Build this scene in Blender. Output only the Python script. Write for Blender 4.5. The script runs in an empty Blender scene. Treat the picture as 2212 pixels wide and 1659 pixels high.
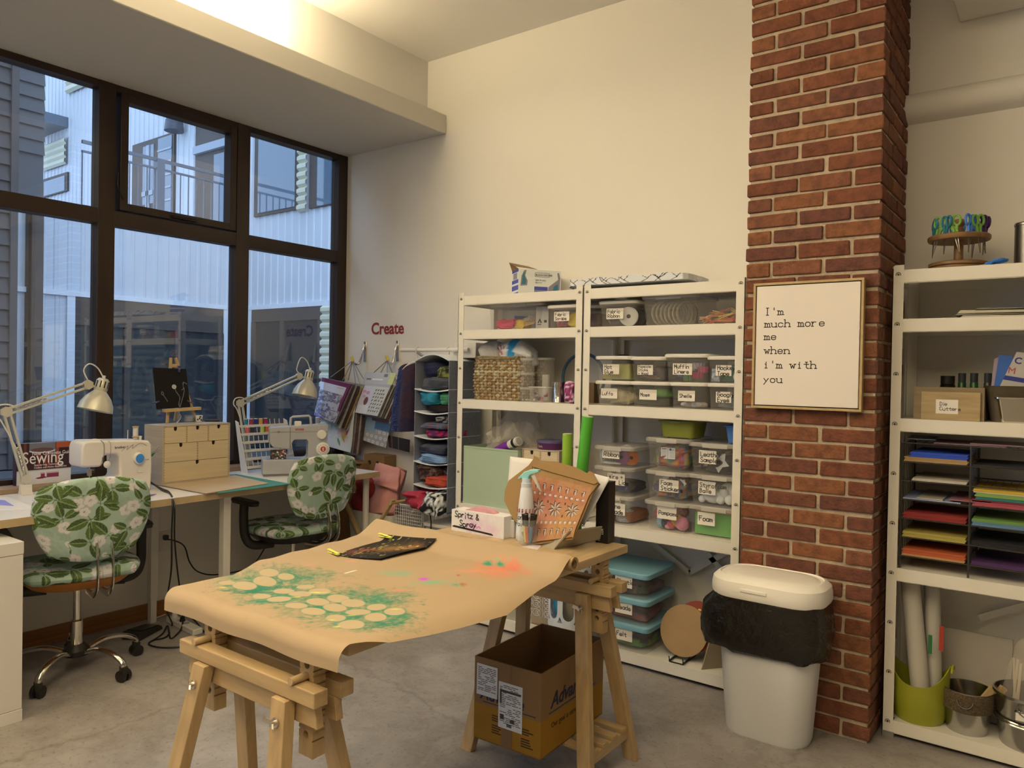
import bpy, bmesh, math, random
import numpy as np
from mathutils import Vector, Matrix, Euler, noise
sc = bpy.context.scene
COL = sc.collection
PI = math.pi
rad = math.radians

# ---------------------------------------------------------------- camera, sky, big lights, exposure
CAM_F = 1639.6603
CAM_P = Vector((4.23687, -3.75461, 1.43276))
CAM_R = Euler((1.558482, -0.018194, 0.639511), "XYZ")
cd = bpy.data.cameras.new('camera'); cam = bpy.data.objects.new('camera', cd); COL.objects.link(cam)
cd.sensor_fit = 'HORIZONTAL'; cd.sensor_width = 36.0; cd.lens = CAM_F / 2212 * 36.0; cd.clip_start = 0.05
cam.location = CAM_P; cam.rotation_euler = CAM_R
sc.camera = cam
_RM = CAM_R.to_matrix()

def px(u, v, ax, val):
    """the point on the plane (axis ax = val) seen at photo pixel u, v"""
    d = _RM @ Vector(((u - 1106) / CAM_F, -(v - 829.5) / CAM_F, -1))
    return CAM_P + d * ((val - CAM_P[ax]) / d[ax])

wd = bpy.data.worlds.new('sky'); sc.world = wd; wd.use_nodes = True
_bg = wd.node_tree.nodes['Background']
_bg.inputs[0].default_value = (0.50, 0.685, 1.0, 1); _bg.inputs[1].default_value = 2.5
WARM = (1.0, 0.775, 0.465)

def area(name, loc, rot, sx, sy, power, col=WARM):
    l = bpy.data.lights.new(name, 'AREA'); l.shape = 'RECTANGLE'; l.size = sx; l.size_y = sy; l.energy = power; l.color = col
    o = bpy.data.objects.new(name, l); COL.objects.link(o); o.location = loc; o.rotation_euler = rot
    return o
area('ceiling_fill_light', (2.9, -3.1, 3.44), (0, 0, 0), 1.8, 1.8, 30)  # unseen overhead fill lights, placed and powered to balance the room
area('ceiling_fill_light', (4.1, -4.4, 3.44), (0, 0, 0), 1.8, 1.8, 46)  # fill added to brighten desk-side fronts that face into the room
area('ceiling_fill_light', (6.4, -5.6, 3.44), (0, 0, 0), 1.6, 1.6, 12)
area('cove_uplight', (0.79, -5.0, 3.16), (PI, 0, 0), 0.07, 7.4, 185, (1.0, 0.785, 0.47))

sc.view_settings.view_transform = 'Standard'; sc.view_settings.look = 'None'
sc.view_settings.gamma = 1.0; sc.view_settings.use_curve_mapping = False
sc.view_settings.exposure = 0.30

# ---------------------------------------------------------------- colours and materials
def lin(h):
    if not isinstance(h, str): return tuple(h[:3])
    return tuple(((c / 12.92) if c <= 0.04045 else ((c + 0.055) / 1.055) ** 2.4) for c in (int(h[i:i + 2], 16) / 255 for i in (0, 2, 4)))
def W(h, k=1.0):
    """surface colour of something the photo shows as h under the warm room light"""
    return tuple(min(0.9, max(0.004, c * k / t)) for c, t in zip(lin(h), (0.92, 0.765, 0.52)))
MATS = {}
def _nt(name):
    m = bpy.data.materials.new(name); m.use_nodes = True
    return m, m.node_tree, m.node_tree.nodes['Principled BSDF']
def mat(name, col, rough=0.55, metal=0.0, spec=0.5, var=0.0, vs=8.0, bump=0.0, bs=60.0, stretch=None, col2=None, trans=0.0, emit=0.0):
    """principled material with an optional noise mix between two colours and a noise bump, in object space"""
    if name in MATS: return MATS[name]
    m, t, b = _nt(name); N, L = t.nodes.new, t.links.new
    c = lin(col); b.inputs['Base Color'].default_value = (*c, 1); b.inputs['Roughness'].default_value = rough
    b.inputs['Metallic'].default_value = metal; b.inputs['Specular IOR Level'].default_value = spec
    b.inputs['Transmission Weight'].default_value = trans
    if emit: b.inputs['Emission Color'].default_value = (*c, 1); b.inputs['Emission Strength'].default_value = emit
    if var or col2 or bump:
        tc = N('ShaderNodeTexCoord'); mp = N('ShaderNodeMapping'); L(tc.outputs['Object'], mp.inputs[0])
        if stretch: mp.inputs['Scale'].default_value = stretch
    if var or col2:
        nz = N('ShaderNodeTexNoise'); nz.inputs['Scale'].default_value = vs; nz.inputs['Detail'].default_value = 6; L(mp.outputs[0], nz.inputs[0])
        c2 = lin(col2) if col2 else tuple(x * (1 - var) for x in c)
        cr = N('ShaderNodeValToRGB'); e = cr.color_ramp.elements
        e[0].position = 0.35; e[1].position = 0.65; e[0].color = (*c2, 1); e[1].color = (*c, 1)
        L(nz.outputs['Fac'], cr.inputs[0]); L(cr.outputs[0], b.inputs['Base Color'])
    if bump:
        n2 = N('ShaderNodeTexNoise'); n2.inputs['Scale'].default_value = bs; n2.inputs['Detail'].default_value = 4; L(mp.outputs[0], n2.inputs[0])
        bp = N('ShaderNodeBump'); bp.inputs['Strength'].default_value = bump; bp.inputs['Distance'].default_value = 0.01
        L(n2.outputs['Fac'], bp.inputs['Height']); L(bp.outputs[0], b.inputs['Normal'])
    MATS[name] = m; return m
def painted(name, rough=0.6, bump=0.0, bs=200.0, spec=0.4, attr='Col', trans=0.0):
    """a printed or dyed surface: its colours live on the mesh's own colour attribute"""
    if name in MATS: return MATS[name]
    m, t, b = _nt(name); N, L = t.nodes.new, t.links.new
    a = N('ShaderNodeVertexColor'); a.layer_name = attr; L(a.outputs[0], b.inputs['Base Color'])
    b.inputs['Roughness'].default_value = rough; b.inputs['Specular IOR Level'].default_value = spec
    if bump:
        tc = N('ShaderNodeTexCoord'); n2 = N('ShaderNodeTexNoise'); n2.inputs['Scale'].default_value = bs; L(tc.outputs['Object'], n2.inputs[0])
        bp = N('ShaderNodeBump'); bp.inputs['Strength'].default_value = bump; bp.inputs['Distance'].default_value = 0.01
        L(n2.outputs['Fac'], bp.inputs['Height']); L(bp.outputs[0], b.inputs['Normal'])
    MATS[name] = m; return m
def clear(name, col, alpha, rough=0.12, fres=1.45):
    """thin see-through plastic or glass: a tinted surface that lets most light straight through and mirrors a little"""
    if name in MATS: return MATS[name]
    m, t, b = _nt(name); N, L = t.nodes.new, t.links.new
    b.inputs['Base Color'].default_value = (*lin(col), 1); b.inputs['Roughness'].default_value = rough; b.inputs['IOR'].default_value = fres
    tr = N('ShaderNodeBsdfTransparent'); mx = N('ShaderNodeMixShader'); mx.inputs[0].default_value = alpha
    L(tr.outputs[0], mx.inputs[1]); L(b.outputs[0], mx.inputs[2]); L(mx.outputs[0], t.nodes['Material Output'].inputs[0])
    MATS[name] = m; return m
def pane_glass(name, tint, ior=1.5, gain=1.0):
    if name in MATS: return MATS[name]
    m, t, b = _nt(name); N, L = t.nodes.new, t.links.new
    t.nodes.remove(b)
    tr = N('ShaderNodeBsdfTransparent'); tr.inputs[0].default_value = (*tint, 1)
    gl = N('ShaderNodeBsdfGlossy'); gl.inputs['Roughness'].default_value = 0.0
    ge = N('ShaderNodeNewGeometry'); dt = N('ShaderNodeVectorMath'); dt.operation = 'DOT_PRODUCT'; L(ge.outputs['Normal'], dt.inputs[0]); L(ge.outputs['Incoming'], dt.inputs[1])
    def mth(op, a_, b_=None):
        n = N('ShaderNodeMath'); n.operation = op
        for i, v in enumerate((a_, b_)):
            if v is None: continue
            if isinstance(v, (int, float)): n.inputs[i].default_value = v
            else: L(v, n.inputs[i])
        return n.outputs[0]
    f0 = ((ior - 1) / (ior + 1)) ** 2          # Schlick's reflectance, the same from either side of the pane
    sch = mth('ADD', mth('MULTIPLY', mth('POWER', mth('SUBTRACT', 1.0, mth('ABSOLUTE', dt.outputs['Value'])), 5.0), 1 - f0), f0)
    mu = N('ShaderNodeMath'); mu.operation = 'MULTIPLY'; mu.inputs[1].default_value = gain; mu.use_clamp = True; L(sch, mu.inputs[0])
    mx = N('ShaderNodeMixShader'); L(mu.outputs[0], mx.inputs[0]); L(tr.outputs[0], mx.inputs[1]); L(gl.outputs[0], mx.inputs[2])
    L(mx.outputs[0], t.nodes['Material Output'].inputs[0])
    MATS[name] = m; return m

# ---------------------------------------------------------------- mesh builder
class MB:
    def __init__(s, xf=None): s.v = []; s.f = []; s.c = []; s.xf = xf or Matrix.Identity(4); s.col = None
    def add(s, vs, fs, cols=None):
        o = len(s.v)
        s.v += [tuple(s.xf @ Vector(p)) for p in vs]; s.f += [tuple(i + o for i in f) for f in fs]
        if cols is not None: s.c += [tuple(c) for c in cols]
        elif s.col is not None: s.c += [s.col] * len(vs)
        return s
    def at(s, loc=(0, 0, 0), rot=(0, 0, 0)): s.xf = Matrix.Translation(loc) @ Euler(rot).to_matrix().to_4x4(); return s
    def box(s, x0, x1, y0, y1, z0, z1, top=None):
        t = top or (0, 0)     # top = inset of the upper face in x and y
        a, b = t
        return s.add([(x0, y0, z0), (x1, y0, z0), (x1, y1, z0), (x0, y1, z0), (x0 + a, y0 + b, z1), (x1 - a, y0 + b, z1), (x1 - a, y1 - b, z1), (x0 + a, y1 - b, z1)],
                     [(3, 2, 1, 0), (4, 5, 6, 7), (0, 1, 5, 4), (1, 2, 6, 5), (2, 3, 7, 6), (3, 0, 4, 7)])
    def quad(s, a, b, c, d): return s.add([a, b, c, d], [(0, 1, 2, 3)])
    def bar(s, p, q, w, h, up=(0, 0, 1)):
        """a square bar from p to q"""
        p, q = Vector(p), Vector(q); d = (q - p).normalized(); u = Vector(up)
        if abs(d.dot(u)) > 0.98: u = Vector((0, 1, 0))
        x = d.cross(u).normalized() * (w / 2); y = x.cross(d).normalized() * (h / 2)
        return s.add([p - x - y, p + x - y, p + x + y, p - x + y, q - x - y, q + x - y, q + x + y, q - x + y],
                     [(3, 2, 1, 0), (4, 5, 6, 7), (0, 1, 5, 4), (1, 2, 6, 5), (2, 3, 7, 6), (3, 0, 4, 7)])
    def cyl(s, p, q, r, r2=None, n=16, caps=True):
        return s.tube([p, q], r, n, radii=[r, r if r2 is None else r2], caps=caps)
    def tube(s, pts, r, n=8, closed=False, radii=None, caps=True, flat=1.0):
        pts = [Vector(p) for p in pts]; m = len(pts); vs = []; fs = []; prev = None
        for i, p in enumerate(pts):
            a = pts[i - 1] if (i or closed) else p; b = pts[(i + 1) % m] if (i < m - 1 or closed) else p
            d = (b - a).normalized() if (b - a).length > 1e-9 else Vector((0, 0, 1))
            if prev is None:
                u = Vector((0, 0, 1)) if abs(d.z) < 0.9 else Vector((1, 0, 0))
                u = (u - d * u.dot(d)).normalized()
            else:
                u = prev - d * prev.dot(d); u = u.normalized() if u.length > 1e-6 else prev
            prev = u; w = d.cross(u); rr_ = radii[i] if radii else r
            for k in range(n):
                t = 2 * PI * k / n; vs.append(p + (u * math.cos(t) * flat + w * math.sin(t)) * rr_)
        for i in range(m if closed else m - 1):
            for k in range(n):
                a = i * n + k; b = i * n + (k + 1) % n; c = ((i + 1) % m) * n
                fs.append((a, b, c + (k + 1) % n, c + k))
        if caps and not closed: fs += [tuple(range(n))[::-1], tuple((m - 1) * n + k for k in range(n))]
        return s.add(vs, fs)
    def loft(s, rings, cap0=True, cap1=True):
        """rings: lists of points, the same number in each"""
        n = len(rings[0]); vs = [p for r in rings for p in r]; fs = []
        for i in range(len(rings) - 1):
            for k in range(n): fs.append((i * n + k, i * n + (k + 1) % n, (i + 1) * n + (k + 1) % n, (i + 1) * n + k))
        if cap0: fs.append(tuple(range(n))[::-1])
        if cap1: fs.append(tuple((len(rings) - 1) * n + k for k in range(n)))
        return s.add(vs, fs)
    def lathe(s, prof, n=24, c=(0, 0, 0), cap0=True, cap1=True):
        return s.loft([[(c[0] + r * math.cos(2 * PI * k / n), c[1] + r * math.sin(2 * PI * k / n), c[2] + z) for k in range(n)] for r, z in prof], cap0, cap1)
    def prism(s, poly, y0, y1):
        """polygon in the xz plane (counter-clockwise seen from -y), pushed from y0 to y1"""
        n = len(poly)
        return s.add([(x, y0, z) for x, z in poly] + [(x, y1, z) for x, z in poly],
                     [tuple(range(n)), tuple(range(2 * n - 1, n - 1, -1))] + [(i + n, (i + 1) % n + n, (i + 1) % n, i) for i in range(n)])
    def plate(s, poly, z0, z1):
        n = len(poly)
        return s.add([(x, y, z0) for x, y in poly] + [(x, y, z1) for x, y in poly],
                     [tuple(range(n))[::-1], tuple(range(n, 2 * n))] + [(i, (i + 1) % n, (i + 1) % n + n, i + n) for i in range(n)])
    def sphere(s, c, r, n=16, m=10, sq=(1, 1, 1)):
        rings = [[(c[0] + r * sq[0] * math.sin(PI * j / m) * math.cos(2 * PI * k / n), c[1] + r * sq[1] * math.sin(PI * j / m) * math.sin(2 * PI * k / n), c[2] - r * sq[2] * math.cos(PI * j / m)) for k in range(n)] for j in range(m + 1)]
        rings[0] = [(x * .02 + c[0] * .98, y * .02 + c[1] * .98, z) for x, y, z in rings[1]][:]; rings[0] = [(x, y, c[2] - r * sq[2]) for x, y, z in rings[0]]
        rings[-1] = [(x, y, c[2] + r * sq[2]) for x, y, z in rings[0]]
        return s.loft(rings)
    def build(s, name, m, parent=None, loc=None, rot=None, smooth=40, bev=0.0, seg=2, solid=0.0, sub=0):
        me = bpy.data.meshes.new(name); me.from_pydata(s.v, [], s.f)
        if s.c and len(s.c) == len(s.v):
            at = me.color_attributes.new('Col', 'FLOAT_COLOR', 'POINT')
            at.data.foreach_set('color', np.array([(*c[:3], 1.0) for c in s.c], dtype=np.float32).ravel())
        me.update()
        if smooth:
            me.polygons.foreach_set('use_smooth', [True] * len(me.polygons))
            me.set_sharp_from_angle(angle=rad(smooth))
        me.materials.append(m)
        o = bpy.data.objects.new(name, me); COL.objects.link(o)
        if parent: o.parent = parent
        if loc: o.location = loc
        if rot: o.rotation_euler = rot
        if solid: d = o.modifiers.new('solid', 'SOLIDIFY'); d.thickness = solid; d.offset = 0
        if bev: d = o.modifiers.new('bevel', 'BEVEL'); d.width = bev; d.segments = seg; d.limit_method = 'ANGLE'; d.angle_limit = rad(40); d.harden_normals = False
        if sub: d = o.modifiers.new('sub', 'SUBSURF'); d.levels = sub; d.render_levels = sub
        return o
def rr(w, d, r, n=5, cx=0.0, cy=0.0):
    """rounded rectangle"""
    r = min(r, w / 2 - 1e-4, d / 2 - 1e-4); out = []
    for sx, sy, a0 in ((1, 1, 0), (-1, 1, 90), (-1, -1, 180), (1, -1, 270)):
        for k in range(n + 1):
            a = rad(a0 + 90 * k / n); out.append((cx + sx * (w / 2 - r) + r * math.cos(a), cy + sy * (d / 2 - r) + r * math.sin(a)))
    return out
def ring(pts, z): return [(x, y, z) for x, y in pts]
def arc(p, q, bulge, n=10):
    """points from p to q bowed by the vector bulge"""
    p, q, b = Vector(p), Vector(q), Vector(bulge)
    return [p.lerp(q, t / n) + b * (4 * (t / n) * (1 - t / n)) for t in range(n + 1)]
def spl(pts, n=6):
    """a smooth curve through the points"""
    P = [Vector(p) for p in pts]; P = [2 * P[0] - P[1]] + P + [2 * P[-1] - P[-2]]; out = []
    for i in range(1, len(P) - 2):
        for k in range(n):
            t = k / n; a, b, c, d = P[i - 1:i + 3]
            out.append(0.5 * ((2 * b) + (c - a) * t + (2 * a - 5 * b + 4 * c - d) * t * t + (3 * b - a - 3 * c + d) * t ** 3))
    return out + [P[-2]]

# ---------------------------------------------------------------- things, parts, structure
def props(o, label, cat, group=None):
    o['label'] = label; o['category'] = cat
    if group: o['group'] = group
    return o
def thing(name, label, cat, loc=(0, 0, 0), rz=0.0, group=None, rot=None):
    o = bpy.data.objects.new(name, None); COL.objects.link(o); o.empty_display_size = 0.05
    o.location = loc; o.rotation_euler = rot or (0, 0, rz)
    return props(o, label, cat, group)
def struct(o): o['kind'] = 'structure'; return o
def copy_thing(root, loc, rz=None, label=None, group=None):
    r = root.copy(); COL.objects.link(r); r.location = loc
    if rz is not None: r.rotation_euler = (0, 0, rz)
    if label: r['label'] = label
    if group: r['group'] = group
    for ch in list(root.children):
        c = ch.copy(); COL.objects.link(c); c.parent = r
        for g in list(ch.children): d = g.copy(); COL.objects.link(d); d.parent = c
    return r

# ---------------------------------------------------------------- writing
G = dict(a='46160503123244/4642', b='0902/05163645433212 03', c='4536160503123243', d='4942/4536160503123243', e='0444453616050312 3243', f='39291812/0636',
         g='453616050312 3243/4641301001', h='0902/0516364542', i='2622/2928', k='0902/3604/1442', l='2922', m='0602/05162522/25364542', n='0602/0516364542',
         o='160503123243453616', p='0600/05163645433212 03', r='0602/04162636', s='453616051434433212 03', t='28233242/0646', u='0603123243/4642', v='062246',
         w='0612253246', x='0642/4602', y='0623/4600', z='06460242', S='48391908163543321203', B='0902/092938372606/263634332202', C='4839190803123243',
         D='0902/0929474422 02', E='49090242/0636', F='490902/0636', G='48391908031232434525', H='0902/4942/0646', I='2922', L='090242', M='0209254942', P='020939484635 05',
         R='02093948463505/2542', T='0949/2922', W='0912263249')
G["'"] = '2927'; G['+'] = '2723/0545'; G['&'] = '4216182938370403122244'
def strokes(text, size, mono=False, lead=1.5, jit=0.0, rng=None, serif=False):
    """polylines (x, z) of hand lettering: cap height = size; lines below each other"""
    k = size / 7.0; out = []; rng = rng or random.Random(5)
    for li, line in enumerate(text.split('\n')):
        x = 0.0; zb = -li * size * lead - size
        for ch in line:
            if ch == ' ': x += (5.9 if mono else 4.0) * k; continue
            g = G.get(ch, '').replace(' ', ''); nar = ch in "il'I" and not mono
            off = -1.2 * k if nar else 0.0
            dz = rng.uniform(-jit, jit) * size; sk = rng.uniform(-jit, jit)
            for st in g.split('/'):
                P = [(int(st[i]), int(st[i + 1])) for i in range(0, len(st) - 1, 2)]
                if ch in 'aecosgdpbqBCDGSPR' and len(P) > 4: P = chaikin(P)
                out.append([(x + off + px_ * k + sk * (pz - 2) * k, zb + (pz - 2) * k + dz) for px_, pz in P])
                if serif:
                    for (sx_, sz_), (tx, tz) in ((P[0], P[1]), (P[-1], P[-2])):
                        if abs(tx - sx_) < 1.3 and abs(tz - sz_) >= 3 and not (ch in "'" ):
                            lo = 0.9; hi = 0.9
                            if ch in 'hmnrupbi' and sz_ > 4: hi = 0.0
                            out.append([(x + off + (sx_ - lo) * k, zb + (sz_ - 2) * k), (x + off + (sx_ + hi) * k, zb + (sz_ - 2) * k)])
            x += (5.9 if mono else (2.9 if nar else 5.4)) * k
    return out
def chaikin(P):
    Q = [P[0]]
    for a, b in zip(P, P[1:]): Q += [(a[0] * .75 + b[0] * .25, a[1] * .75 + b[1] * .25), (a[0] * .25 + b[0] * .75, a[1] * .25 + b[1] * .75)]
    return Q + [P[-1]]
def ribbon(mb, pl, w, y=0.0):
    for k, (a, b) in enumerate(zip(pl, pl[1:])):
        d = Vector((b[0] - a[0], b[1] - a[1])); l = d.length
        if l < 1e-7: continue
        d /= l; n = Vector((-d.y, d.x)) * w / 2; e = d * w * 0.42; yy = y - 0.00002 * (k % 3)
        A = Vector(a) - e; B = Vector(b) + e
        mb.quad((A.x - n.x, yy, A.y - n.y), (B.x - n.x, yy, B.y - n.y), (B.x + n.x, yy, B.y + n.y), (A.x + n.x, yy, A.y + n.y))
INK = mat('black_ink', '1b1714', 0.6)
def hand(text, size, parent, x, z, y, w=0.15, m=None, jit=0.05, name='lettering', seed=1, **kw):
    """marker lettering on a face that looks along -y of its parent; x, z = top left corner"""
    mb = MB()
    for pl in strokes(text, size, jit=jit, rng=random.Random(seed), **kw): ribbon(mb, [(x + a, z + b) for a, b in pl], size * w, y)
    return mb.build(name, m or INK, parent, smooth=0)
def ftext(body, size, m, parent, loc, rot=(PI / 2, 0, 0), name='lettering', ex=0.0003, ax='LEFT', sx=1.0, bold=0.0, shear=0.0, lead=1.0):
    cu = bpy.data.curves.new(name, 'FONT'); cu.body = body; cu.size = size; cu.extrude = ex; cu.align_x = ax; cu.offset = bold; cu.shear = shear; cu.space_line = lead; cu.resolution_u = 3
    o = bpy.data.objects.new(name, cu); COL.objects.link(o)
    me = bpy.data.meshes.new_from_object(o.evaluated_get(bpy.context.evaluated_depsgraph_get()))
    bpy.data.objects.remove(o); bpy.data.curves.remove(cu)
    me.materials.clear(); me.materials.append(m)
    q = bpy.data.objects.new(name, me); COL.objects.link(q); q.parent = parent; q.location = loc; q.rotation_euler = rot; q.scale = (sx, 1, 1)
    return q

# ---------------------------------------------------------------- painting on a grid (prints, stencils, woven stripes)
def vnoise(x, y, seed=0):
    x = np.asarray(x, float); y = np.asarray(y, float)
    xi = np.floor(x).astype(np.int64); yi = np.floor(y).astype(np.int64); fx = x - xi; fy = y - yi
    fx = fx * fx * (3 - 2 * fx); fy = fy * fy * (3 - 2 * fy)
    def h(a, b):
        n = (a * 374761393 + b * 668265263 + seed * 974711) & 0x7fffffff
        n = ((n ^ (n >> 13)) * 1274126177) & 0x7fffffff
        return ((n ^ (n >> 16)) & 0xffff) / 65535.0
    return (h(xi, yi) * (1 - fx) + h(xi + 1, yi) * fx) * (1 - fy) + (h(xi, yi + 1) * (1 - fx) + h(xi + 1, yi + 1) * fx) * fy
def fbm(x, y, seed=0, o=4):
    a, s, f = 0.0, 0.5, 1.0
    for k in range(o): a = a + s * vnoise(x * f, y * f, seed + k); s /= 2; f *= 2
    return a
class Paint:
    """colours over a rectangle w x h sampled at nu x nv points; shapes are laid over each other like print"""
    def __init__(s, w, h, nu, nv, base):
        s.w, s.h, s.nu, s.nv = w, h, nu, nv
        s.x, s.y = np.meshgrid(np.linspace(0, w, nu), np.linspace(0, h, nv)); s.c = np.zeros((nv, nu, 3)); s.c[:] = lin(base)
    def mix(s, m, col): m = np.clip(m, 0, 1)[..., None]; s.c = s.c * (1 - m) + np.array(lin(col)) * m
    def loc(s, cx, cy, a): c, n = math.cos(a), math.sin(a); dx, dy = s.x - cx, s.y - cy; return dx * c + dy * n, -dx * n + dy * c
    def rect(s, x0, y0, x1, y1, col): s.mix(((s.x >= x0) & (s.x <= x1) & (s.y >= y0) & (s.y <= y1)).astype(float), col)
    def ell(s, cx, cy, a, b, col, ang=0.0, soft=0.08, k=1.0):
        u, v = s.loc(cx, cy, ang); d = np.sqrt((u / a) ** 2 + (v / b) ** 2); s.mix(k * np.clip((1 - d) / soft + 0.5, 0, 1), col)
    def leaf(s, cx, cy, l, w, ang, col, rib=None, dark=None):
        u, v = s.loc(cx, cy, ang); t = np.clip(u / l, 0, 1); pr = w * np.sqrt(t) * (1 - t ** 1.7) * 1.45
        ins = (u > 0) & (u < l) & (np.abs(v) < pr)
        s.mix(ins.astype(float), col)
        if dark is not None: s.mix((ins & (v < 0)) * 0.75, dark)
        if rib is not None: s.mix((ins & (np.abs(v) < w * 0.07)).astype(float), rib); s.mix((ins & (np.abs(((u - np.abs(v) * 1.2) / l * 5) % 1 - .5) < .07)) * 0.4, rib)
    def flower(s, cx, cy, r, ang, col, edge, mid):
        u, v = s.loc(cx, cy, ang); a = np.arctan2(v, u); d = np.sqrt(u * u + v * v) / r; lim = 0.74 + 0.26 * np.abs(np.cos(a * 2.5)) ** 0.7
        s.mix((d < lim).astype(float), edge); s.mix((d < lim * 0.86) * 0.9, col)
        s.mix(((np.abs(np.sin(a * 2.5)) < .1) & (d > .25) & (d < .6)) * .35, edge); s.mix(((d < .26) & (np.abs(np.sin(a * 4)) < .4)).astype(float), mid)
    def line(s, pts, w, col, soft=False):
        for (x0, y0), (x1, y1) in zip(pts, pts[1:]):
            dx, dy = x1 - x0, y1 - y0; t = np.clip(((s.x - x0) * dx + (s.y - y0) * dy) / (dx * dx + dy * dy + 1e-12), 0, 1)
            d = np.hypot(s.x - x0 - t * dx, s.y - y0 - t * dy); s.mix((np.clip(1.5 - d / w, 0, 1) if soft else (d < w).astype(float)), col)
    def spray(s, cx, cy, a, b, col, k=0.9, ang=0.0, seed=1, sc_=40):
        u, v = s.loc(cx, cy, ang); d = np.sqrt((u / a) ** 2 + (v / b) ** 2); n = fbm(s.x * sc_, s.y * sc_, seed)
        s.mix(k * np.clip(1.25 - d + (n - 0.5) * 1.1, 0, 1) ** 1.3, col)
def sheet(p, fn, name, m, parent=None, smooth=60, solid=0.0, loc=None, rot=None, both=None):
    """a mesh grid carrying the Paint p; fn(x, y) -> 3d arrays"""
    X, Y, Z = fn(p.x, p.y); vs = np.stack([X, Y, Z], -1).reshape(-1, 3); nu, nv = p.nu, p.nv
    i = np.arange(nu * nv).reshape(nv, nu); f = np.stack([i[:-1, :-1], i[:-1, 1:], i[1:, 1:], i[1:, :-1]], -1).reshape(-1, 4)
    me = bpy.data.meshes.new(name); me.from_pydata(vs.tolist(), [], f.tolist())
    at = me.color_attributes.new('Col', 'FLOAT_COLOR', 'POINT'); c = np.ones((nu * nv, 4), np.float32); c[:, :3] = p.c.reshape(-1, 3); at.data.foreach_set('color', c.ravel())
    me.polygons.foreach_set('use_smooth', [bool(smooth)] * len(me.polygons)); me.materials.append(m)
    o = bpy.data.objects.new(name, me); COL.objects.link(o)
    if parent: o.parent = parent
    if loc: o.location = loc
    if rot: o.rotation_euler = rot
    if solid: d = o.modifiers.new('solid', 'SOLIDIFY'); d.thickness = abs(solid); d.offset = -1 if solid > 0 else 1
    return o
def lump(sx, sy, sz, seed=0, amp=0.15, freq=4.0, n=26, m=16, e=0.6, col=None, fold=0.0, mb=None, loc=(0, 0, 0), rz=0.0):
    """a soft heap of cloth or stuff resting on z = 0, half sizes sx, sy and height sz"""
    mb = mb or MB(); vs = []; cs = []; o = Vector((seed * 3.1, seed * 1.7, seed * .9))
    pw = lambda t: math.copysign(abs(t) ** e, t)
    ca, sa = math.cos(rz), math.sin(rz)
    for j in range(m + 1):
        ph = -PI / 2 + PI * j / m
        for k in range(n):
            th = 2 * PI * k / n
            d = Vector((pw(math.cos(ph)) * pw(math.cos(th)), pw(math.cos(ph)) * pw(math.sin(th)), pw(math.sin(ph))))
            q = Vector((d.x * sx, d.y * sy, d.z * sz / 2))
            f = 1 + amp * (noise.noise(q * freq + o) + 0.6 * noise.noise(q * freq * 2.3 + o)) + fold * math.sin((q.z / sz + 0.25 * noise.noise(q * 3 + o)) * 26)
            q = Vector((q.x * f, q.y * f, q.z * (1 + amp * noise.noise(q * freq * .8 - o))))
            if q.z < -sz / 2: q.z = -sz / 2
            if col: cs.append(col(q.x, q.y, q.z + sz / 2))
            vs.append((loc[0] + q.x * ca - q.y * sa, loc[1] + q.x * sa + q.y * ca, loc[2] + q.z + sz / 2))
    fs = [(j * n + k, j * n + (k + 1) % n, (j + 1) * n + (k + 1) % n, (j + 1) * n + k) for j in range(m) for k in range(n)]
    return mb.add(vs, fs, cs or None)
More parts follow.
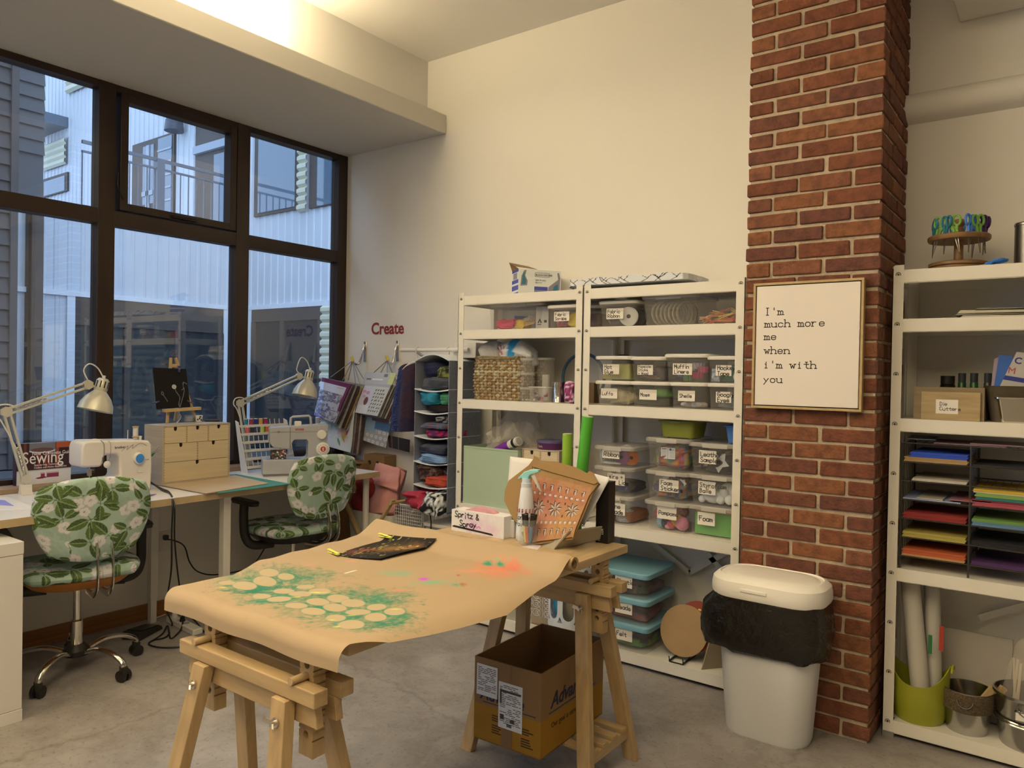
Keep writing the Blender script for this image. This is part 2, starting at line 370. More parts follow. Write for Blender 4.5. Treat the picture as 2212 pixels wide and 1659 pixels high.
# ================================================================ THE ROOM
WALL = mat('painted_wall', (0.80, 0.79, 0.76), 0.75, bump=0.03, bs=120)
CEIL = mat('ceiling_paint', (0.80, 0.79, 0.76), 0.8)
def concrete():
    m, t, b = _nt('polished_concrete'); N, L = t.nodes.new, t.links.new
    tc = N('ShaderNodeTexCoord')
    def nz(s, d=8, r=.6, dist=0.0):
        n = N('ShaderNodeTexNoise'); n.inputs['Scale'].default_value = s; n.inputs['Detail'].default_value = d; n.inputs['Roughness'].default_value = r; n.inputs['Distortion'].default_value = dist
        L(tc.outputs['Object'], n.inputs[0]); return n
    def ramp(src, p0, c0, p1, c1):
        r = N('ShaderNodeValToRGB'); e = r.color_ramp.elements; e[0].position = p0; e[1].position = p1; e[0].color = (*c0, 1); e[1].color = (*c1, 1); L(src, r.inputs[0]); return r
    a = ramp(nz(1.3, 10, .68, .4).outputs['Fac'], .36, W('8a7b66', .95), .66, W('af9f86', .95))
    f = ramp(nz(9, 8, .7, 1.0).outputs['Fac'], .30, (.72, .70, .67), .56, (1, 1, 1))
    sp = ramp(nz(60, 3, .5).outputs['Fac'], .33, (.55, .52, .48), .40, (1, 1, 1))
    vo = N('ShaderNodeTexVoronoi'); vo.feature = 'DISTANCE_TO_EDGE'; vo.inputs['Scale'].default_value = .55
    wp = N('ShaderNodeMixRGB'); wp.inputs[0].default_value = .16; L(tc.outputs['Object'], wp.inputs[1]); L(nz(5, 6, .6).outputs['Color'], wp.inputs[2]); L(wp.outputs[0], vo.inputs['Vector'])
    ck = ramp(vo.outputs['Distance'], 0.0, (.60, .56, .52), 0.006, (1, 1, 1))
    prev = a
    for r, k in ((f, .75), (sp, .55), (ck, .55)):
        x = N('ShaderNodeMixRGB'); x.blend_type = 'MULTIPLY'; x.inputs[0].default_value = k; L(prev.outputs[0], x.inputs[1]); L(r.outputs[0], x.inputs[2]); prev = x
    L(prev.outputs[0], b.inputs['Base Color'])
    ro = N('ShaderNodeMapRange'); ro.inputs[3].default_value = .38; ro.inputs[4].default_value = .62; L(nz(3, 6).outputs['Fac'], ro.inputs[0]); L(ro.outputs[0], b.inputs['Roughness'])
    bp = N('ShaderNodeBump'); bp.inputs['Strength'].default_value = .08; bp.inputs['Distance'].default_value = .01; L(nz(14, 6).outputs['Fac'], bp.inputs['Height']); L(bp.outputs[0], b.inputs['Normal'])
    MATS['concrete'] = m; return m
H = 3.522; HW = 3.010
struct(MB().box(-0.2, 7.6, -7.6, 0.2, -0.1, 0).build('floor', concrete(), smooth=0))
struct(MB().box(-0.2, 7.6, 0.0, 0.15, 0, H).build('wall_back', WALL, smooth=0))
struct(MB().box(7.5, 7.65, -7.6, 0.0, 0, H).build('wall_right', mat('grey_wall', (.36, .34, .31), .8), smooth=0))
struct(MB().box(-0.2, 7.6, -7.65, -7.5, 0, H).build('wall_front', MATS['grey_wall'], smooth=0))
w = MB().box(-0.2, 0.0, -7.6, 0.0, 0, 0.80)                       # below the window
w.box(-0.2, 0.695, -7.6, 0.0, HW + 0.124, H)                      # above the ledge
struct(w.build('wall_left', WALL, smooth=0))
struct(MB().box(0.695, 7.6, -7.6, 0.0, H, H + 0.1).build('ceiling', CEIL, smooth=0))
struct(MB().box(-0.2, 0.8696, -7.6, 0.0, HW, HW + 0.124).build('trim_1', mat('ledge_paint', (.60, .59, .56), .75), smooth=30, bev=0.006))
SILL = mat('sill_wood', W('a9855a'), 0.45, var=.25, vs=5, stretch=(1, .12, 8))
struct(MB().box(-0.165, 0.035, -7.5, -0.001, 0.80, 0.826).build('trim_2', SILL, smooth=0, bev=.003))
BASEB = mat('baseboard_wood', W('96602a'), 0.4, var=.3, vs=6, stretch=(1, .15, 10))
struct(MB().box(0.0005, 0.014, -7.5, -0.001, 0.0005, 0.088).build('baseboard_left', BASEB, smooth=0, bev=.002))
# boxed-out pipe casing on the wall right of the column and the duct corner above it
prof = [(0, -.001)] + [(-0.02 - .055 * math.sin(rad(a)), 0.066 + .058 * -math.cos(rad(a))) for a in range(20, 181, 20)] + [(0, .135)]
struct(MB().loft([[(x, y, 2.572 + z) for y, z in prof] for x in (3.60, 7.5)]).build('trim_3', WALL, smooth=50))
struct(MB().box(3.80, 7.5, -0.30, -0.0005, 2.975, 3.25).build('trim_4', WALL, smooth=0, bev=.008))

# ---- the window: dark stained timber frame with two rows of panes
DARK = mat('stained_timber', (0.036, 0.019, 0.012), 0.42, var=.45, vs=10, stretch=(1, 1, .12))
DARK2 = mat('stained_timber_rails', (0.038, 0.020, 0.013), 0.42, var=.4, vs=10, stretch=(1, .1, 1))
win = bpy.data.objects.new('window_1', None); COL.objects.link(win); struct(win)
XF, XB = -0.092, -0.175
VM = [(-0.082, -0.0005), (-0.912, -0.819), (-1.768, -1.676), (-2.63, -2.535), (-3.49, -3.395), (-4.35, -4.255), (-7.5, -7.45)]
fr = MB()
for a, b in VM:
    fr.box(XB, XF, a, b, 0.826, HW); 
fr.build('frame_post', DARK, win, smooth=0, bev=.002)
fr = MB()
for z0, z1 in ((2.226, 2.309), (2.972, HW - .0005), (0.826, 0.853)):
    for (a0, a1), (b0, b1) in zip(VM, VM[1:]): fr.box(XB, XF - .001, b1, a0, z0, z1)
fr.build('frame_rail', DARK2, win, smooth=0, bev=.002)
GLASS = pane_glass('window_glass', (0.96, 0.97, 0.97), 1.5, 2.3)
sash = MB()
s0, s1 = -1.656, -0.925
for q in ((s0, s0 + .045, 2.315, 2.968), (s1 - .045, s1, 2.315, 2.968), (s0 + .045, s1 - .045, 2.315, 2.358), (s0 + .045, s1 - .045, 2.925, 2.968)):
    sash.box(-0.150, -0.078, q[0], q[1], q[2], q[3])
sash.build('sash', DARK, win, smooth=0, bev=.003)
hd = MB().box(-.078, -.062, -1.36, -1.20, 2.322, 2.340).box(-.066, -.046, -1.30, -1.21, 2.318, 2.326)
hd.build('sash_handle', mat('bronze', (.03, .024, .02), .35, .8), win, bev=.003)
st = MB()
st.tube(spl([(-.075, -1.667, 2.52), (-.072, -1.672, 2.45), (-.070, -1.655, 2.40), (-.074, -1.640, 2.375)]), .003, 6)
st.build('stay_arm', MATS['bronze'], win)
for (a0, a1), (b0, b1) in zip(VM[:-1], VM[1:]):
    for z0, z1 in ((0.853, 2.226), (2.309, 2.972)):
        MB().box(-0.142, -0.136, b1, a0, z0, z1).build('glass_pane', GLASS, win, smooth=0)

# ---- brick pier
def brickmat():
    m = painted('fired_brick', .8, .5, 90); t = m.node_tree; N, L = t.nodes.new, t.links.new
    b = t.nodes['Principled BSDF']; a = b.inputs['Base Color'].links[0].from_socket
    tc = N('ShaderNodeTexCoord'); nz = N('ShaderNodeTexNoise'); nz.inputs['Scale'].default_value = 30; nz.inputs['Detail'].default_value = 8; L(tc.outputs['Object'], nz.inputs[0])
    r = N('ShaderNodeValToRGB'); e = r.color_ramp.elements; e[0].position = .3; e[1].position = .62; e[0].color = (.62, .62, .66, 1); e[1].color = (1.08, 1.05, 1, 1); L(nz.outputs['Fac'], r.inputs[0])
    x = N('ShaderNodeMixRGB'); x.blend_type = 'MULTIPLY'; x.inputs[0].default_value = 1; L(a, x.inputs[1]); L(r.outputs[0], x.inputs[2]); L(x.outputs[0], b.inputs['Base Color'])
    return m
CX0, CX1, CY = 3.079, 3.612, -0.516
pier = bpy.data.objects.new('brick_pier', None); COL.objects.link(pier); struct(pier)
MB().box(CX0 + .009, CX1 - .009, CY + .009, 0.0, 0, H).build('mortar', mat('mortar', W('bfa278'), .9, var=.25, vs=25, bump=.5, bs=120), pier, smooth=0)
br = MB(); R_ = random.Random(11); ch = .0689; mod = (CX1 - CX0) / 2.5; k = 0; z = 0.004
BC = ['864b30', '81472e', '8a5136', '7a4632', '7e452d', '8e5434', '744232']
def brick(x0, x1, y0, y1, z0, z1):
    c = tuple(q * f for q, f in zip(W(R_.choice(BC), R_.uniform(.84, 1.0)), (.92, .96, .84))); br.col = c
    j = lambda q: q + R_.uniform(-.0028, .0028)
    # front edges slightly irregular
    n = len(br.v); br.box(j(x0), j(x1), j(y0), y1, j(z0), j(z1))
    for i in range(n, len(br.v)): br.v[i] = tuple(q + R_.uniform(-.0014, .0014) for q in br.v[i])
jt = .0065
while z < H - .02:
    z0, z1 = z + jt, min(z + ch - jt, H)
    if k % 2 == 0: xs = [(0, 1), (1, 2), (2, 2.5)]
    else: xs = [(0, .5), (.5, 1.5), (1.5, 2.5)]
    for a, b in xs:
        last = b == 2.5
        x0 = CX0 + a * mod + (jt if a else 0); x1 = CX0 + b * mod - (0 if last else jt)
        dep = .2 if (last and k % 2 == 0) else .1
        brick(x0, x1, CY, CY + dep, z0, z1)
    y = CY + (.2 if k % 2 == 0 else .1)
    while y < -0.02:
        y2 = min(y + .207, 0.0); brick(CX1 - .1, CX1, y + 2 * jt, y2, z0, z1); y = y2
    z += ch; k += 1
br.build('brick', brickmat(), pier, smooth=0, bev=.005, seg=2)

# ================================================================ THE COURTYARD OUTSIDE
def ribs(mb, p0, p1, z0, z1, pitch, depth, nrm, horiz=False):
    """ribbed metal sheet from p0 to p1 (ground line), standing from z0 to z1"""
    p0, p1, n = Vector(p0), Vector(p1), Vector(nrm)
    if horiz:
        m = max(2, int((z1 - z0) / pitch)); pr = []
        for i in range(m):
            for a, d in ((0, 0), (.3, 1), (.7, 1)): pr.append((z0 + (i + a) * (z1 - z0) / m, d * depth))
        pr.append((z1, 0))
        vs = [(p.x + n.x * d, p.y + n.y * d, z) for p in (p0, p1) for z, d in pr]
    else:
        L_ = (p1 - p0).length; m = max(2, int(L_ / pitch)); pr = []
        for i in range(m):
            for a, d in ((0, 0), (.62, 0), (.70, 1), (.92, 1)): pr.append(((i + a) / m, d * depth))
        pr.append((1, 0))
        vs = [(p0.x + (p1.x - p0.x) * t + n.x * d, p0.y + (p1.y - p0.y) * t + n.y * d, z) for z in (z0, z1) for t, d in pr]
    k = len(pr); mb.add(vs, [(i, i + 1, k + i + 1, k + i) for i in range(k - 1)])
PALE = mat('pale_metal_siding', (.58, .62, .66), .5, var=.06, vs=2)
CREAM = mat('cream_metal_siding', (.62, .61, .46), .5)
BROWN = mat('brown_cladding', (.075, .06, .052), .6, var=.2, vs=3)
SHOP = mat('shop_window_glass', (.03, .036, .042), .04, spec=.6)
SKYG = mat('upper_window_glass', (.10, .16, .22), .03, spec=1.0)
TRIM = mat('white_flashing', (.70, .73, .76), .5)
STEEL = mat('railing_steel', (.16, .19, .23), .45, .3)
struct(MB().box(-26, -0.25, -14, 8, -0.12, -0.02).build('courtyard_ground', mat('paving', (.10, .10, .10), .9, var=.3), smooth=0))
AX, BY = -8.6, 4.75
zA = px(250, 474, 0, AX).z; zf = 2.6
yA0 = px(33, 560, 0, AX).y; yd0 = px(160, 640, 0, AX).y; yd1 = px(480, 660, 0, AX).y
bl = thing('courtyard_building', 'pale corrugated metal building with terrace across the courtyard', 'building', (AX, 0, 0))
m = MB(Matrix.Translation((-AX, 0, 0)))
ribs(m, (AX, yA0, 0), (AX, yd0, 0), 0, zf, .20, .014, (1, 0, 0)); ribs(m, (AX, yd1, 0), (AX, BY, 0), 0, zf, .20, .014, (1, 0, 0))
ribs(m, (AX, yA0, 0), (AX, BY, 0), zf, zA, .20, .014, (1, 0, 0)); m.box(AX - 4, AX - .002, yA0, BY, 0, zA)
xs = [px(u, 700, 1, BY).x for u in (548, 700)]
ribs(m, (AX, BY, 0), (xs[0], BY, 0), 0, zf, .20, .016, (0, -1, 0))
ribs(m, (-26, BY, 0), (-0.4, BY, 0), zf, 11, .20, .016, (0, -1, 0)); m.box(-26, -0.4, BY + .002, BY + 3, 0, 11)
m.build('siding', PALE, bl, smooth=0)
m = MB(Matrix.Translation((-AX, 0, 0)))
m.box(AX - .05, AX + .06, yA0, BY, zf - .05, zf + .03); m.box(AX, -0.4, BY - .06, BY + .02, zf - .05, zf + .03); m.box(AX, AX + .05, yd0 - .12, yd0, 0, zf); m.box(AX, AX + .05, yd1, yd1 + .12, 0, zf); m.box(xs[0] - .14, xs[0], BY - .05, BY + .01, 0, zf)
m.build('flashing', TRIM, bl, smooth=0)
m = MB(Matrix.Translation((-AX, 0, 0)))
m.box(AX + .001, AX + .012, yd0, yd1, 0, zf - .05); m.box(xs[0], xs[1], BY - .012, BY - .001, 0, zf - .05)
m.build('shop_window', SHOP, bl, smooth=0)
m = MB(Matrix.Translation((-AX, 0, 0)))
m.box(AX, AX + .05, yd0, yd1, zf - .5, zf - .05)
for t in (.32, .66, .985): yy = yd0 + (yd1 - yd0) * t; m.box(AX, AX + .05, yy - .05, yy + .05, 0, zf - .5)
m.box(xs[0], xs[1], BY - .05, BY - .002, zf - .28, zf - .05)
for t in (.02, .45, .97): xx = xs[0] + (xs[1] - xs[0]) * t; m.box(xx - .05, xx + .05, BY - .05, BY, 0, zf - .28)
# door frames and dark bays of the upper floor
def B(u0, u1, v0, v1): a = px(u0, v1, 1, BY); b = px(u1, v0, 1, BY); return a.x, b.x, a.z, b.z
x0, x1, z0, z1 = B(289, 381, 286, 470); m.box(x0, x1, BY - .05, BY, zA, z1)
x0, x1, z0, z1 = B(425, 520, 250, 470); m.box(x0, x1, BY - .05, BY, zA, z1 + 1.2)
x0, x1, z0, z1 = B(553, 652, 250, 470); m.box(x0, x1, BY - .05, BY, z0, z1 + 1.5)
x0, x1, z0, z1 = B(672, 760, 250, 452); m.box(x0, x1, BY - .05, BY, z0, z1 + 1.5)
x0, x1, z0, z1 = B(90, 150, 372, 430); m.box(x0, x1, BY - .05, BY, z0, z1)
m.build('cladding', BROWN, bl, smooth=0)
m = MB(Matrix.Translation((-AX, 0, 0)))
for u0, u1, v0, v1 in ((313, 338, 312, 445), (345, 377, 292, 480), (466, 490, 330, 485), (562, 645, 240, 462), (690, 745, 250, 447), (100, 145, 380, 425)):
    x0, x1, z0, z1 = B(u0, u1, v0, v1); m.box(x0, x1, BY - .06, BY - .045, max(z0, zA), z1)
m.build('window_glass', SKYG, bl, smooth=0)
m = MB(Matrix.Translation((-AX, 0, 0)))
x0, x1, z0, z1 = B(345, 377, 292, 480)
for i in range(1, 9): zz = zA + (z1 - zA) * i / 9; m.box(x0, x1, BY - .075, BY - .055, zz - .02, zz + .02)
x0, x1, z0, z1 = B(313, 338, 312, 445); m.box(x0, x1, BY - .08, BY - .05, (z0 + z1) / 2 - .45, (z0 + z1) / 2 - .35); m.box((x0 + x1) / 2 - .06, (x0 + x1) / 2 + .06, BY - .08, BY - .05, zA, z1)
x0, x1, z0, z1 = B(428, 500, 300, 330); m.box(x0, x1, BY - .12, BY, z1 - .15, z1)
m.build('glazing_bar', mat('pale_bar', (.35, .40, .46), .5), bl, smooth=0)
m = MB(Matrix.Translation((-AX, 0, 0)))
x0, x1, z0, z1 = B(650, 673, 200, 460); ribs(m, (x0, BY - .055, 0), (x1, BY - .055, 0), z0, z1 + 1.5, .14, .05, (0, -1, 0), True)
x0, x1, z0, z1 = B(96, 149, 270, 372); ribs(m, (x0, BY - .055, 0), (x1, BY - .055, 0), z0, z1 - .3, .16, .05, (0, -1, 0), True)
x0, x1, z0, z1 = B(150, 207, 160, 205); ribs(m, (x0, BY - .055, 0), (x1, BY - .055, 0), z0, z1 + 1, .2, .06, (0, -1, 0), True)
x0, x1, z0, z1 = B(700, 760, 560, 800); ribs(m, (x0, BY - .055, 0), (-0.4, BY - .055, 0), 0, zf - .05, .14, .05, (0, -1, 0), True)
m.build('cream_siding', CREAM, bl, smooth=0)
x0, x1, z0, z1 = B(387, 405, 262, 292)
MB(Matrix.Translation((-AX, 0, 0))).lathe([(.02, .35), (.11, .33), (.17, .2), (.19, 0)], 14, ((x0 + x1) / 2, BY - .2, z0)).build('wall_light', mat('dark_shade', (.07, .08, .1), .5), bl)
m = MB(Matrix.Translation((-AX, 0, 0))); zr = px(264, 325, 0, AX + .1).z; xr = AX + .05
m.box(xr, xr + .05, yA0 + .9, BY - .1, zr - .03, zr + .02); m.box(xr, xr + .04, yA0 + .9, BY - .1, zr - .17, zr - .14); m.box(xr, xr + .04, yA0 + .9, BY - .1, zA + .1, zA + .13)
y = yA0 + .9; i = 0
while y < BY - .1:
    m.box(xr + .012, xr + .028, y, y + .018, zA + .1, zr - .15)
    if i % 16 == 8: m.box(xr - .04, xr + .10, y, y + .13, zA, zr)
    y += .15; i += 1
m.build('terrace_railing', STEEL, bl, smooth=0)
m = MB(Matrix.Translation((-AX, 0, 0))); x0, x1, z0, z1 = B(97, 149, 168, 275)
m.box(x0, x1, BY - 1.3, BY, z0 - .25, z0); m.box(x0, x1, BY - 1.3, BY - 1.24, z1 - .25, z1 - .17); m.box(x0, x1, BY - 1.3, BY - 1.24, z1 + .4, z1 + .6)
for i in range(14): xx = x0 + (x1 - x0) * i / 13; m.box(xx - .02, xx + .02, BY - 1.29, BY - 1.25, z0, z1 - .2)
m.build('balcony_railing', STEEL, bl, smooth=0)
m = MB(Matrix.Translation((-AX, 0, 0))); yp = px(82, 560, 0, AX + .1).y
m.box(AX, AX + .12, yp - .14, yp + .07, 0, zA); m.tube([(AX + .18, yp - .1, 0), (AX + .18, yp - .1, zA)], .035, 8)
m.build('downspout', BROWN, bl, smooth=30)
# dark clapboard house closing the courtyard on the left
cl = thing('clapboard_house', 'dark brown clapboard house wall beyond the left window pane', 'building', (-7.6, 0, 0))
yc = px(34, 560, 0, -7.6).y; zc = px(20, 452, 0, -7.6).z
m = MB(Matrix.Translation((7.6, 0, 0)))
for i in range(38): z0 = i * .22; m.add([(-7.56, yc, z0), (-7.56, -12, z0), (-7.60, -12, z0 + .235), (-7.60, yc, z0 + .235)], [(0, 1, 2, 3)])
m.box(-9, -7.61, -12, yc, 0, 8.4); m.box(-7.62, -7.53, yc - .09, yc, 0, 8.4)
m.build('clapboard', BROWN, cl, smooth=0)
ye = px(95, 250, 0, -9.1).y; m = MB(Matrix.Translation((7.6, 0, 0)))
for i in range(24): z0 = zA + .9 + i * .22; m.add([(-9.05, ye, z0), (-9.05, yc - 1, z0), (-9.09, yc - 1, z0 + .235), (-9.09, ye, z0 + .235)], [(0, 1, 2, 3)])
m.box(-10, -9.1, yc - 1, ye, zA, 10); m.build('upper_clapboard', mat('grey_clapboard', (.13, .125, .125), .6), cl, smooth=0)
# ================================================================ SHELVING
SHW = mat('white_powder_coat', (.80, .79, .74), .45)
BOLT = mat('bolt_steel', (.10, .095, .085), .4, .6)
DECKS = (0.07, 0.685, 1.286, 1.684, 1.880)
def shelf_unit(x0, label, wd_=0.843, top=1.90, yf=-0.402, yb=-0.03, braces=()):
    t = thing('shelving_unit', label, 'shelf', (x0, yf, 0)); D = yb - yf; pw = .041
    def post(x, y, sx, sy, nm='post'):
        m = MB(); q = .012
        a, b = (x, x + pw * sx); n = 5
        outer = [(a, .0), (b, .0), (b, top - .004)] + [(a + sx * q * (1 - math.sin(rad(90 * i / n))), top - q * (1 - math.cos(rad(90 * i / n)))) for i in range(n + 1)][:]
        outer = [(a, 0), (b, 0), (b, top)] + [(a + sx * q * (1 - math.sin(rad(90 * i / n))), top - q * (1 - math.cos(rad(90 * i / n)))) for i in range(n + 1)]
        if sx < 0: outer = outer[::-1]
        m.prism(outer, y, y + .003 * sy); m.box(min(a, a + .003 * sx), max(a, a + .003 * sx), min(y, y + pw * sy), max(y, y + pw * sy), 0, top - .012)
        return m.build(nm, SHW, t, smooth=30)
    posts = [post(0, 0, 1, 1), post(wd_, 0, -1, 1), post(0, D, 1, -1), post(wd_, D, -1, -1)]
    for x in (.002, wd_ - .044):
        f = MB().box(x, x + .042, -.002, .042, 0, .022); f.build('foot_cap', mat('grey_foot', (.25, .25, .25), .6), t, smooth=0)
    for z in DECKS:
        m = MB().box(pw, wd_ - pw, .001, D - .001, z - .004, z).box(pw * .1 + .004, pw, .044, D - .044, z - .004, z).box(wd_ - pw, wd_ - .006, .044, D - .044, z - .004, z)
        for ya, yb2 in ((.001, .004), (D - .004, D - .001)): m.box(pw, wd_ - pw, ya, yb2, z - .050, z - .004)
        for xa in (.005, wd_ - .007): m.box(xa, xa + .002, .044, D - .044, z - .05, z - .004)
        m.box(pw, wd_ - pw, .004, .02, z - .053, z - .050)
        m.build('shelf_board', SHW, t, smooth=0)
    b0 = None
    for x in (.0205, wd_ - .0205):
        for i in range(10):
            if b0 is None:
                m = MB(Euler((PI / 2, 0, 0)).to_matrix().to_4x4()); m.lathe([(.0045, 0), (.0045, .0016)], 8)
                m.tube([(.0085 * math.cos(rad(a)), .0085 * math.sin(rad(a)), .001) for a in range(-30, 211, 30)], .0012, 4)
                b = b0 = m.build('bolt', BOLT, t)
            else: b = b0.copy(); COL.objects.link(b); b.parent = t
            b.location = (x, 0, 1.862 - .2 * i)
    for (xa, za), (xb, zb) in braces:
        MB().bar((xa, D - .006, za), (xb, D - .006, zb), .003, .028, (0, 0, 1)).build('brace', SHW, t, smooth=0)
    return t
shelf_unit(1.347, 'white metal shelving unit holding the woven basket and the pale green bin', braces=(((.05, .62), (.42, .30)), ((.42, .30), (.79, .62))))
shelf_unit(2.194, 'white metal shelving unit full of labelled clear bins, against the brick pier', braces=(((.45, .42), (.10, .62)), ((.45, .62), (.80, .30)), ((.45, .42), (.75, .63))))
shelf_unit(3.634, 'white metal shelving unit with the wire paper sorter, in the corner beyond the brick pier', yf=-.388, braces=(((.62, .62), (.30, .45)), ((.62, .62), (.80, .5))))

# ================================================================ DESK, CABINET
BIRCH = mat('birch_edge', W('bb9a66'), .5, var=.15, vs=8)
MELA = mat('white_melamine', (.78, .78, .78), .3, spec=.5)
dk = thing('sewing_desk', 'long white desk under the windows with two sewing machines', 'desk', (.4, -1.8, 0))
q = MB(Matrix.Translation((-.4, 1.8, 0))); DP = [(.0365, -3.5), (.745, -3.5), (.682, -.372), (.0365, -.372)]
q.plate(DP, .766, .80); q.build('tabletop', MELA, dk, smooth=0)
q = MB(Matrix.Translation((-.4, 1.8, 0)))
q.plate([(.7455, -3.5), (.7475, -3.5), (.6845, -.3705), (.6825, -.3705)], .766, .7995)
q.plate([(.0365, -.3715), (.6823, -.3715), (.6823, -.3698), (.0365, -.3698)], .766, .7995)
q.build('edge_band', BIRCH, dk, smooth=0)
LEGW = mat('leg_white', (.74, .73, .70), .4)
for x, y in ((.612, -1.42), (.085, -1.53), (.60, -3.1), (.09, -3.1)):
    m = MB(Matrix.Translation((-.4, 1.8, 0))).box(x - .021, x + .021, y - .021, y + .021, .14, .765).box(x - .017, x + .017, y - .017, y + .017, .0, .14).cyl((x + .0, y - .0215, .30), (x, y - .024, .30), .006, n=8)
    m.build('leg', LEGW, dk, bev=.002)
yl = px(790, 1100, 0, .60).y
for x, y in ((.60, yl), (.10, yl)):
    MB(Matrix.Translation((-.4, 1.8, 0))).lathe([(.022, 0), (.022, .03), (.020, .03), (.020, .765)], 20, (x, y, 0)).build('leg', LEGW, dk)
cb = thing('storage_cabinet', 'white storage cabinet end at the left edge under the desk', 'cabinet', (.62, -2.9, 0))
zt = px(62, 1168, 0, .853).z
m = MB().box(-.19, .232, -.42, .424, .052, zt - .052); m.build('body', MELA, cb, smooth=0, bev=.001)
MB().box(-.19, .233, -.42, .426, zt - .05, zt).build('top_panel', MELA, cb, smooth=0, bev=.0015)
MB().box(-.19, .233, -.42, .426, 0, .05).build('plinth', MELA, cb, smooth=0, bev=.0015)

# ================================================================ TRESTLE TABLE
BEECH = mat('beech_x', W('c0995f', .92), .45, var=.20, vs=5, stretch=(1, 9, 9))
BEECHZ = mat('beech_z', W('c0995f', .92), .45, var=.20, vs=5, stretch=(9, 9, .9))
BEECHY = mat('beech_y', W('c49e66', .92), .4, var=.22, vs=5, stretch=(9, 1, 9))
ZINC = mat('zinc', (.62, .60, .56), .28, 1.0)
def holed(m, cx, w, d, z0, z1, holes, r, n=12):
    """post with round holes through it, front to back"""
    zs = [z0]
    for h in holes: zs += [h - w / 2, h + w / 2] if False else [h - r * 1.3, h + r * 1.3]
    zs.append(z1)
    for i in range(len(zs) - 1):
        a, b = zs[i], zs[i + 1]
        if i % 2 == 0: m.box(cx - w / 2, cx + w / 2, -d / 2, d / 2, a, b)
        else:
            zc = (a + b) / 2; hh = (b - a) / 2; O = []; I = []
            for k in range(n * 2):
                t = 2 * PI * k / (n * 2); c, s_ = math.cos(t), math.sin(t); q_ = 1 / max(abs(c) / (w / 2), abs(s_) / hh)
                O.append((cx + c * q_, zc + s_ * q_)); I.append((cx + r * c, zc + r * s_))
            N_ = len(O)
            vs = [(x, -d / 2, z) for x, z in O] + [(x, -d / 2, z) for x, z in I] + [(x, d / 2, z) for x, z in O] + [(x, d / 2, z) for x, z in I]; fs = []
            for k in range(N_):
                j = (k + 1) % N_
                fs += [(k, j, N_ + j, N_ + k), (2 * N_ + j, 2 * N_ + k, 3 * N_ + k, 3 * N_ + j), (N_ + k, N_ + j, 3 * N_ + j, 3 * N_ + k), (j, k, 2 * N_ + k, 2 * N_ + j)]
            m.add(vs, fs)
def trestle(loc, label, rz=0.0):
    t = thing('trestle', label, 'trestle', loc, rz)
    for sx in (-1, 1):
        m = MB(); holed(m, sx * .205, .052, .036, .51, .7745, [.562 + .0335 * i for i in range(0, 7)], .0095); m.build('upright', BEECHZ, t, smooth=0)
        MB().cyl((sx * .205, -.066, .7045), (sx * .205, .066, .7045), .0095, n=14).build('peg', BEECHY, t)
        for sy in (-1, 1):
            m = MB(); p0 = Vector((sx * .168, sy * .056, .655)); p1 = Vector((sx * .262, sy * .165, .0))
            d = (p1 - p0).normalized(); X = Vector((1, 0, 0)); X = (X - d * X.dot(d)).normalized(); Y = d.cross(X)
            hw, hd = .026, .016; vs = []
            for zz in (.655, 0.0):
                for a, b in ((-hw, -hd), (hw, -hd), (hw, hd), (-hw, hd)):
                    o = p0 + X * a + Y * b; s_ = (zz - o.z) / d.z; vs.append(o + d * s_)
            m.add(vs, [(0, 1, 2, 3), (7, 6, 5, 4), (0, 4, 5, 1), (1, 5, 6, 2), (2, 6, 7, 3), (3, 7, 4, 0)])
            lg = m.build('leg', BEECHZ, t, smooth=0, bev=.002)
            b = p0.lerp(p1, .075) + Vector((0, sy * .018, 0)); m = MB()
            m.cyl(b, b + Vector((0, sy * .003, 0)), .012, n=16).cyl(b, b + Vector((0, sy * .014, 0)), .006, n=10)
            m.bar(b + Vector((-.004, sy * .012, .004)), b + Vector((-.020, sy * .020, .010)), .004, .012).bar(b + Vector((.004, sy * .012, -.002)), b + Vector((.016, sy * .020, -.008)), .004, .010)
            m.build('wing_nut', ZINC, lg, smooth=30)
    for sy in (-1, 1):
        y0, y1 = sorted((sy * .0185, sy * .060)); MB().box(-.285, .285, y0, y1, .657, .695).build('beam', BEECH, t, smooth=0, bev=.003)
        y0, y1 = sorted((sy * .0185, sy * .040)); m = MB(); m.prism([(-.272, .600), (.272, .600), (.262, .657), (-.262, .657)], y0, y1); m.build('rail', BEECH, t, smooth=0, bev=.002)
    for sx in (-1, 1): MB().box(sx * .247 - .012, sx * .247 + .012, -.138, .138, .085, .120).build('shelf_rail', BEECHY, t, smooth=0, bev=.002)
    for i in range(4): y = -.105 + .07 * i; MB().box(-.262, .262, y - .019, y + .019, .1205, .135).build('slat', BEECH, t, smooth=0, bev=.002)
    return t
trestle((2.665, -1.362, 0), 'beech trestle with the cardboard box on its lower slats')
trestle((2.570, -2.572, 0), 'beech trestle nearest the camera, under the drooping paper')
MB().box(-.3575, .3575, -.6785, .6785, -.015, .015).build('table_top', BEECHY, None, (2.5475, -1.8965, .790), smooth=0, bev=.003)
tt = bpy.data.objects['table_top']; props(tt, 'beech table top laid across two trestles under brown paper', 'table top')

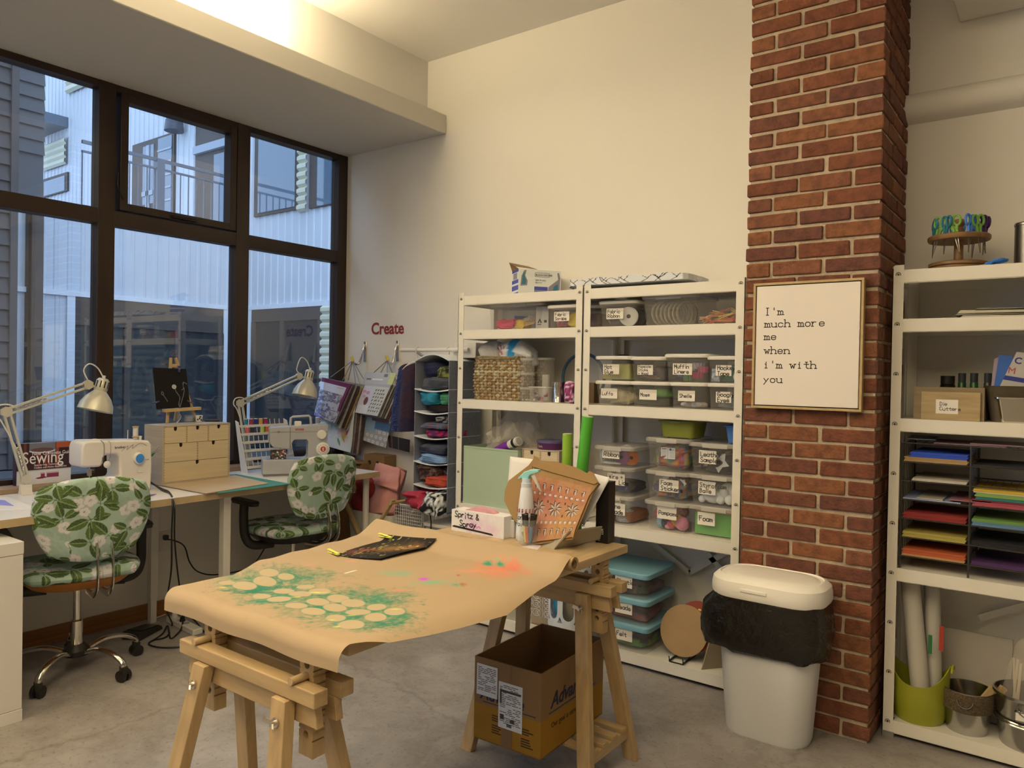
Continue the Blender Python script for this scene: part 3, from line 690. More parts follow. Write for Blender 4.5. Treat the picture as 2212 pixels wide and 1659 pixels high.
# ---- brown paper with stencilled blossoms
ZP = .8062; PX0, PX1 = 2.06, 2.96; PY0, PY1 = -2.660, -1.690
pp = Paint(PX1 - PX0, PY1 - PY0, 330, 440, W('c4a06e', .74))
pp.c *= (1 + 0.05 * (fbm(pp.x * 14, pp.y * 14, 3) - .5))[..., None]
def aff(p, f, u, v, a, b):
    c = f(u, v); e = f(u + a, v); g = f(u, v + b); M_ = np.array([[e[0] - c[0], g[0] - c[0]], [e[1] - c[1], g[1] - c[1]]]); I_ = np.linalg.inv(M_)
    dx, dy = p.x - c[0], p.y - c[1]; return np.hypot(I_[0, 0] * dx + I_[0, 1] * dy, I_[1, 0] * dx + I_[1, 1] * dy)
def EDG(Y): return np.interp(Y, [-2.70, -2.59, -2.5, -2.41, -2.25, -2.1, -1.97, -1.576], [2.19, 2.178, 2.18, 2.197, 2.104, 2.099, 2.088, 2.045]), np.interp(Y, [-2.70, -2.585, -2.55, -2.5, -2.39, -2.28, -2.1, -1.9, -1.69], [2.92, 2.922, 2.935, 2.962, 2.978, 2.99, 3.005, 2.975, 2.955])
def ramp_(Y): f_ = min(1, max(0, (Y - (PY1 - .12)) / .12)); return .0465 * f_ ** 2 * (3 - 2 * f_)
def fpp(u, v):
    z = ZP
    for _ in range(6): q = px(u, v, 2, z); z = (z + ZP + ramp_(q.y)) / 2
    l, r = EDG(q.y); return (q.x - l) / (r - l) * (PX1 - PX0), q.y - PY0
n1 = fbm(pp.x * 55, pp.y * 55, 7); n2 = fbm(pp.x * 160, pp.y * 160, 9); n3 = fbm(pp.x * 20, pp.y * 20, 5)
def spx(u, v, a, b, col, k=.9, grain=1.0): pp.mix(k * np.clip(1.15 - aff(pp, fpp, u, v, a, b) + (n1 - .5) * 1.0 * grain + (n2 - .5) * .9 * grain + (n3 - .5) * .8, 0, 1) ** 1.2, col)
def zpx(x, y): return 360 + x * .337, 1100 + y * .337
for x, y, a, b in ((620, 470, 300, 75), (560, 510, 260, 40), (840, 440, 280, 80), (820, 560, 340, 70), (1020, 640, 330, 90), (1260, 560, 320, 70), (1250, 680, 320, 85), (1450, 720, 180, 80), (1420, 610, 200, 50), (620, 595, 160, 25), (1180, 730, 260, 60)):
    u, v = zpx(x, y); spx(u, v, a * .337 * 1.06, b * .337 * 1.08, W('459664', .60), .95)
for x, y, a, b in ((700, 500, 150, 40), (560, 535, 170, 22), (1220, 700, 90, 26), (1330, 750, 180, 30), (1080, 640, 80, 22), (1440, 600, 100, 16), (820, 540, 100, 24), (960, 640, 70, 14)):
    u, v = zpx(x, y); spx(u, v, a * .337, b * .337, W('2f8a5f', .62), .95)
PET = ((655, 418, 65, 25), (765, 437, 55, 20), (630, 470, 75, 28), (500, 500, 80, 25), (385, 485, 55, 14), (890, 505, 60, 16), (755, 530, 65, 18), (980, 540, 75, 20), (860, 555, 70, 18), (610, 560, 60, 18), (720, 585, 80, 20),
       (1100, 580, 75, 24), (1195, 605, 80, 25), (970, 605, 75, 22), (1080, 635, 75, 24), (830, 632, 75, 18), (940, 662, 80, 22), (1345, 635, 65, 24), (1460, 670, 70, 26), (1340, 705, 70, 30), (1230, 665, 80, 20), (1085, 700, 65, 24), (1185, 750, 85, 32))
for x, y, a, b in PET:
    u, v = zpx(x, y); d = aff(pp, fpp, u, v, a * .337, b * .337); pp.mix(np.clip((1.13 - d) / .10, 0, 1) * .35, W('2f8a5f')); pp.mix(np.clip((1.02 - d) / .09, 0, 1) * (.86 + .14 * n1), W('cfac78', .76))
for x, y, a, b in ((355, 515, 35, 6), (960, 548, 70, 6), (830, 575, 45, 6), (1060, 712, 40, 6), (1180, 685, 40, 5), (1470, 655, 45, 5), (1090, 760, 30, 6)):
    u, v = zpx(x, y); spx(u, v, a * .337, b * .337, W('d8e04a'), .8)
for u, v, a, b, c, k in ((1070, 1235, 75, 22, 'd97a52', .75), (1110, 1228, 30, 10, 'd8553f', .7), (1015, 1238, 60, 7, 'd58a5e', .5), (915, 1253, 14, 5, 'c43fae', .95), (860, 1277, 28, 4, 'd27b52', .8), (860, 1240, 40, 7, '63a578', .7),
                        (935, 1262, 55, 7, '63a578', .75), (985, 1268, 20, 5, '3f9468', .9), (1000, 1266, 10, 5, 'a5472f', .8), (990, 1247, 6, 2.5, 'a5472f', .9), (1053, 1222, 13, 5, '2f8a5f', 1.3), (1080, 1222, 13, 5, '2f8a5f', 1.3), (1073, 1211, 9, 3, '63a578', .8), (760, 1213, 22, 5, 'd28a66', .7), (670, 1222, 25, 5, 'd28a66', .35)):
    spx(u, v, a, b, W(c), k, .7)
q0, q1 = fpp(746, 1241), fpp(768, 1236); pp.line([q0, ((q0[0] + q1[0]) / 2, q0[1]), q1], .0035, W('e6d6a8'))
def paper(x, y):
    Y = y + PY0; l, r = EDG(Y); X = l + x / (PX1 - PX0) * (r - l); Z = np.full_like(X, ZP)
    edge = -2.583; r_ = .036          # the sheet rolls over the table end and hangs
    over = np.clip(edge - Y, 0, None); th = np.clip(over / r_, 0, 1.5); rest = np.clip(over - r_ * 1.5, 0, None)
    Y2 = np.where(over > 0, edge - r_ * np.sin(th) - rest * math.cos(1.5), Y); Z2 = np.where(over > 0, ZP - r_ * (1 - np.cos(th)) - rest * math.sin(1.5), Z)
    k = np.clip((X - 2.918) / .06, 0, 1.6); Z2 = Z2 - .016 * k * k
    k2 = np.clip((2.20 - X) / .08, 0, 1); Z2 = Z2 + .004 * k2 * np.sin(Y * 20) ** 2
    Z2 = Z2 + .0012 * np.sin(X * 21 + Y * 6) + .0018
    far = np.clip((Y - (PY1 - .12)) / .12, 0, 1); Z2 = Z2 + .0465 * far ** 2 * (3 - 2 * far)
    Z2 = Z2 + .0015 * np.sin(X * 21 + Y * 6) + .0018
    return X - 2.45, Y2 + 1.9, Z2 - ZP
pr = thing('paper_roll', 'brown kraft paper unrolled over the table, painted with green blossom stencils', 'paper', (2.45, -1.9, ZP))
sheet(pp, paper, 'paper_sheet', painted('kraft_paper', .75, .03, 60), pr, both=None)
m = MB()
RY, RZ_, rr_ = PY1 + 1.9, .0245, .023
m.tube([(PX0 - 2.45 + .0, RY, RZ_), (PX1 - 2.45 + .005, RY, RZ_)], .0232, 28, caps=False)
for r0, r1 in ((.0232, .017), (.017, .0145)): m.loft([[(PX1 - 2.45 + .005 - (.0232 - r) * .25, RY + r * math.cos(2 * PI * k / 28), RZ_ + r * math.sin(2 * PI * k / 28)) for k in range(28)] for r in (r0, r1)], False, False)
m.loft([[(xx, RY + .0145 * math.cos(2 * PI * k / 28), RZ_ + .0145 * math.sin(2 * PI * k / 28)) for k in range(28)] for xx in (PX1 - 2.45, PX0 - 2.44)], False, False)
m.build('rolled_end', mat('kraft_plain', W('b98f58', .75), .75), pr)

# ---- black art card clipped to the paper
def onp(u, v, dz=.005):
    z = ZP
    for _ in range(8): q = px(u, v, 2, z + dz); z = (z + ZP + .0018 + ramp_(q.y)) / 2
    return q
CC = [onp(u, v) for u, v in ((722, 1197), (838, 1153), (943, 1167), (822, 1211))]
ca = Paint(.40, .29, 130, 95, '1c1a1b'); n1c = fbm(ca.x * 60, ca.y * 60, 2); n2c = fbm(ca.x * 25, ca.y * 25, 8)
ca.spray(.12, .10, .12, .05, W('b0503a'), .7, .4, 4, 30); ca.spray(.2, .16, .17, .10, W('7a5a2a'), .75, .3, 5, 30); ca.spray(.30, .20, .09, .06, W('a8672f'), .6, .3, 6, 30)
rg = random.Random(4)
for i in range(26):
    cx_, cy_ = rg.uniform(.06, .34), rg.uniform(.05, .24); r_ = rg.uniform(.012, .026); d = np.hypot(ca.x - cx_, (ca.y - cy_) * 1.2); ca.mix((np.abs(d - r_) < .0035) * .9, '19171a'); ca.mix((np.abs(d - r_ * .55) < .004) * .5 * (n1c > .5), W(rg.choice(['c8b84a', 'b8662f', 'd8d06a', '9c7a3a'])))
ca.mix((n1c > .63) * (n2c > .5) * .6, W('cfc060'))
def cardf(x, y):
    s, t = (x / .40)[..., None], (y / .29)[..., None]; A, B_, C_, D_ = (np.array(q) for q in (CC[0], CC[3], CC[2], CC[1]))
    P_ = A * (1 - s) * (1 - t) + B_ * s * (1 - t) + C_ * s * t + D_ * (1 - s) * t
    bow = .010 * (np.clip(s[..., 0], 0, 1) ** 2) + .004 * (1 - (2 * t[..., 0] - 1) ** 2)
    return P_[..., 0] - CC[0].x, P_[..., 1] - CC[0].y, ZP + .0035 + np.vectorize(ramp_)(P_[..., 1]) - CC[0].z + bow
ac = sheet(ca, cardf, 'art_card', painted('pastel_on_black', .85), None, solid=.0015, loc=CC[0]); props(ac, 'black card with yellow and orange pastel rings lying on the brown paper', 'artwork')
def clip(p, rz, label, name='clothespin', col='e2d84a'):
    t = thing(name, label, 'clothespin', p, rz)
    for s_ in (1, -1):
        m = MB(); m.prism([(-.036, s_ * .0052 - .0015), (.036, s_ * .0015 - .0015), (.036, s_ * .0015 + .0015), (-.036, s_ * .0052 + .0015)], -.005, .005); m.build('jaw', mat('yellow_plastic', W('e2d84a'), .4), t, smooth=0, bev=.001)
    MB().cyl((.004, -.006, 0), (.004, .006, 0), .0035, n=10).build('spring', ZINC, t)
    return t
q = onp(832, 1158, .010); clip(q, rad(-5), 'yellow clothespin on the far corner of the black art card')
q = onp(720, 1193, .010); clip(q, rad(-12), 'yellow clothespin on the near corner of the black art card')

# ================================================================ CARDBOARD BOX ON THE TRESTLE SLATS
bx = thing('cardboard_box', 'open brown carton with a yellow printed base on the trestle slats', 'box', (2.668, -1.43, .1355), rad(2))
hx, hy, hz = .141, .222, .292; KR = W('8f6a3e', .85); YE = W('b07a1e', .72)
m = MB(); th = .005
for x0, x1, y0, y1 in ((-hx, hx, -hy, -hy + th), (-hx, hx, hy - th, hy), (-hx, -hx + th, -hy + th, hy - th), (hx - th, hx, -hy + th, hy - th)):
    m.col = YE; m.box(x0, x1, y0, y1, 0, .128); m.col = KR; m.box(x0, x1, y0, y1, .128, hz)
m.col = KR; m.box(-hx, hx, -hy, hy, 0.0, .004)
m.build('carton_wall', painted('carton_board', .8, .1, 40), bx, smooth=0)
NAVY = mat('navy_print', (.012, .014, .06), .6)
ftext('Advance', .058, NAVY, bx, (-.115, -hy - .0006, .148), shear=.3, bold=.0012, sx=.92)
ftext('Advance', .072, NAVY, bx, (hx + .0006, -.16, .155), (PI / 2, 0, PI / 2), shear=.3, bold=.0016)
m = MB().box(-.1, .12, -hy - .0008, -hy - .0002, .138, .1405).box(hx + .0002, hx + .0008, -.17, .16, .138, .1405); m.build('print_line', NAVY, bx, smooth=0)
ftext('Our goal is service.', .026, mat('brown_print', (.06, .03, .01), .7), bx, (hx + .0006, -.155, .085), (PI / 2, 0, PI / 2))
for xx, zz in ((-.062, .098), (.062, .085)):
    m = MB()
    for i in range(8):
        if i == 3: continue
        m.box(xx, xx + random.Random(i + int(xx * 900)).uniform(.03, .05), -hy - .0008, -hy - .0002, zz - i * .0085, zz - i * .0085 + .004)
    m.build('small_print', MATS['brown_print'], bx, smooth=0)
for q in ((-.035, .016, .205, hz), (-.022, .025, .002, .070)): MB().box(q[0], q[1], -hy - .0009, -hy - .0003, q[2], q[3]).build('packing_tape', mat('brown_tape', W('7d5a30'), .3), bx, smooth=0)
LAB = mat('label_paper', W('cfc6ae'), .6); LABI = mat('label_print', (.05, .05, .055), .6)
def ship_label(x0, x1, z0, z1, dark):
    l = MB().box(x0, x1, -hy - .0016, -hy - .0010, z0, z1).build('shipping_label', LAB, bx, smooth=0); m = MB(); r = random.Random(int(z0 * 999)); y0, y1 = -hy - .0020, -hy - .0017
    z = z1 - .012
    while z > z0 + .012:
        x = x0 + .006
        while x < x1 - .012: e = min(x1 - .006, x + r.uniform(.008, .03)); (r.random() < .7) and m.box(x, e, y0, y1, z, z + .0022); x = e + .004
        z -= .0062
    if dark:
        m.box(x0 + .006, x1 - .006, y0 - .0003, y1, z1 - .034, z1 - .026); m.box(x0 + .006, x0 + .013, y0 - .0003, y1, z1 - .075, z1 - .032)
        m.box(x0 + .008, x0 + .024, y0 - .0003, y1, z0 + .030, z0 + .048); m.box(x0 + .05, x0 + .068, y0 - .0003, y1, z0 + .024, z0 + .036)
        for i in range(9): m.box(x0 + .036 + i * .0024, x0 + .0372 + i * .0024, y0 - .0004, y1, z0 + .008, z0 + .02)
    m.build('print', LABI, l, smooth=0)
ship_label(-.130, -.040, .160, .270, False); ship_label(-.034, .066, .068, .228, True)

# ================================================================ WASTE BIN
BINW = mat('bin_plastic', W('d8cbb0'), .42); LIDW = mat('lid_plastic', W('ecdcc0'), .38)
tb = thing('waste_bin', 'white lidded waste bin with a black liner against the brick pier', 'bin', (3.262, -.655, 0))
def rb(w, d, z, r=.10): return ring(rr(w, d, r, 8), z)
BH = .58
m = MB(); m.loft([rb(.325, .205, 0, .09), rb(.332, .212, .012, .09), rb(.40, .255, .48, .10), rb(.405, .26, BH, .10)]); m.build('bucket', BINW, tb)
m = MB(); pts = [(-.12, .0), (.11, .0)]
m.loft([[(x, y - .0025, z) for x, y, z in [(-.15, -.088, .004), (.16, -.088, .004), (.13, -.095, .018), (.03, -.105, .045), (-.06, -.101, .03), (-.13, -.094, .014)]], [(x, y + .004, z) for x, y, z in [(-.15, -.088, .004), (.16, -.088, .004), (.13, -.095, .018), (.03, -.105, .045), (-.06, -.101, .03), (-.13, -.094, .014)]]]); 
LB = mat('black_liner', (.010, .009, .008), .2, spec=.6, bump=1.0, bs=26)
def linring(w, d, z, amp, sd):
    out = []
    for i, (x, y) in enumerate(rr(w, d, .10, 14)):
        f = 1 + amp * noise.noise(Vector((x * 16, y * 16, z * 9 + sd))) + amp * .5 * noise.noise(Vector((x * 45, y * 45, z * 20)))
        out.append((x * f - (.032 if x < -.15 and amp > .03 else 0), y * f, z + amp * .5 * noise.noise(Vector((x * 12, y * 12, sd)))))
    return out
m = MB(); m.loft([linring(.405, .262, 0.3370, .05, 1), linring(.44, .285, 0.3440, .07, 1), linring(.462, .305, 0.3820, .06, 2), linring(.468, .31, 0.4420, .05, 3), linring(.452, .300, 0.5020, .04, 4), linring(.44, .292, 0.5520, .02, 5), linring(.425, .28, 0.5870, .012, 6)], False, False)
m.build('bin_liner', LB, tb, smooth=70, solid=.001)
m = MB(); m.loft([rb(.442, .296, 0.5600, .11), rb(.452, .305, 0.5700, .115), rb(.452, .305, 0.6000, .115), rb(.444, .298, 0.6230, .115), rb(.415, .268, 0.6380, .11), rb(.395, .248, 0.6410, .10), rb(.388, .241, 0.6360, .10), rb(.37, .225, 0.6355, .10), rb(.355, .21, 0.6410, .10), rb(.30, .16, 0.6440, .08), rb(.10, .06, 0.6460, .03)]); ld = m.build('lid', LIDW, tb, smooth=28)
MB().box(-.075, .03, -.157, -.145, .591, .605).build('lid_catch', LIDW, ld, smooth=0, bev=.003)

# ================================================================ FRAMED SIGN ON THE PIER
a = px(1627, 613, 1, -.552); b = px(1866, 599, 1, -.552); c = px(1862, 889, 1, -.552); d = px(1623, 882, 1, -.552)
sx0, sx1 = (a.x + d.x) / 2, (b.x + c.x) / 2; sz0, sz1 = (c.z + d.z) / 2, (a.z + b.z) / 2
fs = thing('framed_sign', 'white canvas sign with typewriter words in a thin wood frame on the brick pier', 'sign', ((sx0 + sx1) / 2, CY - .004, sz0))
w2, hh = (sx1 - sx0) / 2, sz1 - sz0; FW = mat('pale_frame_wood', W('b8945a'), .45, var=.15, vs=9, stretch=(6, 6, 6))
m = MB()
for q in ((-w2, w2, 0, .010), (-w2, w2, hh - .010, hh), (-w2, -w2 + .010, .010, hh - .010), (w2 - .010, w2, .010, hh - .010)): m.box(q[0], q[1], -.032, 0, q[2], q[3])
m.build('frame', FW, fs, smooth=0, bev=.0015)
cv = MB().box(-w2 + .014, w2 - .014, -.029, -.004, .014, hh - .014).build('canvas', mat('white_canvas', W('dcc7a6', 1.06), .7), fs, smooth=0, bev=.0015)
MB().box(-w2 + .010, w2 - .010, -.006, -.001, .010, hh - .010).build('backing', mat('dark_gap', (.03, .025, .02), .8), fs, smooth=0)
fsx = lambda u, v: (lambda p: (p.x - (sx0 + sx1) / 2, p.z - sz0))(px(u, v, 1, CY - .033))
S_ = .0295
for line, (u, v) in (("I'm", (1653, 681)), ('much more', (1653, 707)), ('me', (1652, 734)), ('when', (1652, 764)), ("i'm with", (1650, 795)), ('you', (1650, 826))):
    x, z = fsx(u, v); mb = MB()
    old = G['I'], G['i'], G['l']; G['I'] = '1939/2922/1232'; G['i'] = '162622/1232/2827'
    for pl in strokes(line, S_, mono=True, serif=True, jit=.0): ribbon(mb, [(x + p_ * 1.10, z + S_ + q_) for p_, q_ in pl], .0036, -.0293)
    G['I'], G['i'], G['l'] = old; mb.build('lettering', INK, cv, smooth=0)
# ================================================================ FLORAL FABRIC, CHAIRS
def floral(w, h, nu, nv, seed):
    p = Paint(w, h, nu, nv, W('a5b28e', .92)); r = random.Random(seed)
    G1, G2, RIB = W('58692f', .95), W('424f28', .9), W('8a9a5c'); CR, CE, MID = W('dccdb4'), W('b9b195'), W('4a4a2c')
    p.mix(.25 * (fbm(p.x * 9, p.y * 9, seed) > .52), W('b9c7a6'))
    spots = []
    def free(x, y, d): return all((x - a) ** 2 + (y - b) ** 2 > (d + c) ** 2 for a, b, c in spots)
    for i in range(400):
        x, y = r.uniform(0, w), r.uniform(0, h)
        if free(x, y, .04): spots.append((x, y, .04)) 
        if len(spots) > w * h * 115: break
    for x, y, _ in spots:
        k = r.random(); a = r.uniform(0, 2 * PI)
        if k < .55:
            n = r.choice((3, 4, 5))
            for i in range(n):
                b = a + i * 2 * PI / n + r.uniform(-.35, .35); l = r.uniform(.065, .105); p.line([(x, y), (x + .02 * math.cos(b), y + .02 * math.sin(b))], .0014, W('5b5a36'))
                if i % 3 != 2: p.leaf(x + .012 * math.cos(b), y + .012 * math.sin(b), l, l * .34, b, G1, RIB, G2)
                else: p.flower(x + .045 * math.cos(b), y + .045 * math.sin(b), r.uniform(.026, .038), r.uniform(0, 6), CR, CE, MID)
        elif k < .85:
            p.flower(x, y, r.uniform(.030, .044), a, CR, CE, MID)
            p.leaf(x + .03 * math.cos(a), y + .03 * math.sin(a), .06, .020, a, G1, RIB, G2)
        else:
            p.ell(x, y, .016, .013, CR, a); p.line([(x, y), (x - .035 * math.cos(a), y - .035 * math.sin(a))], .0013, W('4d5a33')); p.leaf(x - .03 * math.cos(a), y - .03 * math.sin(a), .03, .006, a + 2.6, G1, None, G2)
    return p
FAB = painted('floral_cotton', .75, .05, 300)
def cushion(p, outline, name, parent, thick, bend, loc, rot, puff=.5):
    """a padded cushion: both faces of one closed mesh carry the print; outline maps the unit square onto the shape"""
    s = p.x / p.w * 2 - 1; t = p.y / p.h * 2 - 1; X, Z = outline(s, t); r = np.maximum(np.abs(s), np.abs(t))
    e = np.sqrt(np.clip(1 - r ** 5, 0, 1)); wr = .004 * (fbm(p.x * 30, p.y * 30, 4) - .5) * (r > .5)
    V = []; nu, nv = p.nu, p.nv
    for sg in (1, -1):
        Y = sg * thick * (e + wr / thick) ; V.append(np.stack([X, Y + bend(X, Z), Z], -1).reshape(-1, 3))
    i = np.arange(nu * nv).reshape(nv, nu); f = np.stack([i[:-1, :-1], i[:-1, 1:], i[1:, 1:], i[1:, :-1]], -1).reshape(-1, 4)
    F = np.concatenate([f[:, ::-1], f + nu * nv]); vs = np.concatenate(V)
    me = bpy.data.meshes.new(name); me.from_pydata(vs.tolist(), [], F.tolist())
    at = me.color_attributes.new('Col', 'FLOAT_COLOR', 'POINT'); c = np.ones((2 * nu * nv, 4), np.float32); c[:nu * nv, :3] = p.c.reshape(-1, 3); c[nu * nv:, :3] = p.c.reshape(-1, 3); at.data.foreach_set('color', c.ravel())
    bm = bmesh.new(); bm.from_mesh(me); bmesh.ops.remove_doubles(bm, verts=bm.verts, dist=1e-5); bmesh.ops.recalc_face_normals(bm, faces=bm.faces); bm.to_mesh(me); bm.free()
    me.polygons.foreach_set('use_smooth', [True] * len(me.polygons)); me.materials.append(FAB)
    o = bpy.data.objects.new(name, me); COL.objects.link(o); o.parent = parent; o.location = loc; o.rotation_euler = rot
    return o
CHROME = mat('chrome', (.72, .70, .66), .13, 1.0)
BLKP = mat('black_plastic', (.016, .015, .015), .4)
def office_chair(loc, rz, label, seed, pan, turn=0.0):
    t = thing('office_chair', label, 'chair', loc, rz)
    sh = lambda s, t_: (s * np.sqrt(1 - t_ ** 2 * .36), t_ * np.sqrt(1 - s ** 2 * .36))
    def back(s, t_):
        X, Z = sh(s, t_); return X * .232 * (1 + .13 * np.clip(Z, -1, 1)), Z * .192
    p = floral(.50, .42, 210, 180, seed)
    cushion(p, back, 'backrest', t, .022, lambda X, Z: .45 * X ** 2 * 1.2 - .10 * Z, (0.012, -.30, .765), (rad(4), 0, 0))
    p = floral(.48, .46, 170, 160, seed + 5)
    st = cushion(p, lambda s, t_: (sh(s, t_)[0] * .265, sh(s, t_)[1] * .255), 'seat', t, .038, lambda X, Z: 0 * X, (0, .02, .497), (-PI / 2, 0, 0))
    m = MB(); m.loft([ring(rr(.20, .18, .08, 6, 0, .02), .405), ring(rr(.38, .36, .15, 6, 0, .02), .425), ring(rr(.50, .48, .2, 6, 0, .02), .475)]); m.build('seat_pan', pan, t, smooth=60)
    for x in (.022, .082):
        pts = spl([(x, -.305, .66), (x, -.335, .56), (x, -.325, .47), (x, -.24, .418), (x, -.10, .402)], 7)
        MB().tube(pts, .017, 10, flat=.35).build('support_bar', CHROME, t)
    for sx in (-1, 1):
        pts = spl([(sx * .12, .02, .405), (sx * .245, .03, .415), (sx * .285, .05, .47), (sx * .290, .06, .58), (sx * .290, .055, .655)], 6)
        m = MB(); m.tube(pts, .017, 10, flat=1.5); m.build('armrest_bracket', BLKP, t)
        m = MB(); m.loft([ring(rr(.055, .24, .027, 5, sx * .288, .05), z) for z in (.655, .662)] + [ring(rr(.062, .25, .03, 5, sx * .288, .05), .672), ring(rr(.05, .235, .025, 5, sx * .288, .05), .682)]); m.build('armrest', BLKP, t, smooth=50)
    MB().cyl((0, 0, .24), (0, 0, .41), .0155, n=18).build('gas_lift', CHROME, t)
    m = MB(); m.lathe([(.027, .105), (.027, .245), (.021, .25)], 20); m.build('lift_column', CHROME, t)
    MB().bar((.06, .0, .402), (.20, -.02, .395), .012, .010).build('lift_lever', BLKP, t, bev=.002)
    m = MB(); m.lathe([(.03, .075), (.055, .085), (.058, .11), (.035, .135)], 20); m.build('hub', BLKP, t)
    for k in range(5):
        a = turn + k * 2 * PI / 5; c, s_ = math.cos(a), math.sin(a); R = lambda r, z: (r * c, r * s_, z)
        m = MB(); m.tube(spl([R(.045, .10), R(.13, .125), R(.22, .115), R(.275, .085), R(.283, .062)], 5), .015, 10, radii=None, flat=.8); lg = m.build('base_leg', CHROME, t)
        m = MB(); A = Vector((-s_, c, 0)) * .018; o = Vector(R(.283, .026))
        for d in (-1, 1): m.cyl(o + A * d * .35, o + A * d * 1.25, .0265, n=18)
        m.bar(o + Vector((0, 0, .008)), o + Vector((0, 0, .04)), .03, .034); m.build('caster', BLKP, lg)
    return t
office_chair((.50, -2.115, 0), rad(76), 'office chair with a floral cover and an orange seat bottom, at the white sewing machine', 3, mat('orange_vinyl', W('b5702c'), .5), turn=rad(14))
office_chair((.46, -.865, 0), rad(86), 'office chair with a floral cover at the grey sewing machine', 8, BLKP, turn=rad(40))

# ================================================================ ON THE DESK
ZD = .80
LAMPG = mat('lamp_enamel', W('cdbd95'), .32, .25)
WPL = mat('white_plastic', (.74, .73, .70), .4)
def work_lamp(b, e, j, top, rim, cord, xo, label):
    """clamp base b on the desk, elbow e, joint j, shade top and rim centre given as photo points on the lamp's upright plane"""
    B_ = px(*b, 2, ZD); X = B_.x + xo; f = lambda q, dx=0: px(q[0], q[1], 0, X + dx)
    base = Vector((X, B_.y, ZD)); t = thing('work_lamp', label, 'lamp', base); I = Matrix.Translation(-base)
    E_, J, T, Rm = f(e), f(j), f(top), f(rim); lo = Vector((X, base.y, ZD + .075))
    m = MB(I); m.prism([(base.x - .028, ZD), (base.x + .028, ZD), (base.x + .016, ZD + .018), (base.x + .012, ZD + .05), (base.x - .012, ZD + .05), (base.x - .016, ZD + .018)], base.y - .025, base.y + .025); m.cyl((X, base.y, ZD + .05), (X, base.y, ZD + .08), .007, n=10); m.build('clamp', WPL, t, bev=.002)
    def arms(nm, p, q, off):
        for k in (-1, 1):
            o = Vector((0, 0, 0)) + (q - p).cross(Vector((1, 0, 0))).normalized() * off * k
            MB(I).bar(p + o, q + o, .010, .014, (1, 0, 0)).build(nm, LAMPG, t, smooth=0, bev=.001)
        d = (q - p); m = MB(I); n = d.cross(Vector((1, 0, 0))).normalized()
        for k in (-1, 1): s0 = p + d * .10 + Vector((.012 * k, 0, 0)); s1 = p + d * .48 + Vector((.012 * k, 0, 0)); m.tube([s0.lerp(s1, i / 60) + n * .004 * math.sin(i * 1.9) for i in range(61)], .0022, 5)
        m.build('spring', ZINC, t)
    arms('lower_arm', lo, E_, .013); arms('upper_arm', E_, J, .013)
    for nm, c in (('elbow_plate', E_), ('head_plate', J), ('foot_plate', lo)):
        for k in (-1, 1):
            m = MB(I); m.cyl(c + Vector((.009 * k, 0, 0)), c + Vector((.011 * k, 0, 0)), .026, n=6); m.build(nm, LAMPG, t, smooth=0)
    ax = (Rm - T).normalized(); L_ = (Rm - T).length; rot = Vector((0, 0, -1)).rotation_difference(ax).to_matrix().to_4x4()
    MB(I).bar(J, T.lerp(Rm, .30), .009, .014, (1, 0, 0)).build('head_arm', LAMPG, t, bev=.001)
    m = MB(I @ Matrix.Translation(T) @ rot); R0 = L_ * .98
    pr_ = [(.004, .0), (.022, -.002), (.031, -.012), (.033, -.30 * L_ - .01), (.030, -.40 * L_), (.040, -.46 * L_), (.062, -.60 * L_), (.080, -.80 * L_), (.086, -L_), (.084, -L_), (.078, -.80 * L_), (.060, -.61 * L_), (.03, -.46 * L_)]
    m.lathe(pr_, 32); sd = m.build('shade', LAMPG, t, smooth=50)
    m = MB(I @ Matrix.Translation(T) @ rot)
    for i in range(10):
        a = 2 * PI * i / 10; m.at(); m.xf = I @ Matrix.Translation(T) @ rot @ Matrix.Rotation(a, 4, 'Z'); m.box(.0318, .0336, -.0028, .0028, -.30 * L_, -.10 * L_)
    m.build('vent_slot', mat('dark_slot', (.02, .018, .015), .8), sd, smooth=0)
    m = MB(I @ Matrix.Translation(T) @ rot); m.sphere((0, 0, -.66 * L_), .028); m.build('bulb', mat('frosted_bulb', (.8, .8, .76), .3), t)
    m = MB(I); P_ = [f(q) for q in cord]; m.tube(spl([J + Vector((0, 0, .02))] + P_ + [T], 8), .0035, 8); m.build('cord', WPL, t); m = MB(I); m.tube(spl([E_ + Vector((0, .05, .015)), E_ + Vector((0, .01, .035)), E_ + Vector((0, -.035, .03)), E_ + Vector((.004, -.05, -.005)), E_ + Vector((.004, -.02, -.05)), lo.lerp(E_, .4), lo], 6), .0035, 8)
    m.build('cord', WPL, t); MB(I).cyl(T - ax * .014, T + ax * .004, .008, n=10).build('cord_bush', WPL, t)
    return t
work_lamp((55, 1068), (14, 890), (190, 831), (224, 817), (205, 887), ((181, 800), (193, 786), (211, 795)), 0.0, 'cream swing-arm work lamp leaning over the white sewing machine')
work_lamp((530, 1011), (519, 871), (646, 813), (670, 799), (658, 856), ((641, 797), (650, 773), (663, 780)), 0.03, 'cream swing-arm work lamp above the grey sewing machine')

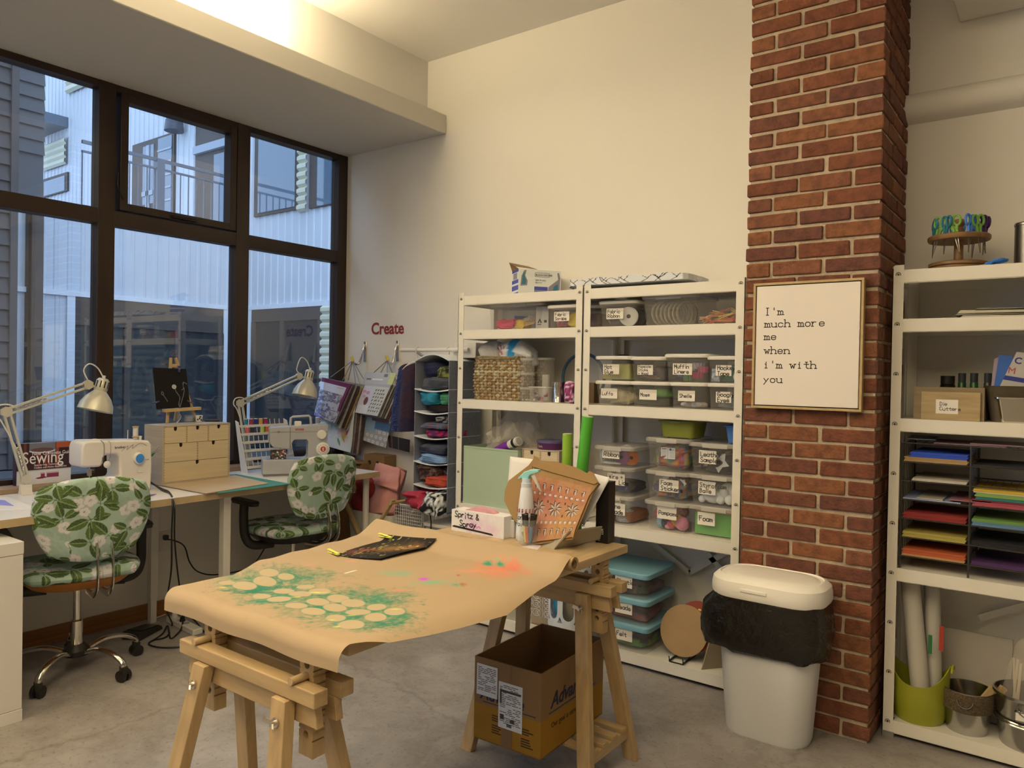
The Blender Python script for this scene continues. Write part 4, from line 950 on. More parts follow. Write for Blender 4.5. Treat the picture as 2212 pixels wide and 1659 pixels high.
# sewing guide standing on the sill
bx0 = -.035; y0, y1 = px(36, 1000, 0, bx0).y, px(153, 1000, 0, bx0).y; zt = px(90, 956, 0, bx0).z; bw, bh = y1 - y0, zt - .8265
bk = thing('book', 'thick sewing guide with a dark red cover standing on the window sill', 'book', (bx0, y0, .8265), PI / 2)
p = Paint(bw, bh, 120, 110, W('43251f')); p.rect(0, 0, bw, bh * .34, W('d9ccb4'))
p.mix(np.clip((p.y - bh * .30) / (bh * .12), 0, 1) * (p.y < bh * .42) , W('43251f'))
for c, w_, col in ((.40, .055, '8c3038'), (.60, .10, '6d2a2c'), (.74, .06, '9c4430'), (.15, .05, '6b3d2c'), (.52, .03, 'a0483a')): p.rect(bw * (c - w_ / 2), bh * .36, bw * (c + w_ / 2), bh, W(col))
p.rect(bw * .22, bh * .80, bw * .70, bh, W('7a7068')); p.rect(bw * .72, bh * .86, bw, bh, W('b4552c')); p.ell(bw * .46, bh * .80, bw * .24, bh * .05, W('cfc6b8')); p.ell(bw * .46, bh * .825, bw * .22, bh * .05, W('6e4a3c'))
for c in (.47, .58, .66, .73): p.rect(bw * (c - .04), bh * .14, bw * (c + .035), bh * .26, W('8c3345')); p.rect(bw * (c - .045), bh * .24, bw * (c + .04), bh * .28, W('c8a48c'))
p.leaf(bw * .34, bh * .14, bw * .24, bh * .03, .05, W('80293a'))
sheet(p, lambda x, y: (x, 0 * x - .0006, y), 'cover', painted('glossy_print', .22), bk)
m = MB().box(.002, bw - .002, 0, .034, .002, bh - .002); m.build('pages', mat('page_white', W('d8ccb6'), .8), bk, smooth=0)
MB().box(-.004, .0015, 0, .036, 0, bh).build('spine', mat('dark_purple', W('3d2430'), .4), bk, smooth=0)
MB().box(.002, bw, .0345, .036, 0, bh).build('back_cover', MATS['dark_purple'], bk, smooth=0)
WINK = mat('white_print', W('eae0cc'), .5)
ftext('New Complete Guide to', .026, WINK, bk, (bw * .27, -.0012, bh * .70), sx=.84)
ftext('Sewing', .088, WINK, bk, (bw * .09, -.0012, bh * .50), sx=.80)
ftext('Step-by-Step Techniques for\nClothes and Home Accessories', .0135, WINK, bk, (bw * .31, -.0012, bh * .44), sx=.9)

# papers, plates and mats
def flat(name, uvs, z, h, m, label, cat, bev=0.0):
    P_ = [px(u, v, 2, z) for u, v in uvs]; c = sum(P_, Vector()) / len(P_); q = MB().plate([(a.x - c.x, a.y - c.y) for a in P_], 0, h)
    return props(q.build(name, m, None, (c.x, c.y, z), smooth=0, bev=bev), label, cat)
flat('paper_sheet', ((-40, 1104), (-40, 1078), (18, 1074), (81, 1099)), ZD, .0012, mat('paper_white', (.76, .75, .74), .7), 'white sheet of paper lying at the left end of the desk', 'paper')
flat('leaflet', ((-30, 1090), (-20, 1079), (10, 1081), (30, 1093)), ZD + .0013, .0012, mat('violet_print', W('8d84ac'), .5), 'violet printed leaflet on the white sheet of paper', 'leaflet')
flat('craft_mat', ((70, 1082), (105, 1074), (338, 1068), (312, 1078), (110, 1092)), ZD, .002, mat('purple_mat', W('6b5590'), .6), 'purple mat under the white sewing machine', 'mat')
flat('cutting_mat', ((334, 1041), (474, 1066), (628, 1046), (510, 1025)), ZD, .003, mat('green_cutting_mat', W('3d8067'), .6, var=.1), 'green cutting mat under the masonite drawing board', 'cutting mat')
db = thing('drawing_board', 'tan clip drawing board lying flat in front of the wooden mini chest', 'board', (0, 0, 0))
P_ = [px(u, v, 2, ZD + .004) for u, v in ((322, 1044), (446, 1067), (580, 1045), (508, 1028))]; c = sum(P_, Vector()) / 4; db.location = (c.x, c.y, ZD + .0035)
MB().plate([(a.x - c.x, a.y - c.y) for a in P_], 0, .005).build('board', mat('hardboard', W('b99a6c'), .6, var=.1), db, smooth=0, bev=.001)
q = px(425, 1036, 2, ZD + .01); q = q - c; m = MB(); m.at((q.x, q.y, .005), (0, 0, rad(4))); m.loft([[(x, y, z) for x, z in ((-.018, .0), (.018, 0), (.014, .008), (0, .014), (-.012, .006))] for y in (-.075, .075)]); m.cyl((-.004, -.03, .014), (-.004, .03, .014), .009, n=12); m.build('clip', ZINC, db, smooth=30)

# ---- white sewing machine (local x runs along its length, its front looks along -y)
def f_local(T):
    I = T.matrix_basis.inverted() if False else (Matrix.Translation(T.location) @ T.rotation_euler.to_matrix().to_4x4()).inverted()
    return lambda v: I @ v
CRM = mat('machine_white', (.80, .78, .74), .28)
sm = thing('sewing_machine', 'white sewing machine with a blue stitch dial behind the floral chair', 'sewing machine', (.41, -2.05, ZD + .002), PI / 2); sm.scale = (.87, .95, .96)
OUT = [(-.03, 0), (.382, 0), (.386, .10), (.384, .245), (.366, .268), (.30, .274), (.11, .281), (.02, .284), (-.004, .276), (-.012, .25), (-.012, .165), (-.002, .150), (.09, .148), (.102, .165), (.104, .192), (.118, .207), (.178, .207), (.194, .192), (.198, .10), (.190, .082), (-.03, .078)]
m = MB().prism(OUT, 0, .15); m.build('body', CRM, sm, smooth=35, bev=.011, seg=3)
MB().box(-.03, .19, -.012, .12, .002, .0785).build('free_arm', CRM, sm, bev=.006)
GRO = mat('groove_grey', (.12, .115, .11), .5)
m = MB(); m.tube(spl([(.088, -.0012, .283), (.104, -.0012, .265), (.107, -.0012, .22), (.100, -.0012, .17), (.09, -.0012, .152)], 6), .0016, 6); m.tube(spl([(.13, -.0008, .279), (.143, -.0008, .26), (.143, -.0008, .21), (.13, -.0008, .17)], 6), .0009, 5); m.build('seam', GRO, sm)
m = MB(); m.tube(spl([(.205, -.0006, .222), (.24, -.0006, .247), (.237, -.0006, .228), (.27, -.0006, .252), (.268, -.0006, .232), (.31, -.0006, .256), (.352, -.0006, .243)], 8), .0008, 5); m.build('print_wave', GRO, sm)
ftext('brother', .019, mat('grey_print', (.06, .06, .065), .5), sm, (.166, -.0006, .236), bold=.0003)
ftext('LX 2500', .006, MATS['grey_print'], sm, (.345, -.0006, .165))
Y90 = (PI / 2, 0, 0)
m = MB(); m.lathe([(.030, 0), (.032, .004), (.031, .016), (.027, .019)], 32); d = m.build('dial', CRM, sm, (.302, 0, .178), Y90)
m = MB(); m.lathe([(.0245, .0185), (.0245, .021), (.02, .022)], 32); m.build('dial_cap', mat('blue_plastic', W('3f86b4'), .35), d)
m = MB(); m.lathe([(.018, 0), (.018, .010), (.013, .014)], 24); m.build('tension_knob', CRM, sm, (.122, 0, .158), Y90)
MB().box(.297, .328, -.004, 0, .100, .128).build('reverse_lever', CRM, sm, bev=.003)
m = MB(Matrix.Translation((.385, .075, .225)) @ Euler((0, PI / 2, 0)).to_matrix().to_4x4()); m.lathe([(.028, 0), (.030, .008), (.027, .018), (.02, .02)], 24); m.build('hand_wheel', CRM, sm)
m = MB(); m.cyl((.058, .06, .15), (.058, .06, .085), .003, n=8).box(.05, .066, .05, .07, .100, .135).box(.046, .07, .03, .075, .079, .083).bar((.066, .06, .128), (.083, .06, .128), .004, .005); m.build('needle_and_foot', ZINC, sm, smooth=30)
MB().box(.0, .17, .005, .11, .0788, .080).build('needle_plate', mat('steel_plate', (.5, .49, .47), .3, 1.0), sm, smooth=0)
m = MB(); m.cyl((.272, .06, .27), (.272, .06, .325), .0022, n=8).cyl((.318, .06, .27), (.318, .06, .315), .0022, n=8); m.lathe([(.012, .275), (.014, .28), (.01, .283)], 16, (.318, .06, 0)); m.lathe([(.008, .27), (.011, .288), (.007, .29)], 14, (.345, .06, 0)); m.build('spool_pin', CRM, sm)
m = MB(); m.lathe([(.02, .279), (.022, .284), (.012, .288)], 20, (.085, .06, 0)); m.build('thread_guide', CRM, sm)
ts = thing('thread_spool', 'cream thread spool standing on top of the white sewing machine', 'thread spool', (.41 - .057, -2.05 + .2767, ZD + .2745), 0)
m = MB().lathe([(.013, .006), (.013, .05)], 20); m.build('thread', mat('cream_thread', W('d6c7a8'), .8, bump=.4, bs=500, stretch=(.1, .1, 1)), ts); m = MB().lathe([(.016, 0), (.016, .006), (.009, .008)], 20); m.lathe([(.009, .049), (.016, .052), (.016, .057)], 20); m.build('spool_core', mat('tan_wood', W('b98f50'), .6), ts)
bc = thing('binder_clip', 'green binder clip poking out beside the white sewing machine', 'binder clip', (.36, -1.69, .985), rad(100), rot=(0, rad(-30), rad(100)))
m = MB(); m.prism([(-.014, -.008), (.014, 0), (-.014, .008)], -.016, .016); m.build('clip_body', mat('green_clip', W('3f6a34'), .35), bc, smooth=0, bev=.001)
for z in (-.006, .006): MB().tube([(.012, -.01, z * .4), (.045, -.008, z * 1.6), (.052, 0, z * 1.8), (.045, .008, z * 1.6), (.012, .01, z * .4)], .0013, 6).build('wire_handle', CHROME, bc)

# ---- wooden mini chest of drawers
PLY = mat('birch_plywood', W('d0b27e'), .55, var=.10, vs=4, stretch=(1, 5, 14))
PLYD = mat('plywood_side', W('b59c76'), .6, var=.12, vs=4, stretch=(5, 1, 14))
def mini_chest(loc, rz, label, w=.42, d=.18, h=.315, rows=((.333, .666), (.5,), ()), cut=None):
    t = thing('mini_chest', label, 'chest of drawers', loc, rz); th = .008
    m = MB().box(0, th, 0, d, 0, h).box(w - th, w, 0, d, 0, h).box(th, w - th, 0, d, 0, th).box(th, w - th, 0, d, h - th, h).box(th, w - th, d - .004, d, th, h - th); m.build('carcass', PLYD, t, smooth=0, bev=.0008)
    n = len(rows); hs = [.30, .34, .36][:n] if n == 3 else [1 / n] * n; z1 = h - th
    for r, cuts in enumerate(rows):
        z0 = z1 - (h - 2 * th) * hs[r]; xs = [0] + list(cuts) + [1]
        for a, b in zip(xs, xs[1:]):
            x0, x1 = th + (w - 2 * th) * a + .0012, th + (w - 2 * th) * b - .0012; zz0, zz1 = z0 + .0012, z1 - .0012; xc = (x0 + x1) / 2; q = .010; dp = .022
            pol = [(x0, zz0), (x1, zz0), (x1, zz1), (xc + q, zz1), (xc + q, zz1 - dp + q)] + [(xc + q * math.cos(rad(k)), zz1 - dp + q - q * math.sin(rad(k))) for k in range(30, 180, 30)] + [(xc - q, zz1 - dp + q), (xc - q, zz1), (x0, zz1)]
            dr = MB().prism(pol, .0005, .006).build('drawer', PLY, t, smooth=0)
            m = MB(); m.box(xc - q - .002, xc + q + .002, .012, .014, zz1 - dp - .004, zz1); m.build('finger_hole', MATS['dark_gap'], dr, smooth=0)
            m = MB(); s = 0
            for k in range(7):
                zz = zz0 + (zz1 - zz0) * (k + .25) / 7
                for xx in (x0 + .0012, x1 - .0042): m.box(xx, xx + .003, .0001, .0004, zz, zz + (zz1 - zz0) * .07)
            m.build('dovetail', mat('dovetail_tan', W('a8834a'), .6), dr, smooth=0)
        z1 = z0
    return t
q = px(350, 1047, 2, ZD + .008)
mc = mini_chest((q.x, q.y, ZD + .0086), rad(92), 'birch plywood mini chest of drawers below the small easel on the desk', w=.415)
ZC = ZD + .0086 + .315
# small easel with a black card
ez = px(392, 912, 2, ZC); XE = ez.x
el = thing('mini_easel', 'small wooden easel standing on the birch mini chest', 'easel', (XE, ez.y, ZC)); I = Matrix.Translation((-XE, -ez.y, -ZC)); f = lambda u, v, dx=0: px(u, v, 0, XE + dx)
PINE = mat('pine', W('c19a5c'), .5, var=.15, vs=8, stretch=(5, 5, 1))
for a, b in (((361, 914), (369, 773)), ((424, 914), (379, 773))): p0 = f(*a); p0.z = ZC; MB(I).bar(p0, f(b[0], b[1], -.05), .012, .016, (1, 0, 0)).build('leg', PINE, el, smooth=0, bev=.001)
p0 = f(395, 800, -.05); MB(I).bar(p0, (XE - .13, p0.y, ZC + .0), .012, .014, (1, 0, 0)).build('back_leg', PINE, el, smooth=0, bev=.001)
a, b = f(353, 887, .014), f(432, 882, .014); MB(I).bar(a, b, .03, .018, (0, 0, 1)).build('ledge', PINE, el, smooth=0, bev=.001)
a, b = f(366, 790, -.04), f(382, 790, -.04); MB(I).bar(a, b, .012, .02, (0, 0, 1)).build('top_block', PINE, el, smooth=0, bev=.001)
dc = px(372, 838, 0, XE - .004); dz = props(MB(Euler((0, PI / 2 - .22, 0)).to_matrix().to_4x4()).lathe([(.093, -.002), (.093, .002)], 48).build('round_board', mat('kraft_board', W('a17845'), .7), None, (dc.x, dc.y, dc.z)), 'round kraft board behind the black card on the small easel', 'board')
KC = [px(u, v, 0, XE + dx) for u, v, dx in ((330, 794, -.004), (402, 797, -.004), (411, 879, .026), (338, 884, .026))]
kp = Paint(.17, .20, 120, 140, '121213')
kp.ell(.098, .107, .011, .011, W('cfc3a6')); kp.ell(.098, .107, .006, .006, W('8d8468')); kp.ell(.098, .107, .003, .003, W('e0d4b4'))
for pts in ([(.102, .096), (.106, .08), (.120, .06), (.122, .045), (.112, .02), (.116, .0)], [(.15, .132), (.142, .11), (.15, .09), (.14, .06), (.128, .03), (.118, .005)], [(.142, .125), (.158, .128), (.165, .12)], [(.15, .10), (.135, .09)], [(.035, .085), (.030, .072), (.038, .066), (.044, .074), (.036, .082)], [(.04, .066), (.05, .05), (.058, .035)]):
    kp.line(chaikin(chaikin(pts)), .0011, W('8f8a7a'))
def kf(x, y):
    s, t = (x / .17)[..., None], (1 - y / .20)[..., None]; A = [np.array(q) for q in KC]; P_ = A[0] * (1 - s) * (1 - t) + A[1] * s * (1 - t) + A[2] * s * t + A[3] * (1 - s) * t
    return P_[..., 0] - KC[0].x, P_[..., 1] - KC[0].y, P_[..., 2] - KC[0].z
props(sheet(kp, kf, 'art_card', painted('pastel_on_black', .85), None, solid=.0015, loc=KC[0]), 'black card with a chalk flower on the small easel', 'artwork')
def peg(p, d, col, label):
    d = Vector(d).normalized(); t = thing('clothespin', label, 'clothespin', p); 
    for s_ in (1, -1): MB().bar(Vector((.002 * s_, 0, 0)) - d * .018, Vector((.005 * s_, 0, 0)) + d * .018, .004, .008).build('jaw', mat('peg_' + col, W(col), .5), t, smooth=0)
    MB().cyl((-.006, 0, 0), (.006, 0, 0), .003, n=8).build('spring', ZINC, t)
for (u, v), d, l in (((337, 869), (0, 1, .35), 'violet clothespin at the lower window-side edge of the black flower card'), ((387, 797), (0, 0, 1), 'violet clothespin on the top edge of the black flower card'), ((410, 868), (0, 1, -.4), 'violet clothespin on the lower edge of the black flower card, towards the thread rack'), ((393, 883), (0, 1, -.2), 'violet clothespin on the easel ledge')):
    q = px(u, v, 0, XE + .022); peg(q, d, '4b4160', l)
q = px(409, 911, 2, ZC); j = thing('glass_jar', 'small glass jar of grey paint on the mini chest', 'jar', q); MB().lathe([(.027, 0), (.028, .003), (.028, .040), (.026, .040), (.026, .004)], 24).build('jar_glass', clear('jar_clear', (.7, .73, .75), .12, .05), j); MB().lathe([(.0255, .0045), (.0255, .026)], 20).build('paint', mat('grey_paint', (.22, .23, .26), .4), j)
q = px(430, 911, 2, ZC); j = thing('mug', 'tiny white mug with black flowers on the mini chest', 'mug', q); MB().lathe([(.017, 0), (.021, .038), (.019, .038), (.016, .004)], 20).build('cup', mat('glazed_white', W('d8cdb8'), .25), j)
m = MB(); [m.sphere((.0195 * math.cos(a), .0195 * math.sin(a), z), .005, 8, 6) for a, z in ((-.4, .02), (.1, .012), (-.9, .014), (-.2, .03))]; m.build('painted_flower', BLKP, j)
a, b = px(442, 911, 2, ZC), px(474, 911, 2, ZC); a.z = b.z = ZC + .0075; t = thing('marker_pen', 'black marker pen lying on the mini chest', 'marker', (a + b) / 2); d = (b - a) / 2
MB().cyl(-d, d * .45, .0072, n=14).build('barrel', BLKP, t); MB().cyl(d * .45, d, .0076, .0068, n=14).build('cap', BLKP, t)
m = MB(); m.tube(spl([px(u, v, 0, XE - .03) for u, v in ((388, 894), (391, 900), (387, 908), (382, 913))], 5), .0028, 8); props(m.build('white_cord', WPL), 'short white cord hanging behind the small easel', 'cord')

# ---- grey sewing machine turned to the room
q = px(567, 1030, 2, ZD); RZ2 = rad(58)
gm = thing('sewing_machine', 'grey sewing machine with a red S dial beside the thread rack', 'sewing machine', (q.x, q.y, ZD), RZ2)
GREY = mat('machine_grey', W('a99f8c'), .38)
k_ = .00283 * .3316; bz = lambda u, v: ((u - 350) * k_, (1000 - v) * k_ + .0)
m = MB(); m.box(0, .405, 0, .17, .012, .098); m.build('base', GREY, gm, bev=.004); MB().box(.004, .40, .004, .166, 0, .012).build('base_foot', mat('machine_dark', W('6f675a'), .5), gm, smooth=0)
OUT = [(.16, .098), (.16, .10)]
OUT = [bz(*q) for q in ((572, 890), (748, 890), (757, 675), (520, 690), (395, 692), (390, 790), (400, 815), (505, 835), (530, 815), (545, 770), (620, 770), (632, 790), (632, 860))]
OUT = [(x, z) for x, z in OUT][::1]
pol = [(.222, .098), (.372, .098), (.384, .303), (.372, .308), (.16, .296), (.045, .290), (.038, .28), (.040, .20), (.055, .176), (.142, .158), (.158, .165), (.172, .205), (.182, .216), (.252, .216), (.263, .205), (.263, .12), (.255, .105)]
m = MB(); m.prism(pol, .02, .135); m.build('body', GREY, gm, smooth=35, bev=.006, seg=2)
MB().box(.02, .22, .03, .12, .0982, .0995).build('needle_plate', MATS['steel_plate'], gm, smooth=0)
m = MB(); m.tube([(.16, .06, .29), (.163, .06, .345), (.175, .06, .352), (.268, .06, .358), (.278, .06, .35), (.284, .06, .30)], .0075, 10); m.build('carry_handle', GREY, gm)
MB().box(.185, .225, .05, .085, .295, .325).build('bobbin_winder', CRM, gm, bev=.004)
m = MB(); m.box(.155, .158, .0188, .0198, .165, .292); m.box(.045, .38, .0190, .0198, .262, .2635); m.build('seam', GRO, gm, smooth=0)
for x, z, r in ((.342, .245, .028), (.350, .158, .040)):
    m = MB(); m.lathe([(r, 0), (r, .012), (r * .86, .016)], 32); d = m.build('dial', CRM, gm, (x, .02, z), Y90)
m = MB(); m.lathe([(.016, .0155), (.016, .0175)], 24); m.build('dial_badge', mat('red_print', W('b23a2c'), .4), d); ftext('S', .024, WINK, d, (0, -.009, .0182), (0, 0, 0), ax='CENTER', bold=.0006)
m = MB()
for i in range(12): a = 2 * PI * i / 12; m.box(.027 * math.cos(a) - .0016, .027 * math.cos(a) + .0016, .027 * math.sin(a) - .0016, .027 * math.sin(a) + .0016, .0158, .0166)
m.build('stitch_mark', MATS['grey_print'], d, smooth=0)
ftext('SINGER', .016, MATS['red_print'], gm, (.185, .0192, .272), bold=.0004); ftext('HEAVY DUTY', .008, mat('pale_print', W('c4b9a4'), .5), gm, (.25, .0192, .274))
m = MB(Y90 and Matrix.Translation((.09, .0195, .265)) @ Euler(Y90).to_matrix().to_4x4()); m.tube([(.006 * math.cos(rad(a)), .006 * math.sin(rad(a)), 0) for a in range(0, 360, 45)], .0012, 5, closed=True); m.build('badge', MATS['red_print'], gm)
m = MB(); m.cyl((.105, .08, .165), (.105, .08, .10), .003, n=8).box(.097, .113, .07, .09, .105, .14).bar((.11, .05, .14), (.12, .02, .15), .004, .004); m.build('needle_and_foot', ZINC, gm)
p = Paint(.09, .055, 60, 40, W('3a3a34')); r = random.Random(6)
for i in range(34): p.ell(r.uniform(0, .09), r.uniform(0, .055), .005, .004, W(r.choice(['a8453a', 'd8cdb8', '5c6f3a', 'c48a6a'])))
props(sheet(p, lambda x, y: (x + .045, .03 + .012 * np.sin(x * 60), y + .1005), 'fabric_scrap', painted('small_print_cotton', .8), gm, solid=.001), 'x', 'y'); o = bpy.data.objects['fabric_scrap']; del o['label'], o['category']
m = MB().cyl((.322, .07, .30), (.322, .07, .345), .0022, n=8); m.build('spool_pin', CRM, gm)
GMX = Matrix.Translation(gm.location) @ gm.rotation_euler.to_matrix().to_4x4()
def spool(loc, col, label, group=None, h=.04, r=.0125, tilt=None):
    t = thing('thread_spool', label, 'thread spool', loc, 0, group, rot=tilt)
    MB().lathe([(r, .003), (r, h - .003)], 16).build('thread', mat('thread_' + col, W(col), .6, bump=.35, bs=600, stretch=(.1, .1, 1)), t); MB().lathe([(r * .98, 0), (r * .98, .003)], 16).build('spool_end', WPL, t); MB().lathe([(r * .98, h - .003), (r * .98, h), (.004, h + .0004)], 16).build('spool_end', WPL, t)
    return t
spool(GMX @ Vector((.322, .07, .3085)), '8c8a86', 'grey thread spool standing on top of the grey sewing machine')
# ---- thread rack
TR0 = px(541, 1000, 2, ZD + .045); ra = px(540, 905, 0, .10); rb_ = px(672, 908, 0, .10)
tr = thing('thread_rack', 'white plastic thread rack with pegs behind the grey sewing machine', 'thread rack', (.085, -.985, ZD), PI / 2)
RW = .36
m = MB(); 
for x in (0, RW): m.add([(x - .003, .0, 0), (x + .003, 0, 0), (x + .003, .10, 0), (x - .003, .10, 0), (x - .003, -.05, .305), (x + .003, -.05, .305), (x + .003, -.01, .318), (x - .003, -.01, .318)][0:0] or [(x - .003, -.085, 0), (x + .003, -.085, 0), (x + .003, -.02, 0), (x - .003, -.02, 0), (x - .003, .02, .305), (x + .003, .02, .305), (x + .003, .05, .315), (x - .003, .05, .315)], [(3, 2, 1, 0), (4, 5, 6, 7), (0, 1, 5, 4), (1, 2, 6, 5), (2, 3, 7, 6), (3, 0, 4, 7)])
m.build('side_panel', WPL, tr, smooth=0)
ROWS = []
for i in range(6):
    z = .035 + i * .050; y = -.07 + i * .0165 + .002; ROWS.append((y, z)); MB().box(.003, RW - .003, y - .010, y + .026, z - .004, z).box(.003, RW - .003, y - .012, y - .009, z - .012, z + .002).build('shelf_step', WPL, tr, smooth=0)
    m = MB()
    for k in range(10): x = .02 + k * .0355; m.cyl((x, y + .006, z), (x, y + .012, z + .034), .0022, n=6)
    m.build('peg', WPL, tr)
TRX = Matrix.Translation(tr.location) @ tr.rotation_euler.to_matrix().to_4x4()
for row, cols in ((5, (('2f7a72', 1), ('a02f3c', 2), ('27306a', 3), ('d79a3c', 4), ('98223a', 5))), (4, (('d85c5a', 1), ('2c3234', 2), ('b7bf45', 4), ('c9672c', 5), ('d88f3a', 6)))):
    for col, k in cols:
        y, z = ROWS[row]; x = .02 + k * .0355; nm = {'2f7a72': 'teal', 'a02f3c': 'red', '27306a': 'navy', 'd79a3c': 'gold', '98223a': 'crimson', 'd85c5a': 'coral', '2c3234': 'black', 'b7bf45': 'lime', 'c9672c': 'rust', 'd88f3a': 'amber'}[col]
        spool(TRX @ Vector((x, y + .006, z + .0005)), col, nm + ' thread spool on the %s row of the white thread rack' % ('top' if row == 5 else 'second'), 'spools on the thread rack', tilt=(0, 0, 0))
q = px(716, 990, 2, ZD); props(lump(.085, .13, .13, 31, .18, 6).build('cloth_bag', mat('black_cloth', (.012, .012, .013), .85), None, (.17, q.y - .01 if q.y < -.46 else -.49, ZD)), 'black cloth bag on the desk end behind the grey sewing machine', 'bag')
props(MB().box(-.08, .08, -.05, .05, 0, .022).build('notebook', mat('dark_cover', W('4a4440'), .5), None, (.36, -.46, ZD), (0, 0, .3), smooth=0, bev=.002), 'dark notebook on the window end of the desk next to the black cloth bag', 'notebook')

# ================================================================ CABLES AND FLOOR THINGS BELOW THE DESK
CABLE = mat('black_cable', (.010, .010, .010), .45)
def cable(name, pts, r, m, label, cat='cable'):
    return props(MB().tube(spl(pts, 8), r, 8).build(name, m), label, cat)
F0 = lambda u, v, z=.005: px(u, v, 2, z)
D0 = lambda u, v: px(u, v, 2, ZD + .005)
e = .752
cable('power_cable', [Vector((.33, -1.715, .86)), Vector((.40, -1.70, .83)), D0(352, 1060), D0(368, 1067) , Vector((e, px(373, 1085, 0, e).y, .770)), px(371, 1150, 0, .70), px(370, 1230, 0, .60), px(360, 1310, 0, .45), F0(372, 1350), F0(360, 1375), F0(332, 1383), F0(322, 1392), F0(352, 1399), F0(420, 1396)], .0042, CABLE, 'black power cable running from the white sewing machine over the desk edge to the floor')
cable('power_cable', [Vector((.32, -1.712, .85)), D0(348, 1055), D0(366, 1064), Vector((e, px(377, 1085, 0, e).y, .768)), px(377, 1160, 0, .68), px(383, 1230, 0, .55), px(392, 1300, 0, .40), F0(394, 1350, .03), F0(380, 1372), F0(368, 1378), F0(362, 1352, .02), F0(350, 1370), F0(322, 1388)], .0042, CABLE, 'black pedal cable looping from the desk edge to the foot pedal')
cable('power_cable', [Vector((.012, -1.425, .44)), px(374, 1167, 0, .10), px(398, 1180, 0, .12), px(410, 1215, 0, .12), px(430, 1236, 0, .10), px(470, 1241, 0, .06), px(540, 1225, 0, .06), px(575, 1180, 0, .12)], .004, CABLE, 'black cable from the wall outlet sagging behind the desk legs')
cable('power_cable', [F0(398, 1332, .04), F0(405, 1328, .05), F0(425, 1345, .02), F0(445, 1368), F0(480, 1380)], .004, CABLE, 'black cable with a plug in the white power strip')
cable('extension_cord', [F0(172, 1299, .02), F0(195, 1308), F0(225, 1323), F0(265, 1328), F0(292, 1331), F0(330, 1322), F0(370, 1319), F0(392, 1330, .02), F0(385, 1345, .04)], .0032, WPL, 'thin white cord lying along the floor to the power strip', 'cord')
cable('extension_cord', [F0(315, 1321), F0(313, 1331), F0(330, 1336), F0(365, 1322), F0(372, 1300, .05), F0(378, 1315), F0(405, 1322), F0(440, 1332)], .0032, WPL, 'coiled white cord round the desk leg on the floor', 'cord')
a, b = F0(372, 1344, 0), F0(424, 1370, 0); d = b - a
ps = thing('power_strip', 'white power strip on the floor under the desk', 'power strip', ((a.x + b.x) / 2, (a.y + b.y) / 2, 0), math.atan2(d.y, d.x)); L_ = d.length / 2
MB().box(-L_ - .02, L_ + .02, -.028, .028, 0, .034).build('housing', WPL, ps, bev=.006)
for i in range(3): MB().lathe([(.018, .0342), (.018, .0348)], 20, (-L_ + .03 + i * .07, 0, 0)).build('socket', mat('socket_grey', (.35, .35, .34), .5), ps)
MB().cyl((-.02, 0, .0345), (-.02, 0, .06), .016, .010, n=12).build('plug', BLKP, ps); MB().cyl((-L_ + .03, 0, .0345), (-L_ + .03, 0, .065), .018, .013, n=12).build('plug', WPL, ps)
fp = thing('foot_pedal', 'black sewing machine foot pedal on the floor under the desk', 'pedal', ((.233), -1.66, 0), rad(-62))
MB().add([(-.10, -.055, 0), (.10, -.055, 0), (.10, .055, 0), (-.10, .055, 0), (-.095, -.05, .02), (.095, -.05, .045), (.095, .05, .045), (-.095, .05, .02)], [(3, 2, 1, 0), (4, 5, 6, 7), (0, 1, 5, 4), (1, 2, 6, 5), (2, 3, 7, 6), (3, 0, 4, 7)]).build('pedal_body', mat('pedal_black', (.025, .024, .023), .5), fp, smooth=0, bev=.005)
MB().add([(-.085, -.042, .023), (.075, -.042, .0435), (.075, .042, .0435), (-.085, .042, .023), (-.085, -.042, .026), (.075, -.042, .0465), (.075, .042, .0465), (-.085, .042, .026)], [(3, 2, 1, 0), (4, 5, 6, 7), (0, 1, 5, 4), (1, 2, 6, 5), (2, 3, 7, 6), (3, 0, 4, 7)]).build('tread', BLKP, fp, smooth=0, bev=.002)
ol = thing('wall_outlet', 'white wall outlet with a black plug behind the desk legs', 'outlet', (.0005, -1.42, .43))
MB().box(0, .006, -.036, .036, -.058, .058).build('cover_plate', WPL, ol, bev=.002)
for z in (-.022, .022): MB().box(.006, .0075, -.017, .017, z - .014, z + .014).build('socket', WPL, ol, bev=.001)
MB().box(.0075, .035, -.012, .012, .008, .036).build('plug', BLKP, ol, bev=.003)
# ================================================================ ON THE BACK WALL
REDP = mat('dark_red_vinyl', W('8e2b26'), .5)
wl = thing('wall_lettering', 'dark red word Create on the white back wall', 'lettering', (px(803, 722, 1, -.001).x, -.001, px(803, 722, 1, 0).z))
ftext('Create', .1155, REDP, wl, (-.006, 0, 0), bold=.0030, name='letters', ex=.0006, sx=1.0)
for (u0, v0), (u1, v1), l in (((789, 739), (776, 783), 'chrome wall hook nearest the window'), ((859, 737), (851, 780), 'chrome wall hook above the cream spotted sample book')):
    a = px(u0, v0, 1, -.004); t = thing('wall_hook', l, 'hook', (a.x, -.0005, a.z - .07)); d = px(u1, v1, 1, -.06).x - a.x
    MB().box(-.013, .013, -.008, 0, -.07, .075).build('back_plate', CHROME, t, bev=.003)
    cp = px(*((762, 776) if u0 < 800 else (837, 775)), 1, -.09); cx, cz = cp.x - a.x, cp.z - (a.z - .07)
    MB().tube(spl([(0, -.006, .05), (0, -.022, .02), (cx * .15, -.03, cz * .4), (cx * .55, -.045, cz - .030), (cx * .9, -.075, cz - .028), (cx, -.092, cz - .012)], 6), .0085, 10).build('hook_arm', CHROME, t)
